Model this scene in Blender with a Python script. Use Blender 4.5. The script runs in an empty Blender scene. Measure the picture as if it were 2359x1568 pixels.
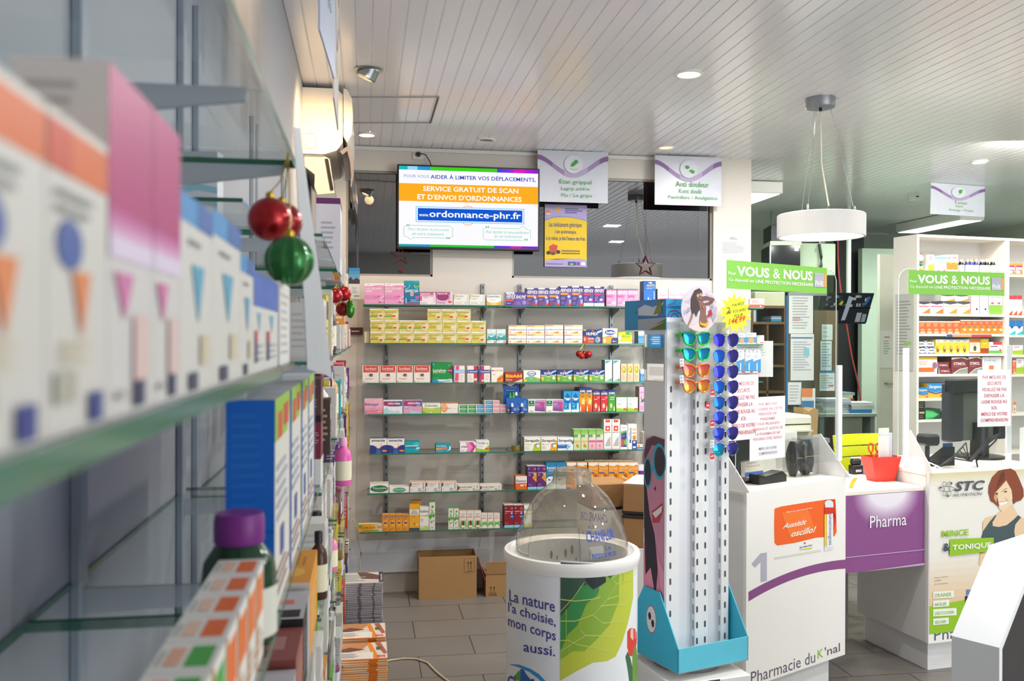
import bpy, math, random
from mathutils import Vector, Matrix
random.seed(7)
C = bpy.context.scene.collection
PI = math.pi
# ---------------------------------------------------------------- camera, world, lights, exposure
F = 2100.0                       # focal length in pixels of the 2359 px wide frame
CAMZ = 1.69
YAW = math.radians(9.14)
sc = bpy.context.scene
cam_d = bpy.data.cameras.new('camera'); cam = bpy.data.objects.new('camera', cam_d); C.objects.link(cam)
cam_d.sensor_width = 36; cam_d.lens = F * 36 / 2359; cam_d.clip_start = .02
CR = Matrix.Rotation(-YAW, 4, 'Z') @ Matrix.Rotation(math.radians(90 - .13), 4, 'X') @ Matrix.Rotation(math.radians(.19), 4, 'Z')
cam.matrix_world = Matrix.Translation((0, 0, CAMZ)) @ CR
cam_d.dof.use_dof = True; cam_d.dof.focus_distance = 5.0; cam_d.dof.aperture_fstop = 7.6
sc.camera = cam
vs = sc.view_settings
vs.view_transform = 'Standard'; vs.look = 'None'; vs.gamma = 1; vs.use_curve_mapping = False; vs.exposure = 0.02
sc.cycles.use_denoising = True
sc.cycles.max_bounces = 8; sc.cycles.diffuse_bounces = 4; sc.cycles.glossy_bounces = 4
sc.cycles.transparent_max_bounces = 24; sc.cycles.transmission_bounces = 6
sc.cycles.caustics_reflective = False; sc.cycles.caustics_refractive = False
sc.cycles.sample_clamp_indirect = 6
w = bpy.data.worlds.new('world'); sc.world = w; w.use_nodes = True
w.node_tree.nodes['Background'].inputs[0].default_value = (.92, .96, 1, 1)
w.node_tree.nodes['Background'].inputs[1].default_value = 1.4

def lamp(kind, name, loc, power, col=(1, 1, 1), aim=None, size=.3, size_y=None, spot=1.6, blend=.6):
    d = bpy.data.lights.new(name, kind); o = bpy.data.objects.new(name, d); C.objects.link(o)
    o.location = loc; d.energy = power; d.color = col
    if kind == 'AREA':
        d.size = size
        if size_y: d.shape = 'RECTANGLE'; d.size_y = size_y
    else: d.shadow_soft_size = size
    if kind == 'SPOT': d.spot_size = spot; d.spot_blend = blend
    if aim: o.rotation_euler = (Vector(aim) - Vector(loc)).to_track_quat('-Z', 'Y').to_euler()
    return o
CEIL = 2.963
lamp('AREA', 'shop_window_daylight', (5.2, -1.9, 1.25), 95, (.93, .97, 1), (3.9, 4, 2.5), 4.2, 2.3)
for i, (x, y) in enumerate([(3.2, .9), (1.5, 2.9), (2.7, 2.5), (4.4, 1.8), (4.5, 3.4), (1.2, 4.5), (2.45, 5.0), (3.6, 4.4)]):
    lamp('AREA', 'ceiling_spot_light', (x, y, CEIL - .02), 24 if y > 4 else 21, (1, .975, .945), (x, y, 0), .16)
lamp('SPOT', 'warm_spot_light', (.03, 4.2, CEIL - .06), 42, (1, .66, .32), (-.25, 4.5, 2.45), .04, spot=1.9, blend=.9)
lamp('SPOT', 'warm_spot_light', (.0, 5.55, CEIL - .05), 14, (1, .72, .42), (-.1, 5.9, 2.0), .04, spot=1.9, blend=.9)
lamp('SPOT', 'warm_spot_light', (-.1, 2.3, CEIL - .05), 16, (1, .7, .4), (-.33, 2.6, 2.4), .04, spot=1.9, blend=.9)
lamp('AREA', 'office_panel_light', (3.4, 7.3, CEIL - .1), 52, (.84, 1, .88), (3.4, 7.3, 0), .9, .4)
lamp('AREA', 'office_panel_light', (5.2, 7.6, CEIL - .1), 46, (.82, 1, .88), (5.2, 7.6, 0), .9, .4)
lamp('AREA', 'cabinet_strip_light', (4.4, 5.1, CEIL - .05), 24, (1, .96, .88), (4.7, 6.3, 1.4), .9, .1)

# ---------------------------------------------------------------- survey helpers: a pixel of the photograph -> a point on a known plane
CO = Vector((0, 0, CAMZ))
def ray(u, v): return CR.to_3x3() @ Vector(((u - 1179.5) / F, -(v - 784) / F, -1))
def onY(u, v, Y):
    r = ray(u, v); return CO + r * (Y / r.y)
def onX(u, v, X):
    r = ray(u, v); return CO + r * (X / r.x)
def onZ(u, v, z):
    r = ray(u, v); return CO + r * ((z - CAMZ) / r.z)
def atD(u, v, d): return CO + ray(u, v) * d
def onP(u, v, p, n):
    r = ray(u, v); return CO + r * ((Vector(p) - CO).dot(n) / r.dot(n))

# ---------------------------------------------------------------- materials
_M = {}
def lin(h):
    h = h.lstrip('#'); c = [int(h[i:i + 2], 16) / 255 for i in (0, 2, 4)]
    return tuple(x / 12.92 if x <= .04045 else ((x + .055) / 1.055) ** 2.4 for x in c) + (1,)
def mat(h, rough=.5, metal=0.0, spec=.4, var=.05, scale=14.0, coat=0.0):
    """procedural Principled: base colour broken up a little by noise"""
    k = (h, rough, metal, spec, var, scale, coat)
    if k in _M: return _M[k]
    m = bpy.data.materials.new('paint_' + h.strip('#')); m.use_nodes = True; nt = m.node_tree
    b = nt.nodes['Principled BSDF']
    b.inputs['Roughness'].default_value = rough; b.inputs['Metallic'].default_value = metal
    b.inputs['Specular IOR Level'].default_value = spec; b.inputs['Coat Weight'].default_value = coat
    c = lin(h)
    tc = nt.nodes.new('ShaderNodeTexCoord'); nz = nt.nodes.new('ShaderNodeTexNoise'); nz.inputs['Scale'].default_value = scale
    mx = nt.nodes.new('ShaderNodeMix'); mx.data_type = 'RGBA'
    mx.inputs[6].default_value = c; mx.inputs[7].default_value = tuple(x * (1 - 2 * var) for x in c[:3]) + (1,)
    nt.links.new(tc.outputs['Object'], nz.inputs['Vector']); nt.links.new(nz.outputs['Fac'], mx.inputs[0])
    nt.links.new(mx.outputs[2], b.inputs['Base Color'])
    _M[k] = m; return m
def emit(h, s=1.0):
    k = ('e', h, s)
    if k in _M: return _M[k]
    m = bpy.data.materials.new('glow_' + h); m.use_nodes = True; nt = m.node_tree
    nt.nodes.remove(nt.nodes['Principled BSDF'])
    e = nt.nodes.new('ShaderNodeEmission'); e.inputs[0].default_value = lin(h); e.inputs[1].default_value = s
    nt.links.new(e.outputs[0], nt.nodes['Material Output'].inputs[0]); _M[k] = m; return m
def glass(h, clear=.9, rough=.0, gloss=1.0, body=0.0, bodycol='dddddd'):
    """thin clear sheet: tinted see-through plus a Fresnel reflection, optionally a milky body"""
    k = ('g', h, clear, rough, gloss, body, bodycol)
    if k in _M: return _M[k]
    m = bpy.data.materials.new('clear_' + h); m.use_nodes = True; nt = m.node_tree
    nt.nodes.remove(nt.nodes['Principled BSDF'])
    t = nt.nodes.new('ShaderNodeBsdfTransparent'); c = lin(h); t.inputs[0].default_value = tuple(x * clear for x in c[:3]) + (1,)
    g = nt.nodes.new('ShaderNodeBsdfGlossy'); g.inputs['Roughness'].default_value = rough
    lw = nt.nodes.new('ShaderNodeFresnel'); lw.inputs[0].default_value = 1.5
    mu = nt.nodes.new('ShaderNodeMath'); mu.operation = 'MULTIPLY'; mu.inputs[1].default_value = gloss; mu.use_clamp = True
    ge = nt.nodes.new('ShaderNodeNewGeometry'); io = nt.nodes.new('ShaderNodeMath'); io.operation = 'MULTIPLY_ADD'; io.inputs[1].default_value = -.8333; io.inputs[2].default_value = 1.5
    nt.links.new(ge.outputs['Backfacing'], io.inputs[0]); nt.links.new(io.outputs[0], lw.inputs[0])
    mx = nt.nodes.new('ShaderNodeMixShader')
    nt.links.new(lw.outputs[0], mu.inputs[0]); nt.links.new(mu.outputs[0], mx.inputs[0])
    src = t.outputs[0]
    if body:
        d = nt.nodes.new('ShaderNodeBsdfDiffuse'); d.inputs[0].default_value = lin(bodycol)
        m2 = nt.nodes.new('ShaderNodeMixShader'); m2.inputs[0].default_value = body
        nz = nt.nodes.new('ShaderNodeTexNoise'); nz.inputs['Scale'].default_value = 9
        mm = nt.nodes.new('ShaderNodeMath'); mm.operation = 'MULTIPLY'; mm.inputs[1].default_value = 2 * body
        nt.links.new(nz.outputs['Fac'], mm.inputs[0]); nt.links.new(mm.outputs[0], m2.inputs[0])
        nt.links.new(src, m2.inputs[1]); nt.links.new(d.outputs[0], m2.inputs[2]); src = m2.outputs[0]
    nt.links.new(src, mx.inputs[1]); nt.links.new(g.outputs[0], mx.inputs[2])
    nt.links.new(mx.outputs[0], nt.nodes['Material Output'].inputs[0]); _M[k] = m; return m
def flatprint(h): return mat(h, .42, 0, .35, .02, 30)

# ---------------------------------------------------------------- mesh building
_T = {}
def glyphs(s, bold):
    k = (s, bold)
    if k not in _T:
        cu = bpy.data.curves.new('t', 'FONT'); cu.body = s; cu.resolution_u = 2; cu.fill_mode = 'BOTH'
        if bold: cu.offset = .015 * bold
        ob = bpy.data.objects.new('t', cu); C.objects.link(ob)
        me = bpy.data.meshes.new_from_object(ob)
        vv = [(p.co.x, p.co.y) for p in me.vertices]; ff = [tuple(p.vertices) for p in me.polygons]
        bpy.data.objects.remove(ob); bpy.data.curves.remove(cu); bpy.data.meshes.remove(me)
        if not vv: vv = [(0, 0), (1, 0), (0, 1)]; ff = []
        xs = [p[0] for p in vv]; ys = [p[1] for p in vv]
        _T[k] = (vv, ff, min(xs), min(ys), max(xs) - min(xs) or 1, max(ys) - min(ys) or 1)
    return _T[k]
class MB:
    def __init__(s, M=None): s.v = []; s.f = []; s.mi = []; s.mats = []; s.sm = []; s.M = M or Matrix()
    def add(s, vs, fs, m, smooth=False):
        b = len(s.v); s.v += [s.M @ Vector(p) for p in vs]
        if m not in s.mats: s.mats.append(m)
        k = s.mats.index(m)
        for f in fs: s.f.append([b + i for i in f]); s.mi.append(k); s.sm.append(smooth)
        return s
    def box(s, a, b, m, bev=0.0):
        x0, y0, z0 = [min(p, q) for p, q in zip(a, b)]; x1, y1, z1 = [max(p, q) for p, q in zip(a, b)]
        if not bev:
            return s.add([(x0, y0, z0), (x1, y0, z0), (x1, y1, z0), (x0, y1, z0), (x0, y0, z1), (x1, y0, z1), (x1, y1, z1), (x0, y1, z1)],
                         [(0, 3, 2, 1), (4, 5, 6, 7), (0, 1, 5, 4), (1, 2, 6, 5), (2, 3, 7, 6), (3, 0, 4, 7)], m)
        bev = min(bev, .45 * min(x1 - x0, y1 - y0, z1 - z0)); V = []; idx = {}
        for ix, x in enumerate((x0, x1)):
            for iy, y in enumerate((y0, y1)):
                for iz, z in enumerate((z0, z1)):
                    dx, dy, dz = bev * (1 - 2 * ix), bev * (1 - 2 * iy), bev * (1 - 2 * iz)
                    for ax, p in enumerate(((x, y + dy, z + dz), (x + dx, y, z + dz), (x + dx, y + dy, z))):
                        idx[ix, iy, iz, ax] = len(V); V.append(p)
        fs = []
        for i in (0, 1):
            fs += [[idx[i, a_, b_, 0] for a_, b_ in ((0, 0), (1, 0), (1, 1), (0, 1))][::1 if i else -1],
                   [idx[a_, i, b_, 1] for a_, b_ in ((0, 0), (1, 0), (1, 1), (0, 1))][::-1 if i else 1],
                   [idx[a_, b_, i, 2] for a_, b_ in ((0, 0), (1, 0), (1, 1), (0, 1))][::1 if i else -1]]
        for i in (0, 1):
            for j in (0, 1):
                fs += [[idx[i, j, 0, 0], idx[i, j, 1, 0], idx[i, j, 1, 1], idx[i, j, 0, 1]],
                       [idx[i, 0, j, 0], idx[i, 1, j, 0], idx[i, 1, j, 2], idx[i, 0, j, 2]],
                       [idx[0, i, j, 1], idx[1, i, j, 1], idx[1, i, j, 2], idx[0, i, j, 2]]]
        for i in (0, 1):
            for j in (0, 1):
                for k in (0, 1): fs.append([idx[i, j, k, 0], idx[i, j, k, 1], idx[i, j, k, 2]])
        return s.add(V, fs, m)
    def lathe(s, prof, c, m, n=24, cap=True, smooth=True, sx=1, sy=1, a0=0, a1=2 * PI, axis=None):
        full = abs(a1 - a0 - 2 * PI) < 1e-6; k = n if full else n + 1; V = []
        q = Vector((0, 0, 1)).rotation_difference(Vector(axis)) if axis else None
        for r, z in prof:
            for i in range(k):
                a = a0 + (a1 - a0) * i / n; p = Vector((r * math.cos(a) * sx, r * math.sin(a) * sy, z))
                V.append((q @ p if q else p) + Vector(c))
        fs = []
        for j in range(len(prof) - 1):
            for i in range(n if full else n):
                i2 = (i + 1) % k; fs.append((j * k + i, j * k + i2, (j + 1) * k + i2, (j + 1) * k + i))
        s.add(V, fs, m, smooth)
        if cap and full:
            if prof[0][0] > 1e-5: s.add(V[:k], [tuple(range(k))[::-1]], m)
            if prof[-1][0] > 1e-5: s.add(V[-k:], [tuple(range(k))], m)
        return s
    def ball(s, c, r, m, n=20, sx=1, sy=1, sz=1, rib=0, rows=12):
        V = []; fs = []
        for j in range(rows + 1):
            t = PI * j / rows
            for i in range(n):
                a = 2 * PI * i / n; k = 1 - (rib * (.5 + .5 * math.cos(a * 12)) if rib else 0)
                V.append((c[0] + r * sx * math.sin(t) * math.cos(a) * k, c[1] + r * sy * math.sin(t) * math.sin(a) * k, c[2] + r * sz * math.cos(t)))
        for j in range(rows):
            for i in range(n): fs.append((j * n + i, (j + 1) * n + i, (j + 1) * n + (i + 1) % n, j * n + (i + 1) % n))
        return s.add(V, fs, m, True)
    def tube(s, pts, r, m, n=8):
        pts = [Vector(p) for p in pts]; V = []; fs = []; up = Vector((0, 0, 1))
        for i, p in enumerate(pts):
            d = (pts[min(i + 1, len(pts) - 1)] - pts[max(i - 1, 0)]).normalized()
            a = d.cross(up); a = (d.cross(Vector((1, 0, 0))) if a.length < .05 else a).normalized(); b = d.cross(a)
            rr = r[i] if isinstance(r, (list, tuple)) else r
            V += [p + (a * math.cos(2 * PI * k / n) + b * math.sin(2 * PI * k / n)) * rr for k in range(n)]
        for i in range(len(pts) - 1):
            for k in range(n): fs.append((i * n + k, i * n + (k + 1) % n, (i + 1) * n + (k + 1) % n, (i + 1) * n + k))
        s.add(V, fs, m, True)
        return s.add(V[:n] + V[-n:], [tuple(range(n))[::-1], tuple(range(n, 2 * n))], m)
    def prism(s, poly, fn, t, m, smooth=False):
        """a 2-D outline given depth: fn(x, y, z) places outline point x,y at depth z"""
        n = len(poly); V = [fn(x, y, 0) for x, y in poly] + [fn(x, y, t) for x, y in poly]
        s.add(V, [tuple(range(n)), tuple(range(n, 2 * n))[::-1]], m)
        return s.add(V, [(i, i + n, (i + 1) % n + n, (i + 1) % n) for i in range(n)], m, smooth)
    def show(s, els, fm, to3, eps=.0002, mf=flatprint, k0=1):
        """printed matter: fm maps an element's coordinates to the sheet, to3(x, y, height) puts the sheet in space"""
        for k, e in enumerate(els):
            z = eps * (k + k0); t = e[0]
            def poly(pts, c):
                q = [fm(*p) for p in pts]
                if sum(q[i][0] * q[(i + 1) % len(q)][1] - q[(i + 1) % len(q)][0] * q[i][1] for i in range(len(q))) < 0: q = q[::-1]
                s.add([to3(x, y, z) for x, y in q], [tuple(range(len(q)))], mf(c))
            if t == 'r': poly([(e[1], e[2]), (e[3], e[2]), (e[3], e[4]), (e[1], e[4])], e[5])
            elif t == 'p': poly(e[1], e[2])
            elif t == 'e': poly([(e[1] + e[3] * math.cos(2 * PI * i / 28), e[2] + e[4] * math.sin(2 * PI * i / 28)) for i in range(28)], e[5])
            elif t == 'l':
                pts = [Vector(fm(*p)) for p in e[1]]; wd = e[2] / 2
                V = []
                for i, p in enumerate(pts):
                    d = (pts[min(i + 1, len(pts) - 1)] - pts[max(i - 1, 0)]).normalized(); nn = Vector((-d.y, d.x)) * wd
                    V += [to3(p.x - nn.x, p.y - nn.y, z), to3(p.x + nn.x, p.y + nn.y, z)]
                s.add(V, [(2 * i, 2 * i + 2, 2 * i + 3, 2 * i + 1) for i in range(len(pts) - 1)], mf(e[3]))
            elif t == 'n':
                _, x0, y0, x1, y1, n, c = e; rnd = random.Random(str(e)); h = (y1 - y0) / n
                for i in range(n):
                    xe = x0 + (x1 - x0) * rnd.uniform(.6, 1)
                    poly([(x0, y0 + h * (i + .3)), (xe, y0 + h * (i + .3)), (xe, y0 + h * (i + .72)), (x0, y0 + h * (i + .72))], c)
            elif t == 'g':
                _, x0, y0, x1, y1, c0, c1, n, ax = e
                for i in range(n):
                    f = (i + .5) / n; c = '%02x%02x%02x' % tuple(round(int(c0[j:j + 2], 16) * (1 - f) + int(c1[j:j + 2], 16) * f) for j in (0, 2, 4))
                    if ax == 'x': poly([(x0 + (x1 - x0) * i / n, y0), (x0 + (x1 - x0) * (i + 1) / n, y0), (x0 + (x1 - x0) * (i + 1) / n, y1), (x0 + (x1 - x0) * i / n, y1)], c)
                    else: poly([(x0, y0 + (y1 - y0) * i / n), (x1, y0 + (y1 - y0) * i / n), (x1, y0 + (y1 - y0) * (i + 1) / n), (x0, y0 + (y1 - y0) * (i + 1) / n)], c)
            elif t == 't':
                # text fitted between its lower-left and upper-right corner; optional slant follows the line's own slope
                st, x0, y0, x1, y1, c = e[1:7]; bold = e[7] if len(e) > 7 else 0; sh = e[8] if len(e) > 8 else 0; rise = e[9] if len(e) > 9 else 0
                vv, ff, gx, gy, gw, gh = glyphs(st, bold); V = []
                for x, y in vv:
                    fx, fy = (x - gx) / gw, (y - gy) / gh
                    q = fm(x0 + (x1 - x0) * (fx + sh * (fy - .5)), y0 + (y1 - y0) * fy + rise * fx); V.append(to3(q[0], q[1], z))
                s.add(V, ff, mf(c))
            elif t == 'v':   # text running up the sheet
                st, x0, y0, x1, y1, c = e[1:7]; bold = e[7] if len(e) > 7 else 0
                vv, ff, gx, gy, gw, gh = glyphs(st, bold)
                s.add([to3(*fm(x1 - (x1 - x0) * (y - gy) / gh, y0 + (y1 - y0) * (x - gx) / gw), z) for x, y in vv], ff, mf(c))
        return s
    def build(s, name, parent=None, loc=None, rz=0.0, world=False):
        """link as one mesh object; a child may be given in world coordinates (world=True)"""
        inv = None
        if parent is not None and world: inv = (Matrix.Translation(parent.location) @ Matrix.Rotation(parent.rotation_euler.z, 4, 'Z')).inverted()
        elif parent is None and loc is not None and world: inv = (Matrix.Translation(loc) @ Matrix.Rotation(rz, 4, 'Z')).inverted()
        V = [inv @ p for p in s.v] if inv else s.v
        me = bpy.data.meshes.new(name); me.from_pydata([tuple(p) for p in V], [], s.f)
        for m in s.mats: me.materials.append(m)
        me.polygons.foreach_set('material_index', s.mi); me.polygons.foreach_set('use_smooth', s.sm)
        if any(s.sm): me.set_sharp_from_angle(angle=math.radians(42))
        o = bpy.data.objects.new(name, me); C.objects.link(o)
        if parent is not None: o.parent = parent
        elif loc is not None: o.location = loc; o.rotation_euler.z = rz
        return o
def tag(o, label=None, cat=None, group=None, kind=None):
    if label: o['label'] = label
    if cat: o['category'] = cat
    if group: o['group'] = group
    if kind: o['kind'] = kind
    return o
def thing(name, label, cat, loc=(0, 0, 0), rz=0.0, group=None):
    o = bpy.data.objects.new(name, None); C.objects.link(o); o.location = loc; o.rotation_euler.z = rz; o.empty_display_size = .05
    return tag(o, label, cat, group)
def struct(name, mb): return tag(mb.build(name), kind='structure')
ORD = 'first second third fourth fifth sixth seventh eighth ninth tenth eleventh twelfth thirteenth fourteenth fifteenth sixteenth seventeenth eighteenth nineteenth twentieth'.split()
NUM = 'zero one two three four five six seven eight nine ten eleven twelve thirteen fourteen'.split()
def frame(o, rz): return Matrix.Translation(o) @ Matrix.Rotation(rz, 4, 'Z')
WHITE = mat('f2f0ec', .35, 0, .5, .015, 4)
GREY = mat('8f969c', .4, .3, .5, .03)
STEEL = mat('9aa0a4', .32, .8, .5, .03)
BLACK = mat('17181a', .4, 0, .5, .02)
KRAFT = mat('b08a5e', .75, 0, .2, .05, 25)
GLASSM = glass('eaf1f2', .98, 0, 1.0)
GLASSE = mat('387a60', .15, 0, .6, .1, 8)
CLEAR = glass('f4f8f6', .97, 0, 1.0)
def pane(mb, a, b):
    """horizontal glass shelf: clear faces with the green of its cut edges"""
    x0, y0, z0 = a; x1, y1, z1 = b
    V = [(x0, y0, z0), (x1, y0, z0), (x1, y1, z0), (x0, y1, z0), (x0, y0, z1), (x1, y0, z1), (x1, y1, z1), (x0, y1, z1)]
    mb.add(V, [(4, 5, 6, 7)], GLASSM)
    return mb.add(V, [(0, 1, 5, 4), (1, 2, 6, 5), (2, 3, 7, 6), (3, 0, 4, 7)], GLASSE)
# ---------------------------------------------------------------- setting
WX = -.315; WY = 6.13; XR = onY(1727, 600, WY).x
_j = onZ(949, 1424, 0); _r = onZ(950, 1431, 0)
TOFF = (-_j.x - (.305 if int(math.floor((_r.y + .05 - _r.y) / .305)) % 2 else 0), -_r.y, 0)
def tiles():
    m = bpy.data.materials.new('floor_tiles'); m.use_nodes = True; nt = m.node_tree; b = nt.nodes['Principled BSDF']
    tc = nt.nodes.new('ShaderNodeTexCoord'); mp = nt.nodes.new('ShaderNodeMapping'); mp.inputs['Location'].default_value = TOFF
    br = nt.nodes.new('ShaderNodeTexBrick'); br.offset = .5; br.inputs['Scale'].default_value = 1
    br.inputs['Brick Width'].default_value = .61; br.inputs['Row Height'].default_value = .305; br.inputs['Mortar Size'].default_value = .0028
    br.inputs['Color1'].default_value = lin('827c76'); br.inputs['Color2'].default_value = lin('7d7771'); br.inputs['Mortar'].default_value = lin('37332f')
    nz = nt.nodes.new('ShaderNodeTexNoise'); nz.inputs['Scale'].default_value = 3; mx = nt.nodes.new('ShaderNodeMix'); mx.data_type = 'RGBA'; mx.blend_type = 'MULTIPLY'
    cr = nt.nodes.new('ShaderNodeValToRGB'); cr.color_ramp.elements[0].color = (.85, .85, .85, 1); cr.color_ramp.elements[1].color = (1, 1, 1, 1)
    mx.inputs[0].default_value = 1
    L = nt.links.new
    L(tc.outputs['Object'], mp.inputs[0]); L(mp.outputs[0], br.inputs['Vector']); L(tc.outputs['Object'], nz.inputs[0]); L(nz.outputs['Fac'], cr.inputs[0])
    L(br.outputs['Color'], mx.inputs[6]); L(cr.outputs[0], mx.inputs[7]); L(mx.outputs[2], b.inputs['Base Color'])
    b.inputs['Roughness'].default_value = .38; return m
WALLM = mat('e2dbd3', .55, 0, .3, .02, 2)
LOWM = mat('cdc7bf', .45, 0, .4, .02, 2)
LEFTM = mat('b2b5bd', .5, 0, .4, .03, 2)
CEILM = mat('f5f4f8', .2, 0, .55, .02, 1)
OFFM = mat('b9c4b4', .6, 0, .3, .03, 2)
struct('floor', MB().box((WX, -1.6, -.05), (7.2, 10.2, 0), tiles()))
mb = MB(); x = WX; p = .0677; prof = []
while x < 7.1:
    prof += [(x, CEIL + .0045), (x + .003, CEIL + .0045), (x + .0055, CEIL), (x + p - .0025, CEIL)]; x += p
V = [(a, -1.6, z) for a, z in prof] + [(a, 10.2, z) for a, z in prof]; n = len(prof)
mb.add(V, [(i, i + 1, n + i + 1, n + i) for i in range(n - 1)], CEILM); mb.box((WX, -1.6, CEIL + .03), (7.2, 10.2, CEIL + .06), CEILM)
struct('ceiling', mb)
struct('wall_left', MB().box((WX - .1, -1.6, 0), (WX, 10.2, CEIL + .03), LEFTM))
struct('wall_light_block', MB().box((WX, -1.7, 0), (1.3, -1.6, CEIL + .03), mat('d8d6d2', .6)))  # unseen wall piece, added to block world light on the near left shelves
struct('wall_right', MB().box((7.1, -1.6, 0), (7.2, 10.2, CEIL + .03), OFFM))
struct('wall_rear', MB().box((WX, 10.1, 0), (7.2, 10.2, CEIL + .03), OFFM))
# back wall round its two interior windows
wx = [onY(u, 500, WY).x for u in (797, 997, 1180, 1642)]; z0 = onY(1000, 637, WY).z; z1 = onY(900, 394, WY).z
mb = MB(); Y2 = WY + .12
for a, b, c, d in ((WX, XR, 0, z0), (WX, XR, z1, CEIL + .009), (WX, wx[0], z0, z1), (wx[1], wx[2], z0, z1), (wx[3], XR, z0, z1)):
    mb.box((a, WY, c), (b, Y2, d), WALLM)
struct('wall_back', mb)
mb = MB(); zl = onY(900, 690, WY).z
mb.box((onY(822, 900, WY).x, WY - .006, .14), (XR - .01, WY, zl), LOWM); struct('wall_panel', mb)
ALU = mat('dfe3ea', .3, .25, .6, .03, 5)
mb = MB(); mb.box((-.14, WY - .03, .135), (1.75, WY - .006, onY(900, 1241, WY).z), ALU); struct('trim_1', mb)
struct('baseboard_back', MB().box((WX, WY - .012, 0), (XR, WY, .13), mat('b9b4ac', .4)))
mb = MB(); mb.box((WX, WY - .018, CEIL - .028), (XR, WY, CEIL - .006), WHITE); struct('trim_2', mb)
def window(n, xa, xb, gl, things):
    fr = MB(); t = .014
    for a, b, c, d in ((xa, xb, z0, z0 + t), (xa, xb, z1 - t, z1), (xa, xa + t, z0, z1), (xb - t, xb, z0, z1)): fr.box((a, WY + .012, c), (b, WY + .05, d), mat('a9a49a', .4, .2))
    o = struct('window_%d' % n, fr)
    MB().add([(xa, WY + .03, z0), (xb, WY + .03, z0), (xb, WY + .03, z1), (xa, WY + .03, z1)], [(0, 1, 2, 3)], gl).build('pane', o)
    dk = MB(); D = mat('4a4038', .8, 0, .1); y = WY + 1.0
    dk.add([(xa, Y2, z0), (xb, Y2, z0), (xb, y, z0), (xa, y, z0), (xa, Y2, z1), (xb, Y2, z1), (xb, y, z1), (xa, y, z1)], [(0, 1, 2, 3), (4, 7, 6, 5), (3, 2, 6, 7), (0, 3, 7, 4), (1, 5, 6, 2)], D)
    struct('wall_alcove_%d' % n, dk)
window(1, wx[0], wx[1], glass('8a8d90', .35, .01, 10), 0)
window(2, wx[2], wx[3], glass('b09a86', .6, .01, 4.5), 0)
# pillar return at the end of the back wall, deep partition behind it, dark office corner
struct('pillar_back', MB().box((XR - .28, WY - .022, 0), (XR, WY + .25, CEIL), WALLM))
struct('wall_office_left', MB().box((XR - .2, WY + .25, 0), (XR - .05, 10.1, CEIL), mat('8d9088', .6)))
DK = mat('2a2a2c', .5)
a = onY(1931, 650, 9.2); b = onY(1986, 650, 9.2)
struct('wall_office_dark', MB().box((a.x, 9.2, .3), (b.x + .02, 9.3, CEIL), DK))
a = onY(1986, 650, 9.0); b = onY(2070, 650, 9.0)
struct('wall_office_rear', MB().box((a.x, 9.0, 0), (b.x + 1.2, 9.08, CEIL - .3), mat('c2cfbe', .6)))
# ceiling hatch, vent strip
c4 = [onZ(u, v, CEIL - .004) for u, v in ((803, 224), (1010, 224), (992, 283), (812, 283))]
mb = MB(); g = mat('6b6660', .6)
for i in range(4):
    p, q = c4[i], c4[(i + 1) % 4]; mb.tube([p, q], .005 if i == 1 else .0035, g if i == 1 else mat('b5b0aa', .5), 4)
tag(mb.build('ceiling_hatch'), 'framed access hatch in the striped ceiling beside the air conditioner', 'hatch')
for u, v, w_, lab, cat in ((2281, 47, .02, 'small orange ceiling stain far to the right', 0), (2010, 311, .02, '', 0)):
    pass
# ---------------------------------------------------------------- ceiling lamps
def downlight(u, v, r, lab, hot, tilt=0):
    c = onZ(u, v, CEIL); o = thing('ceiling_spotlight', lab, 'light', c, 0, 'recessed ceiling spotlights')
    m = MB(); m.lathe([(r * 1.32, 0), (r * 1.34, -.005), (r * 1.05, -.009), (r, -.004), (r, .0)], (0, 0, 0), STEEL if tilt else WHITE, 24, False); m.build('ring', o)
    if tilt:
        ax = Vector((-.35, .1, -.8)).normalized(); m = MB()
        m.lathe([(r * .98, -.02), (r * .98, .03), (r * .75, .034)], (0, 0, -.012), STEEL, 20, False, True, axis=ax); m.build('gimbal', o)
        m = MB(); m.lathe([(.0, .02), (r * .75, .024)], (0, 0, -.012), hot, 20, False, True, axis=ax); m.build('bulb', o)
    else:
        m = MB(); m.lathe([(.001, -.003), (r, -.003)], (0, 0, 0), hot, 24, False); m.build('bulb', o)
HOT = emit('fff6e6', 9); WARM = emit('ffd79a', 9); DIM = emit('ffd8a0', 2.2); OFF = mat('8a8680', .3, .4)
downlight(1587, 169, .052, 'large bright white ceiling spotlight above the sunglasses stand', HOT)
downlight(848, 160, .05, 'tilted warm ceiling spotlight beside the air conditioner top', WARM, 1)
downlight(845, 309, .046, 'warm flush ceiling spotlight nearest the hatch', WARM)
downlight(1120, 321, .046, 'unlit ceiling spotlight above the television', OFF, 0)
downlight(1535, 338, .046, 'dim ceiling spotlight above the painkiller sign', DIM)
downlight(2256, 372, .045, 'bright ceiling spotlight beside the energy sign', HOT)
def panel_light(u0, u1, v, Y, lab):
    a = onY(u0, v, Y); b = onY(u1, v, Y); o = thing('ceiling_panel_light', lab, 'light', ((a.x + b.x) / 2, Y, CEIL), 0, 'office panel lights'); w_ = (b.x - a.x) / 2
    MB().box((-w_, 0, -.10), (w_, 1.1, -.005), WHITE, .006).build('housing', o)
    MB().box((-w_ + .02, .02, -.104), (w_ - .02, 1.08, -.1), emit('f4fbff', 3.5)).build('diffuser', o)
panel_light(1700, 1804, 480, 6.9, 'office panel light glowing right of the pillar')
panel_light(2212, 2268, 535, 8.1, 'office panel light glowing above the white cabinets')
c = onZ(2105, 450, CEIL); o = thing('smoke_detector', 'small white smoke detector on the ceiling left of the energy sign', 'smoke detector', c)
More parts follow.
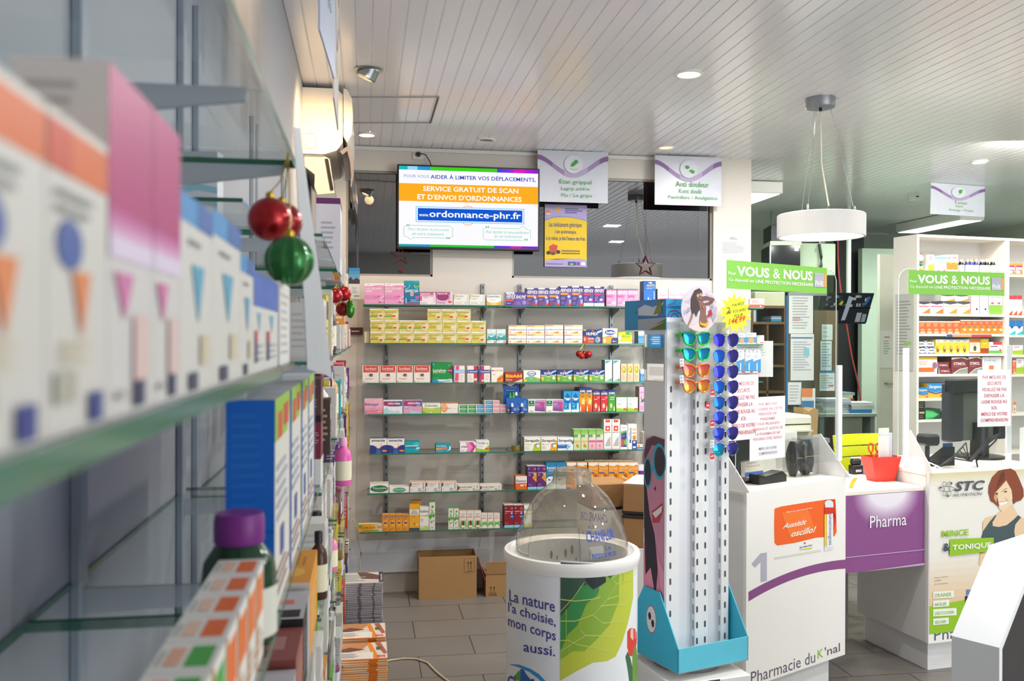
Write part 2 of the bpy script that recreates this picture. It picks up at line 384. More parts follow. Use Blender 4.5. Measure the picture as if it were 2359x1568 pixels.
m = MB(); m.lathe([(.055, 0), (.055, -.025), (.04, -.04), (.0, -.042)], (0, 0, 0), WHITE, 20); m.build('body', o); MB().box((-.012, -.057, -.022), (.012, -.05, -.012), DK).build('vent', o)
c = onZ(2008, 540, CEIL); o = thing('round_ceiling_light', 'warm round ceiling light behind the pendant lamp', 'light', c)
m = MB(); m.lathe([(.19, 0), (.17, -.02)], (0, 0, 0), WHITE, 24); m.build('base', o)
m = MB(); m.lathe([(.10, -.022), (.06, -.03), (0, -.032)], (0, 0, 0), emit('ffb25a', 2.5), 20, False); m.build('bulb', o)
# pendant lamp
c = atD(1891, 525, 4.82); o = thing('pendant_lamp', 'white ring pendant lamp hung on thin wires above the service counters', 'lamp', (c.x, c.y, 2.2)); R_ = .224
m = MB(); m.lathe([(R_ - .012, .03), (R_, .03), (R_, .145), (R_ - .006, .15), (.02, .15)], (0, 0, 0), mat('dcdad6', .4), 48, False); m.build('shade', o)
m = MB(); m.lathe([(0, .033), (R_ - .012, .033)], (0, 0, 0), emit('f8fbff', 4.5), 48, False); m.build('diffuser', o)
m = MB(); cz = CEIL - 2.2; cx, cy = -.005, .0; m.lathe([(.0, cz - .05), (.072, cz - .05), (.075, cz - .045), (.075, cz)], (cx, cy, 0), mat('9a9ca2', .35, .5), 32, False); m.build('canopy', o)
for a_ in (100, 220, 340):
    q = math.radians(a_); m = MB(); m.tube([(cx + .05 * math.cos(q), cy + .05 * math.sin(q), cz - .05), (.17 * math.cos(q), .17 * math.sin(q), .15)], .0013, STEEL, 5)
    m.lathe([(.006, .15), (.006, .18), (.002, .19)], (.17 * math.cos(q), .17 * math.sin(q), 0), STEEL, 8); m.build('suspension_wire', o)
m = MB(); m.tube([(cx, cy, cz - .05), (cx + .004, cy, cz - .2), (cx + .008, cy, .42), (.04, .02, .28), (.055, .02, .2), (.04, .02, .148)], .004, mat('e0d9c6', .5), 6); m.build('power_cable', o)
m = MB(); m.lathe([(.009, cz - .068), (.009, cz - .05)], (cx, cy, 0), BLACK, 8); m.build('cable_gland', o)
lamp('AREA', 'pendant_light', (c.x, c.y, 2.22), 14, (.97, .98, 1), (c.x, c.y, 0), .4)
# ---------------------------------------------------------------- television, socket
YT = 6.02
TVL, TVR = onY(915, 480, YT), onY(1243, 480, YT); zt = onY(1079, 383, YT).z; zb = onY(1079, 575, YT).z
o = thing('television', 'flat television showing a pharmacy notice, mounted high on the back wall', 'television', ((TVL.x + TVR.x) / 2, YT, zb))
hw = (TVR.x - TVL.x) / 2; hh = zt - zb
MB().box((-hw, 0, 0), (hw, .045, hh), mat('2c2d30', .35), .004).build('bezel', o)
MB().box((-.1, .045, hh * .3), (.1, WY - YT - .002, hh * .7), BLACK).build('wall_bracket', o)
S = lambda c: emit(c, 1.0)
scr = [('r', .0, .0, 1, 1, 'fbfaff'), ('r', 0, .955, 1, 1, '3fd01e'), ('g', 0, .955, .22, 1, '19c0b0', '2f8fe8', 12, 'x'), ('r', .06, .955, .13, 1, '9fd6f2'), ('g', .7, .955, .84, 1, '4a3fe0', 'a02ae0', 8, 'x'), ('r', .82, .955, .9, 1, 'e01fc0'), ('g', .9, .955, 1, 1, 'c020d8', '8a22d8', 5, 'x'),
 ('r', 0, 0, 1, .028, '2fc83a'), ('g', 0, 0, .22, .028, '19b0a0', '2f8fe8', 10, 'x'), ('g', .68, 0, .8, .028, '4a3fe0', '8a2ae0', 6, 'x'), ('r', .8, 0, .88, .028, 'e01fc0'), ('r', .88, 0, 1, .028, '8a22d8'),
 ('t', 'POUR VOUS', .035, .858, .212, .895, '7a86c8'), ('t', 'AIDER À LIMITER VOS DÉPLACEMENTS,', .222, .842, .982, .912, '2f3fae', .9),
 ('r', 0, .565, 1, .785, 'ffae22'), ('t', 'SERVICE GRATUIT DE SCAN', .17, .695, .855, .757, 'ffffff', 1.4), ('t', "ET D'ENVOI D'ORDONNANCES", .13, .588, .88, .655, 'ffffff', 1.4),
 ('e', .49, .40, .062, .125, 'f6b89a'), ('e', .49, .40, .056, .115, 'fbfaff'), ('l', [(.49, .28), (.49, .52)], .003, 'f6b89a'), ('l', [(.44, .48), (.54, .48)], .003, '6fd6de'), ('l', [(.44, .31), (.54, .31)], .003, '6fd6de'),
 ('r', .118, .305, .9, .502, '9fd2ff'), ('r', .126, .318, .892, .49, 'ffffff'), ('r', .133, .328, .885, .48, '1458d0'),
 ('t', 'www.', .142, .375, .212, .405, 'ffffff', .8), ('t', 'ordonnance-phr.fr', .215, .345, .875, .455, 'ffffff', 1.2)]
for x, sx in ((.035, 1), (.6, 1)):
    b_ = x + .345; scr += [('l', [(x + .05, .262), (b_ - .02, .262), (b_, .24), (b_, .13), (b_ - .02, .112)] if x < .3 else [(x + .05, .25), (b_ - .08, .25), (b_ - .06, .285), (b_ - .03, .25), (b_, .23), (b_, .13)], .0028, '5fd09a'),
      ('l', [(x + .02, .262), (x, .24), (x, .13), (x + .03, .11), (x + .05, .08), (x + .06, .11), (b_ - .05, .112)] if x < .3 else [(x + .02, .25), (x, .23), (x, .12), (x + .02, .1), (b_ - .05, .1)], .0028, '5fd09a'),
      ('t', '“', x + .018, .25, x + .042, .278, '2fbf3a', 1), ('t', '”', b_ - .045, .095, b_ - .02, .123, '2fbf3a', 1)]
scr += [('t', 'Pour faciliter la poursuite', .065, .19, .355, .232, '6fcfae', 0, .04), ('t', 'de votre traitement', .095, .14, .32, .178, '6fcfae', 0, .04),
        ('t', 'Pour faciliter le renouvellement', .62, .182, .935, .222, '6fcfae', 0, .04), ('t', 'de vos ordonnances', .68, .13, .885, .168, '6fcfae', 0, .04)]
b_ = .011; m = MB(); m.show(scr, lambda x, y: (-hw + b_ + x * (2 * hw - 2 * b_), b_ + .004 + y * (hh - 2 * b_ - .004)), lambda x, y, z: (x, -.0006 - z, y), .00012, S); m.build('screen', o)
YS = WY - .012; a = onY(950.5, 367, YS); b = onY(976, 344.5, YS)
o = thing('wall_socket', 'white double-frame wall socket above the television', 'socket', ((a.x + b.x) / 2, WY, a.z)); hw2 = (b.x - a.x) / 2; h2 = b.z - a.z
MB().box((-hw2, -.012, 0), (hw2, 0, h2), WHITE, .004).build('faceplate', o)
m = MB(); m.lathe([(.022, .0), (.022, .004), (.019, .004), (.018, .001), (0, .001)], (0, -.012, h2 / 2), mat('d9d6d2', .4), 24, False, axis=(0, -1, 0)); m.build('socket_well', o)
p0 = Vector((o.location.x, WY - .014, a.z + h2 / 2)); m = MB()
m.lathe([(.015, 0), (.014, .02), (.008, .032)], p0, BLACK, 14, axis=(0, -1, 0)); m.tube([p0 + Vector((0, -.026, 0)), p0 + Vector((.02, -.03, .002)), p0 + Vector((.05, -.03, -.008)), p0 + Vector((.075, -.03, -.05)), (p0.x + .088, WY - .04, zt + .004), (p0.x + .09, WY - .05, zt - .01)], .0035, BLACK, 6)
tag(m.build('power_cord'), 'black plug and cord running from the wall socket to the television', 'cord')
# ---------------------------------------------------------------- hanging department signs
def wave_sign(name, lab, uvs, Yc, rz, lines, icon):
    """lavender-white hanging board; uvs = left, right, top, bottom pixel of the board"""
    u0, u1, v0, v1 = uvs
    n = Vector((math.sin(rz), -math.cos(rz), 0)); cpt = onY((u0 + u1) / 2, (v0 + v1) / 2, Yc)
    a, b = onP(u0, (v0 + v1) / 2, cpt, n), onP(u1, (v0 + v1) / 2, cpt, n); top = onP((u0 + u1) / 2, v0, cpt, n).z; bot = onP((u0 + u1) / 2, v1, cpt, n).z
    top = min(top, CEIL - .004); hw = (b - a).length / 2; h = top - bot; mid = (a + b) / 2
    o = thing(name, lab, 'sign', (mid.x, mid.y, bot), rz, 'hanging department signs')
    MB().box((-hw, 0, 0), (hw, .006, h), mat('dde0ec', .3)).build('board', o)
    wave = lambda t: .74 - .30 * (.5 - .5 * math.cos(2 * PI * (t * .5 + (.0 if t < .5 else .0)) * 2 / 1)) if 0 else .82 - .34 * math.sin(PI * t) ** 1.7
    pts = [i / 24 for i in range(25)]
    for i in range(24): pass
    els = [('p', [(pts[i], wave(pts[i])), (pts[i + 1], wave(pts[i + 1])), (pts[i + 1], wave(pts[i + 1]) + .095), (pts[i], wave(pts[i]) + .095)], ('8d6ba0', 'a98fbe', 'bfaed2')[min(2, int(2.99 * (1 - abs(pts[i] - .52) * 2)))]) for i in range(24)]
    els += [('e', .5, .735, .132, .18, 'b9bccb'), ('e', .505, .74, .13, .178, 'e4e6f1')] + icon + lines
    MB().show(els, lambda x, y: (-hw + 2 * hw * x, h * y), lambda x, y, z: (x, -z, y), .00025).build('print', o)
    for x in (-hw * .8, hw * .8): MB().tube([(x, .003, h), (x, .003, CEIL - bot)], .0012, STEEL, 5).build('hanger', o)
GR = '4faa4f'
wave_sign('hanging_sign', 'hanging sign with a green bottle mark reading Etat grippal', (1238.5, 1400.5, 347, 466), 6.03, 0,
 [('t', 'État grippal', .305, .335, .765, .455, GR), ('t', "Lagrip anlè'w", .33, .215, .74, .30, GR), ('t', 'Flu / La gripe', .335, .085, .77, .17, GR)],
 [('p', [(.47, .71), (.50, .69), (.575, .78), (.56, .825), (.53, .83), (.465, .745)], GR), ('p', [(.455, .70), (.478, .69), (.49, .705), (.468, .722)], GR), ('l', [(.455, .65), (.5, .637), (.57, .645)], .003, GR)])
wave_sign('hanging_sign', 'hanging sign with two green capsules reading Anti douleur', (1508.5, 1661.5, 360, 473), 6.03, 0,
 [('t', 'Anti douleur', .31, .375, .81, .485, GR), ('t', 'Kont doulè', .36, .245, .70, .335, GR), ('t', 'Painkillers / Analgésico', .2, .105, .94, .195, GR)],
 [('e', .475, .775, .03, .035, GR), ('p', [(.455, .75), (.485, .73), (.52, .77), (.495, .81)], GR), ('p', [(.5, .69), (.535, .735), (.575, .71), (.55, .66)], GR), ('e', .562, .683, .032, .036, GR)])
wave_sign('hanging_sign', 'hanging sign with a green lightning bolt reading Tonus', (2144.5, 2268.5, 389, 496), 6.78, math.radians(9.5),
 [('t', 'Tonus', .42, .365, .66, .465, '8fb98a'), ('t', 'Djok', .455, .245, .59, .33, '8fb98a'), ('t', 'Energy / Tonic', .33, .115, .78, .205, '8fb98a')],
 [('p', [(.51, .83), (.585, .83), (.55, .765), (.575, .76), (.5, .655), (.52, .73), (.49, .73)], GR)])
def side_sign(y0, y1, x0, x1, zb_, lab, col):
    m = MB(); t = .004
    m.add([(x0, y0, zb_), (x1, y1, zb_), (x1, y1, zb_ + .36), (x0, y0, zb_ + .36), (x0 - t, y0, zb_), (x1 - t, y1, zb_), (x1 - t, y1, zb_ + .36), (x0 - t, y0, zb_ + .36)], [(0, 1, 2, 3), (4, 7, 6, 5), (0, 4, 5, 1), (0, 3, 7, 4), (1, 5, 6, 2), (3, 2, 6, 7)], col)
    o = thing('hanging_sign', lab, 'sign', (x0, y0, zb_), 0, 'signs hung along the left shelves'); m.build('board', o, world=True)
    m = MB(); dy = y1 - y0; m.show([('l', [(.05 + i * .09, .82 - .3 * math.sin(PI * i / 10) ** 1.7) for i in range(11)], .03, '8d6ba0'), ('t', 'Phyto', .3, .3, .7, .42, GR)], lambda a_, b_: (a_, b_), lambda a_, b_, z: (x0 + (x1 - x0) * a_ + .0005 + z, y0 + dy * a_, zb_ + .36 * b_), .0004); m.build('print', o, world=True)
    for f in (.1, .9): MB().tube([(x0 + (x1 - x0) * f, y0 + dy * f, zb_ + .36), (x0 + (x1 - x0) * f, y0 + dy * f, CEIL)], .001, STEEL, 4).build('hanger', o, world=True)
side_sign(1.92, 2.28, -.094, -.076, 2.325, 'pale blue hanging sign seen edge-on above the left shelves', mat('c9d3ee', .3))
side_sign(2.46, 2.84, -.083, -.083, 2.325, 'second edge-on hanging sign, just in front of the air conditioner', mat('d8d4d0', .3))
side_sign(1.36, 1.74, -.086, -.083, 2.335, 'nearest edge-on hanging sign, mostly above the frame', mat('c9d3ee', .3))
# ---------------------------------------------------------------- cartons
_CM = {}
def carton(key, w_, h, d, spec, name, loc, rz, label, cat='box', group=None):
    """printed carton: front faces local -Y, base centre of the front edge at the origin"""
    k = (key, round(w_, 3), round(h, 3), round(d, 3))
    if k not in _CM:
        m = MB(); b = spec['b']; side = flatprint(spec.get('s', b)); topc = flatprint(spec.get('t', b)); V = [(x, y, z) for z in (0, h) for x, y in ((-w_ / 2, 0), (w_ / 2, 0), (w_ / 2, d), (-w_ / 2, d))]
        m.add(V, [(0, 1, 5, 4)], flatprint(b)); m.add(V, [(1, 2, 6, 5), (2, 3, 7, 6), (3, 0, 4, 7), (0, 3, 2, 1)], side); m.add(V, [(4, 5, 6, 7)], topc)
        m.show(spec.get('e', []), lambda x, y: (-w_ / 2 + w_ * x, h * y), lambda x, y, z: (x, -z, y))
        if 'se' in spec:
            m.show(spec['se'], lambda x, y: (d * x, h * y), lambda x, y, z: (-w_ / 2 - z, d - x, y)); m.show(spec['se'], lambda x, y: (d * x, h * y), lambda x, y, z: (w_ / 2 + z, x, y))
        if 'te' in spec: m.show(spec['te'], lambda x, y: (-w_ / 2 + w_ * x, d * y), lambda x, y, z: (x, y, h + z))
        o = m.build(name, None, loc, rz); _CM[k] = o.data
    else:
        o = bpy.data.objects.new(name, _CM[k]); C.objects.link(o); o.location = loc; o.rotation_euler.z = rz
    return tag(o, label, cat, group)
W_ = 'f6f4f0'; NAVY = '2c3f8f'
def B(b, *e, **k): return dict(b=b, e=list(e), **k)
SPEC = dict(
 polysilane=B('ea9fcb', ('r', 0, .86, 1, 1, W_), ('e', .75, .86, .35, .06, 'ea9fcb'), ('r', 0, .8, 1, .84, 'e58fc2'), ('t', 'POLYSILANE', .03, .7, .86, .81, W_, 1.2, .06), ('t', 'UPSA', .03, .56, .41, .67, W_, 1.2, .06), ('r', .04, .34, .8, .42, 'd866ad'), ('r', .04, .26, .7, .32, 'd866ad'), ('n', .06, .27, .7, .41, 3, 'f3c6e0'), ('p', [(.8, .22), (1, .42), (1, .2), (.86, .12)], W_), ('p', [(.84, .23), (1, .37), (1, .24), (.88, .16)], 'd97ab8'), ('e', .8, .1, .09, .03, 'c95aa6'), ('t', 'upsa', .14, .91, .3, .95, '6a6f90'), s='e9bcd8', t=W_),
 gaviscon=B('1f8fae', ('g', 0, .3, 1, 1, '2a6f9e', '19a4b4', 6, 'y'), ('g', .1, .12, .9, .34, '1a5f9a', '2a7fae', 4, 'y'), ('l', [(.05, .64), (.25, .69), (.36, .75), (.32, .84)], .002, 'd5eef2'), ('l', [(.92, .66), (.75, .7), (.65, .75), (.68, .84)], .002, 'd5eef2'), ('r', .66, .73, 1, .78, '8fc63f'), ('t', 'GAVISCON', .04, .51, .9, .63, 'f4f6fa', 1.6), ('e', .5, .43, .11, .075, 'f6e6dc'), ('e', .5, .43, .06, .045, 'e8582c'), ('r', 0, 0, 1, .075, 'c9408e'), ('r', .72, .25, 1, .35, 'd9609f'), ('n', .4, .1, .95, .22, 3, 'a8d6e6'), ('e', .12, .15, .04, .12, 'a8d6e6'), ('t', '12 sachets', .58, .94, .95, .965, 'd5eef2'), t='1a8aa0'),
 mglight=B('f1e4ec', ('g', 0, .55, 1, 1, 'f1e4ec', 'b0407a', 6, 'y'), ('t', 'Magnévie B6', .03, .77, .62, .94, W_, .8), ('r', .0, .3, .14, .65, 'c86a98'), ('n', .25, .5, .6, .7, 2, 'c9a0b8'), ('r', .84, .2, .96, .95, 'e6d2de'), ('n', .05, .08, .7, .18, 1, 'b9a0b0')),
 mgdark=B('d08fb4', ('g', 0, 0, 1, .45, 'f0dde8', 'd9a5c2', 5, 'y'), ('e', .38, .62, .36, .3, '9c3a76'), ('r', 0, .78, .82, 1, 'b8558e'), ('t', 'Magnévie B6', .04, .77, .66, .94, W_, .8), ('r', .82, .1, 1, 1, 'e3d3de'), ('r', .72, .16, .92, .3, 'f04a28'), ('t', '3/J', .06, .1, .16, .22, '5a2a66', 1), ('n', .2, .1, .66, .2, 1, '8a5a80')),
 dacryo=B('efece4', ('r', .02, .55, .09, .98, 'd8b84a'), ('t', 'Dacryum', .14, .7, .62, .92, '5a5f6a'), ('n', .16, .52, .6, .64, 1, 'b0b0ae'), ('r', .87, .1, .97, .95, 'd9dade'), ('n', .1, .12, .6, .3, 2, 'd0cfc6'), ('n', .7, .12, .9, .3, 2, 'c4c4c0')),
 oxybol=B('f6f2ea', ('p', [(0, 0), (1, 0), (1, .42), (.75, .25), (.25, .25), (0, .42)], 'e8b438'), ('p', [(.25, 0), (.75, 0), (.7, .22), (.5, .28), (.3, .22)], 'f0cf86'), ('t', 'Oxyboldine', .03, .7, .9, .95, '3f4f8e', .6), ('n', .2, .5, .8, .6, 1, 'b5b9cc')),
 fervexrhume=B('5a4596', ('e', .62, .2, .5, .45, '7458ac'), ('p', [(0, 0), (.3, 0), (.6, .75), (0, .75)], '55418f'), ('p', [(0, .32), (.36, .32), (.42, .46), (0, .46)], 'e8583c'), ('t', 'FERVEX', .04, .5, .47, .86, W_, 1.4, .1), ('t', 'RHUME', .5, .52, .96, .78, W_, 1.2, .1), ('r', 0, .88, .42, 1, 'e6e2ec'), ('e', .89, .22, .09, .16, 'a98fd0'), ('n', .05, .1, .3, .22, 1, 'c5b9de'), ('n', .5, .05, .76, .28, 3, 'a998cf'), s='e4e0e8', t='d8d4de'),
 fervex=B('4f3f86', ('p', [(.35, 0), (1, 0), (1, .85), (.75, .6)], '6a58a4'), ('p', [(0, .48), (.62, .48), (.82, .6), (0, .6)], 'ef9640'), ('t', 'FERVEX', .03, .66, .98, .86, W_, 1.5, .12), ('r', 0, .92, .62, 1, 'e6e2ec'), ('e', .74, .47, .12, .075, 'd9d2e4'), ('p', [(.78, .1), (.94, .1), (.98, .34), (.74, .34)], 'b9aed2'), ('r', .68, .01, .98, .13, 'f2442a'), ('n', .04, .26, .5, .42, 3, 'a79ad0'), ('n', .03, .04, .5, .2, 2, 'c06a78'), s='4a3b7c', t='3d3270'),
 fervextall=B('4f3f86', ('p', [(.35, 0), (1, 0), (1, .85), (.75, .6)], '6a58a4'), ('p', [(0, .55), (.6, .55), (.8, .66), (0, .66)], 'ef9640'), ('t', 'FERVEX', .03, .7, .98, .87, W_, 1.5, .12), ('r', 0, .93, .62, 1, 'e6e2ec'), ('e', .74, .48, .13, .07, 'd9d2e4'), ('p', [(.78, .1), (.94, .1), (.98, .32), (.74, .32)], 'b9aed2'), ('r', .7, .01, .98, .12, 'f2442a'), ('n', .04, .3, .5, .46, 3, 'a79ad0'), ('n', .03, .06, .5, .22, 2, '8a7cb8'), s='4a3b7c', t='3d3270'),
 fervexwhite=B('4f3f86', ('p', [(.35, .16), (1, .16), (1, .85), (.75, .6)], '6a58a4'), ('p', [(0, .55), (.6, .55), (.8, .66), (0, .66)], 'e0406c'), ('t', 'FERVEX', .05, .7, .98, .87, W_, 1.5, .12), ('r', 0, .93, .62, 1, 'e6e2ec'), ('r', 0, 0, 1, .16, 'f3f0f2'), ('r', .55, .28, .82, .38, 'e6e0ea'), ('r', .82, .28, .96, .36, 'd8386a'), ('n', .05, .24, .45, .5, 4, 'a79ad0'), ('n', .1, .04, .8, .12, 1, 'c6c0cc'), s='4a3b7c', t='3d3270'),
 fervexpink=B('e58bc0', ('p', [(.3, 0), (1, 0), (1, .9), (.8, .6)], 'eda6cf'), ('t', 'FERVEX', .04, .68, .97, .88, W_, 1.5, .12), ('r', 0, .92, 1, 1, '857f92'), ('r', 0, .52, .62, .62, 'e66a98'), ('e', .72, .19, .2, .08, 'f3e4ee'), ('n', .05, .28, .6, .48, 3, 'f3c8e0'), ('n', .05, .05, .7, .12, 1, 'f6dcea'), s='8d6a9a', t='7f7890'),
 blueped=B('2f74c8', ('g', 0, .5, 1, 1, '2f74c8', '1f5cb0', 4, 'y'), ('t', 'ALVITYL', .25, .78, .95, .87, 'f2dc4a', 1.2), ('e', .55, .93, .16, .025, W_), ('n', .22, .68, .95, .75, 2, 'a9c6ea'), ('e', .38, .33, .05, .035, W_), ('p', [(.33, .08), (.45, .08), (.42, .3), (.34, .3)], W_), ('e', .57, .26, .06, .035, W_), ('p', [(.5, .05), (.66, .05), (.63, .22), (.52, .22)], W_), ('r', .83, .1, .88, .6, 'e6e6e2'), s='1d3470', t='2a4f9a'),
 pinkwhite=B('f0e6e6', ('r', 0, 0, 1, .46, 'f3b9d4'), ('e', .5, .36, .1, .08, 'ea62ae'), ('t', 'Sérum', .1, .72, .5, .8, 'd8707e', .4), ('n', .08, .56, .95, .68, 2, 'e0949c'), ('r', 0, .46, 1, .48, 'd66a98'), ('t', 'lab', .2, .88, .32, .94, '9a9aa8'), s='9a8f96', t='f0ece8'),
 redwhite=B('f1e6e0', ('r', 0, .02, 1, .34, 'e8624a'), ('n', .15, .5, .7, .85, 2, 'e08a80'), ('e', .75, .15, .05, .08, W_), t='f3ece4'),
 citrate=B('d9cb72', ('g', 0, 0, 1, .2, 'dfcf60', 'd8ca74', 3, 'y'), ('p', [(0, .88), (.5, .9), (1, .95), (1, 1), (0, 1)], W_), ('p', [(0, .83), (.5, .87), (1, .92), (1, .95), (.5, .9), (0, .88)], 'bfae3c'), ('p', [(1, .3), (1, .85), (.55, .5), (.6, .1), (.9, .0)], 'e0d8a6'), ('t', 'CITRATE DE BÉTAÏNE', .06, .68, .9, .755, '57532f', .9), ('t', 'UPSA 2 g', .06, .56, .32, .63, '57532f', .9), ('r', .05, .36, .56, .5, 'c0a83e'), ('r', 0, .27, .52, .335, '58b06a'), ('n', .45, .08, .9, .16, 1, 'b7ac72'), ('r', .0, .35, .04, .62, 'f2efe6'), s='d2c67a', t='f2efe8'),
 teal=B('e6ece8', ('p', [(.05, .28), (1, .3), (1, .62), (.5, .42), (.1, .55)], '3aa9a8'), ('g', .05, .55, 1, .78, '8fcbc6', 'e6ece8', 4, 'y'), ('p', [(0, .18), (.45, .24), (1, .2), (1, .34), (.5, .42), (0, .3)], '2f9c9c'), ('r', .76, .03, .94, .13, 'd9604e'), ('n', .15, .9, .7, .95, 1, 'b5c4c0'), ('t', 'Gel', .3, .55, .55, .68, '4aa2a2', .3), ('n', .08, .1, .6, .16, 1, 'b9c0bc')),
 oscillo=B('f7f3ea', ('g', .02, .86, .98, .97, 'ee6a30', 'f0d21a', 8, 'x'), ('r', .45, .86, .97, .97, 'f2d21c'), ('t', 'oscillococcinum', .03, .42, .98, .6, '6870a4', .9), ('p', [(.25, .08), (.75, .1), (.75, .32), (.28, .14)], 'ee8a30'), ('p', [(.25, .08), (.5, .09), (.5, .22), (.28, .14)], 'f2c62c'), ('t', '6', .06, .08, .14, .3, 'e0523a', .8), ('r', .76, .06, .95, .1, 'f0c84a'), ('n', .76, .14, .93, .28, 2, 'd5cdb8'), ('t', '1', .965, .1, .985, .28, 'e0523a', 1), ('n', .28, .7, .7, .76, 1, 'b9bccc'), s='e8dcc4', t='f6f2ea'),
 humexrhume=B('2e3a80', ('p', [(0, 0), (1, 0), (1, .45), (.5, .42), (0, .55)], 'c2432c'), ('p', [(.55, 0), (1, 0), (1, .58), (.6, .5)], '34417f'), ('e', .77, .27, .14, .22, 'd8a96a'), ('e', .72, .25, .1, .2, '6a9ac0'), ('t', 'HUMEX', .17, .58, .78, .8, W_, 1.7), ('e', .5, .9, .05, .07, 'e05a3a'), ('p', [(.7, .68), (1, .86), (1, .98), (.74, .86)], 'b9dcf4'), ('t', 'RHUME', .26, .27, .56, .4, 'f2dcc6', 1.2), ('r', 0, .92, .16, 1, 'f2c21c'), ('e', .08, .3, .06, .14, 'e8a48a'), ('n', .25, .06, .6, .2, 2, 'f0b090'), t='3d4a94'),
 actifed=B('f2f0ec', ('p', [(0, 0), (1, 0), (1, .35), (.5, .55), (0, .4)], 'f0a24a'), ('p', [(.55, 0), (1, 0), (1, .4), (.62, .36)], '454d6e'), ('e', .5, .73, .36, .17, '2f4288'), ('e', .5, .73, .32, .135, '3d55a2'), ('t', 'Actifed', .2, .65, .8, .82, W_, 1.2), ('n', .3, .42, .7, .5, 1, '8a8aa0'), ('e', .13, .18, .1, .14, 'f6d8a6'), ('e', .74, .14, .06, .04, W_), ('e', .88, .13, .05, .04, '6fa8d8'), t='f0eee8'),
 duli=B('8cc23c', ('p', [(.0, .18), (1, .18), (1, .9), (.4, 1), (0, .9)], 'eadb2c'), ('r', 0, 0, 1, .16, 'f0ede0'), ('e', .12, .5, .13, .25, 'f4f4e6'), ('t', 'DoliRhume', .06, .5, .86, .72, '4a9a3c', .5), ('r', .55, .74, .96, .98, '4f9f46'), ('t', 'P', .85, .78, .92, .94, W_, 1), ('n', .06, .28, .4, .4, 2, 'a8b44a'), s='6aa838', t='8cc23c'),
 bluewhite=B('eef0f2', ('r', 0, 0, 1, .72, '2f9cd4'), ('t', 'Efferalgan', .05, .58, .75, .72, W_, 1), ('r', .02, .32, .6, .4, 'e58ab8'), ('e', .82, .28, .15, .18, 'cfe4f2'), ('n', .05, .06, .55, .26, 2, '9cd2ee'), ('n', .05, .85, .5, .92, 1, '9aa8b4'), s='6b7684', t='e8eaec'),
 sorbitol=B('ece8e2', ('r', .05, .61, .95, .99, 'd5453a'), ('t', 'Sorbitol', .14, .76, .83, .92, 'f6e6e0', .7), ('t', 'Delalande 5g', .2, .66, .88, .75, 'eab4aa', .4), ('r', .32, .42, .48, .48, 'c9c4be'), ('r', .42, .37, .62, .53, '54504e'), ('r', .5, .39, .64, .45, 'd8644e'), ('n', .15, .19, .86, .28, 2, 'e0a89e'), ('e', .08, .06, .035, .025, '4a4a4e'), ('n', .15, .04, .5, .08, 1, 'c9c4be'), s='d6cdc6', t='d8c8c0'),
 lactulose=B('1f9048', ('r', 0, 0, 1, .15, 'f0eee6'), ('p', [(0, 0), (.55, 0), (.3, .1), (.22, .15), (0, .15)], '2a8fd0'), ('p', [(.3, 0), (.9, .05), (.9, .12), (.3, .06)], '7cc0ea'), ('p', [(1, .88), (.75, .62), (1, .35)], '8a2f4e'), ('t', '10 g', .8, .55, .97, .64, 'f0dce2', .9), ('t', 'Lactulose', .04, .54, .68, .68, 'eef4e8', 1.2), ('t', 'Mylan Pharma', .04, .44, .66, .54, 'dcead8', .6), ('e', .83, .85, .05, .06, '7dc27a'), ('e', .83, .85, .035, .04, '1f9048'), ('r', .02, .85, .11, .95, '3fa8d8'), ('r', .8, .1, .97, .18, 'd8d6d2'), ('n', .04, .2, .6, .23, 1, '6fbf8a'), s='197a3c', t='1a6f38'),
 lansoyllight=B('efe6e0', ('p', [(.08, 0), (.42, 0), (.5, 1), (.2, 1)], 'e2536a'), ('p', [(.0, 0), (.06, 0), (.14, 1), (.0, 1)], '8fb4dc'), ('r', .08, .55, 1, .76, '8fb8e2'), ('t', 'Lansoyl', .12, .57, .98, .73, W_, .9), ('n', .52, .1, .95, .48, 4, 'd5cac4'), ('r', .12, .03, .42, .12, 'ee9aa6')),
 lansoyl=B('efe8e0', ('p', [(.6, 0), (.95, 0), (.88, 1), (.58, 1)], 'd63a4a'), ('p', [(.96, 0), (1, 0), (1, 1), (.86, 1), (.9, .6)], '2f3f92'), ('r', 0, .55, .92, .76, '2c3c8c'), ('t', 'Lansoyl', .08, .57, .9, .73, W_, .9), ('n', .08, .1, .45, .48, 4, 'd5cac4'), ('r', .63, .1, .88, .24, 'eedad4')),
 melaxose=B('f1ece0', ('t', 'MELAXOSE', .03, .75, .93, .86, 'd2404a', .8), ('p', [(.45, 0), (1, 0), (1, .45), (.8, .5), (.5, .3)], 'ee7a2a'), ('e', .7, .22, .2, .16, 'f0a040'), ('p', [(.6, .38), (1, .58), (1, .5), (.65, .3)], 'b5c84a'), ('n', .08, .5, .5, .58, 1, 'e08a8a'), ('p', [(.5, .2), (.98, .42), (.7, .12)], 'e0452a')),
 rhinadvil=B('b5322e', ('t', 'RhinAdvil', .04, .46, .96, .84, 'f4e03c', 1.4), ('t', 'Rhume', .05, .18, .4, .36, 'f0d0c8', .6), ('p', [(.5, 0), (1, 0), (1, .34)], 'e8d2c6'), ('n', .05, .04, .45, .13, 1, 'd8887c'), s='8a2824', t='a52e2a'),
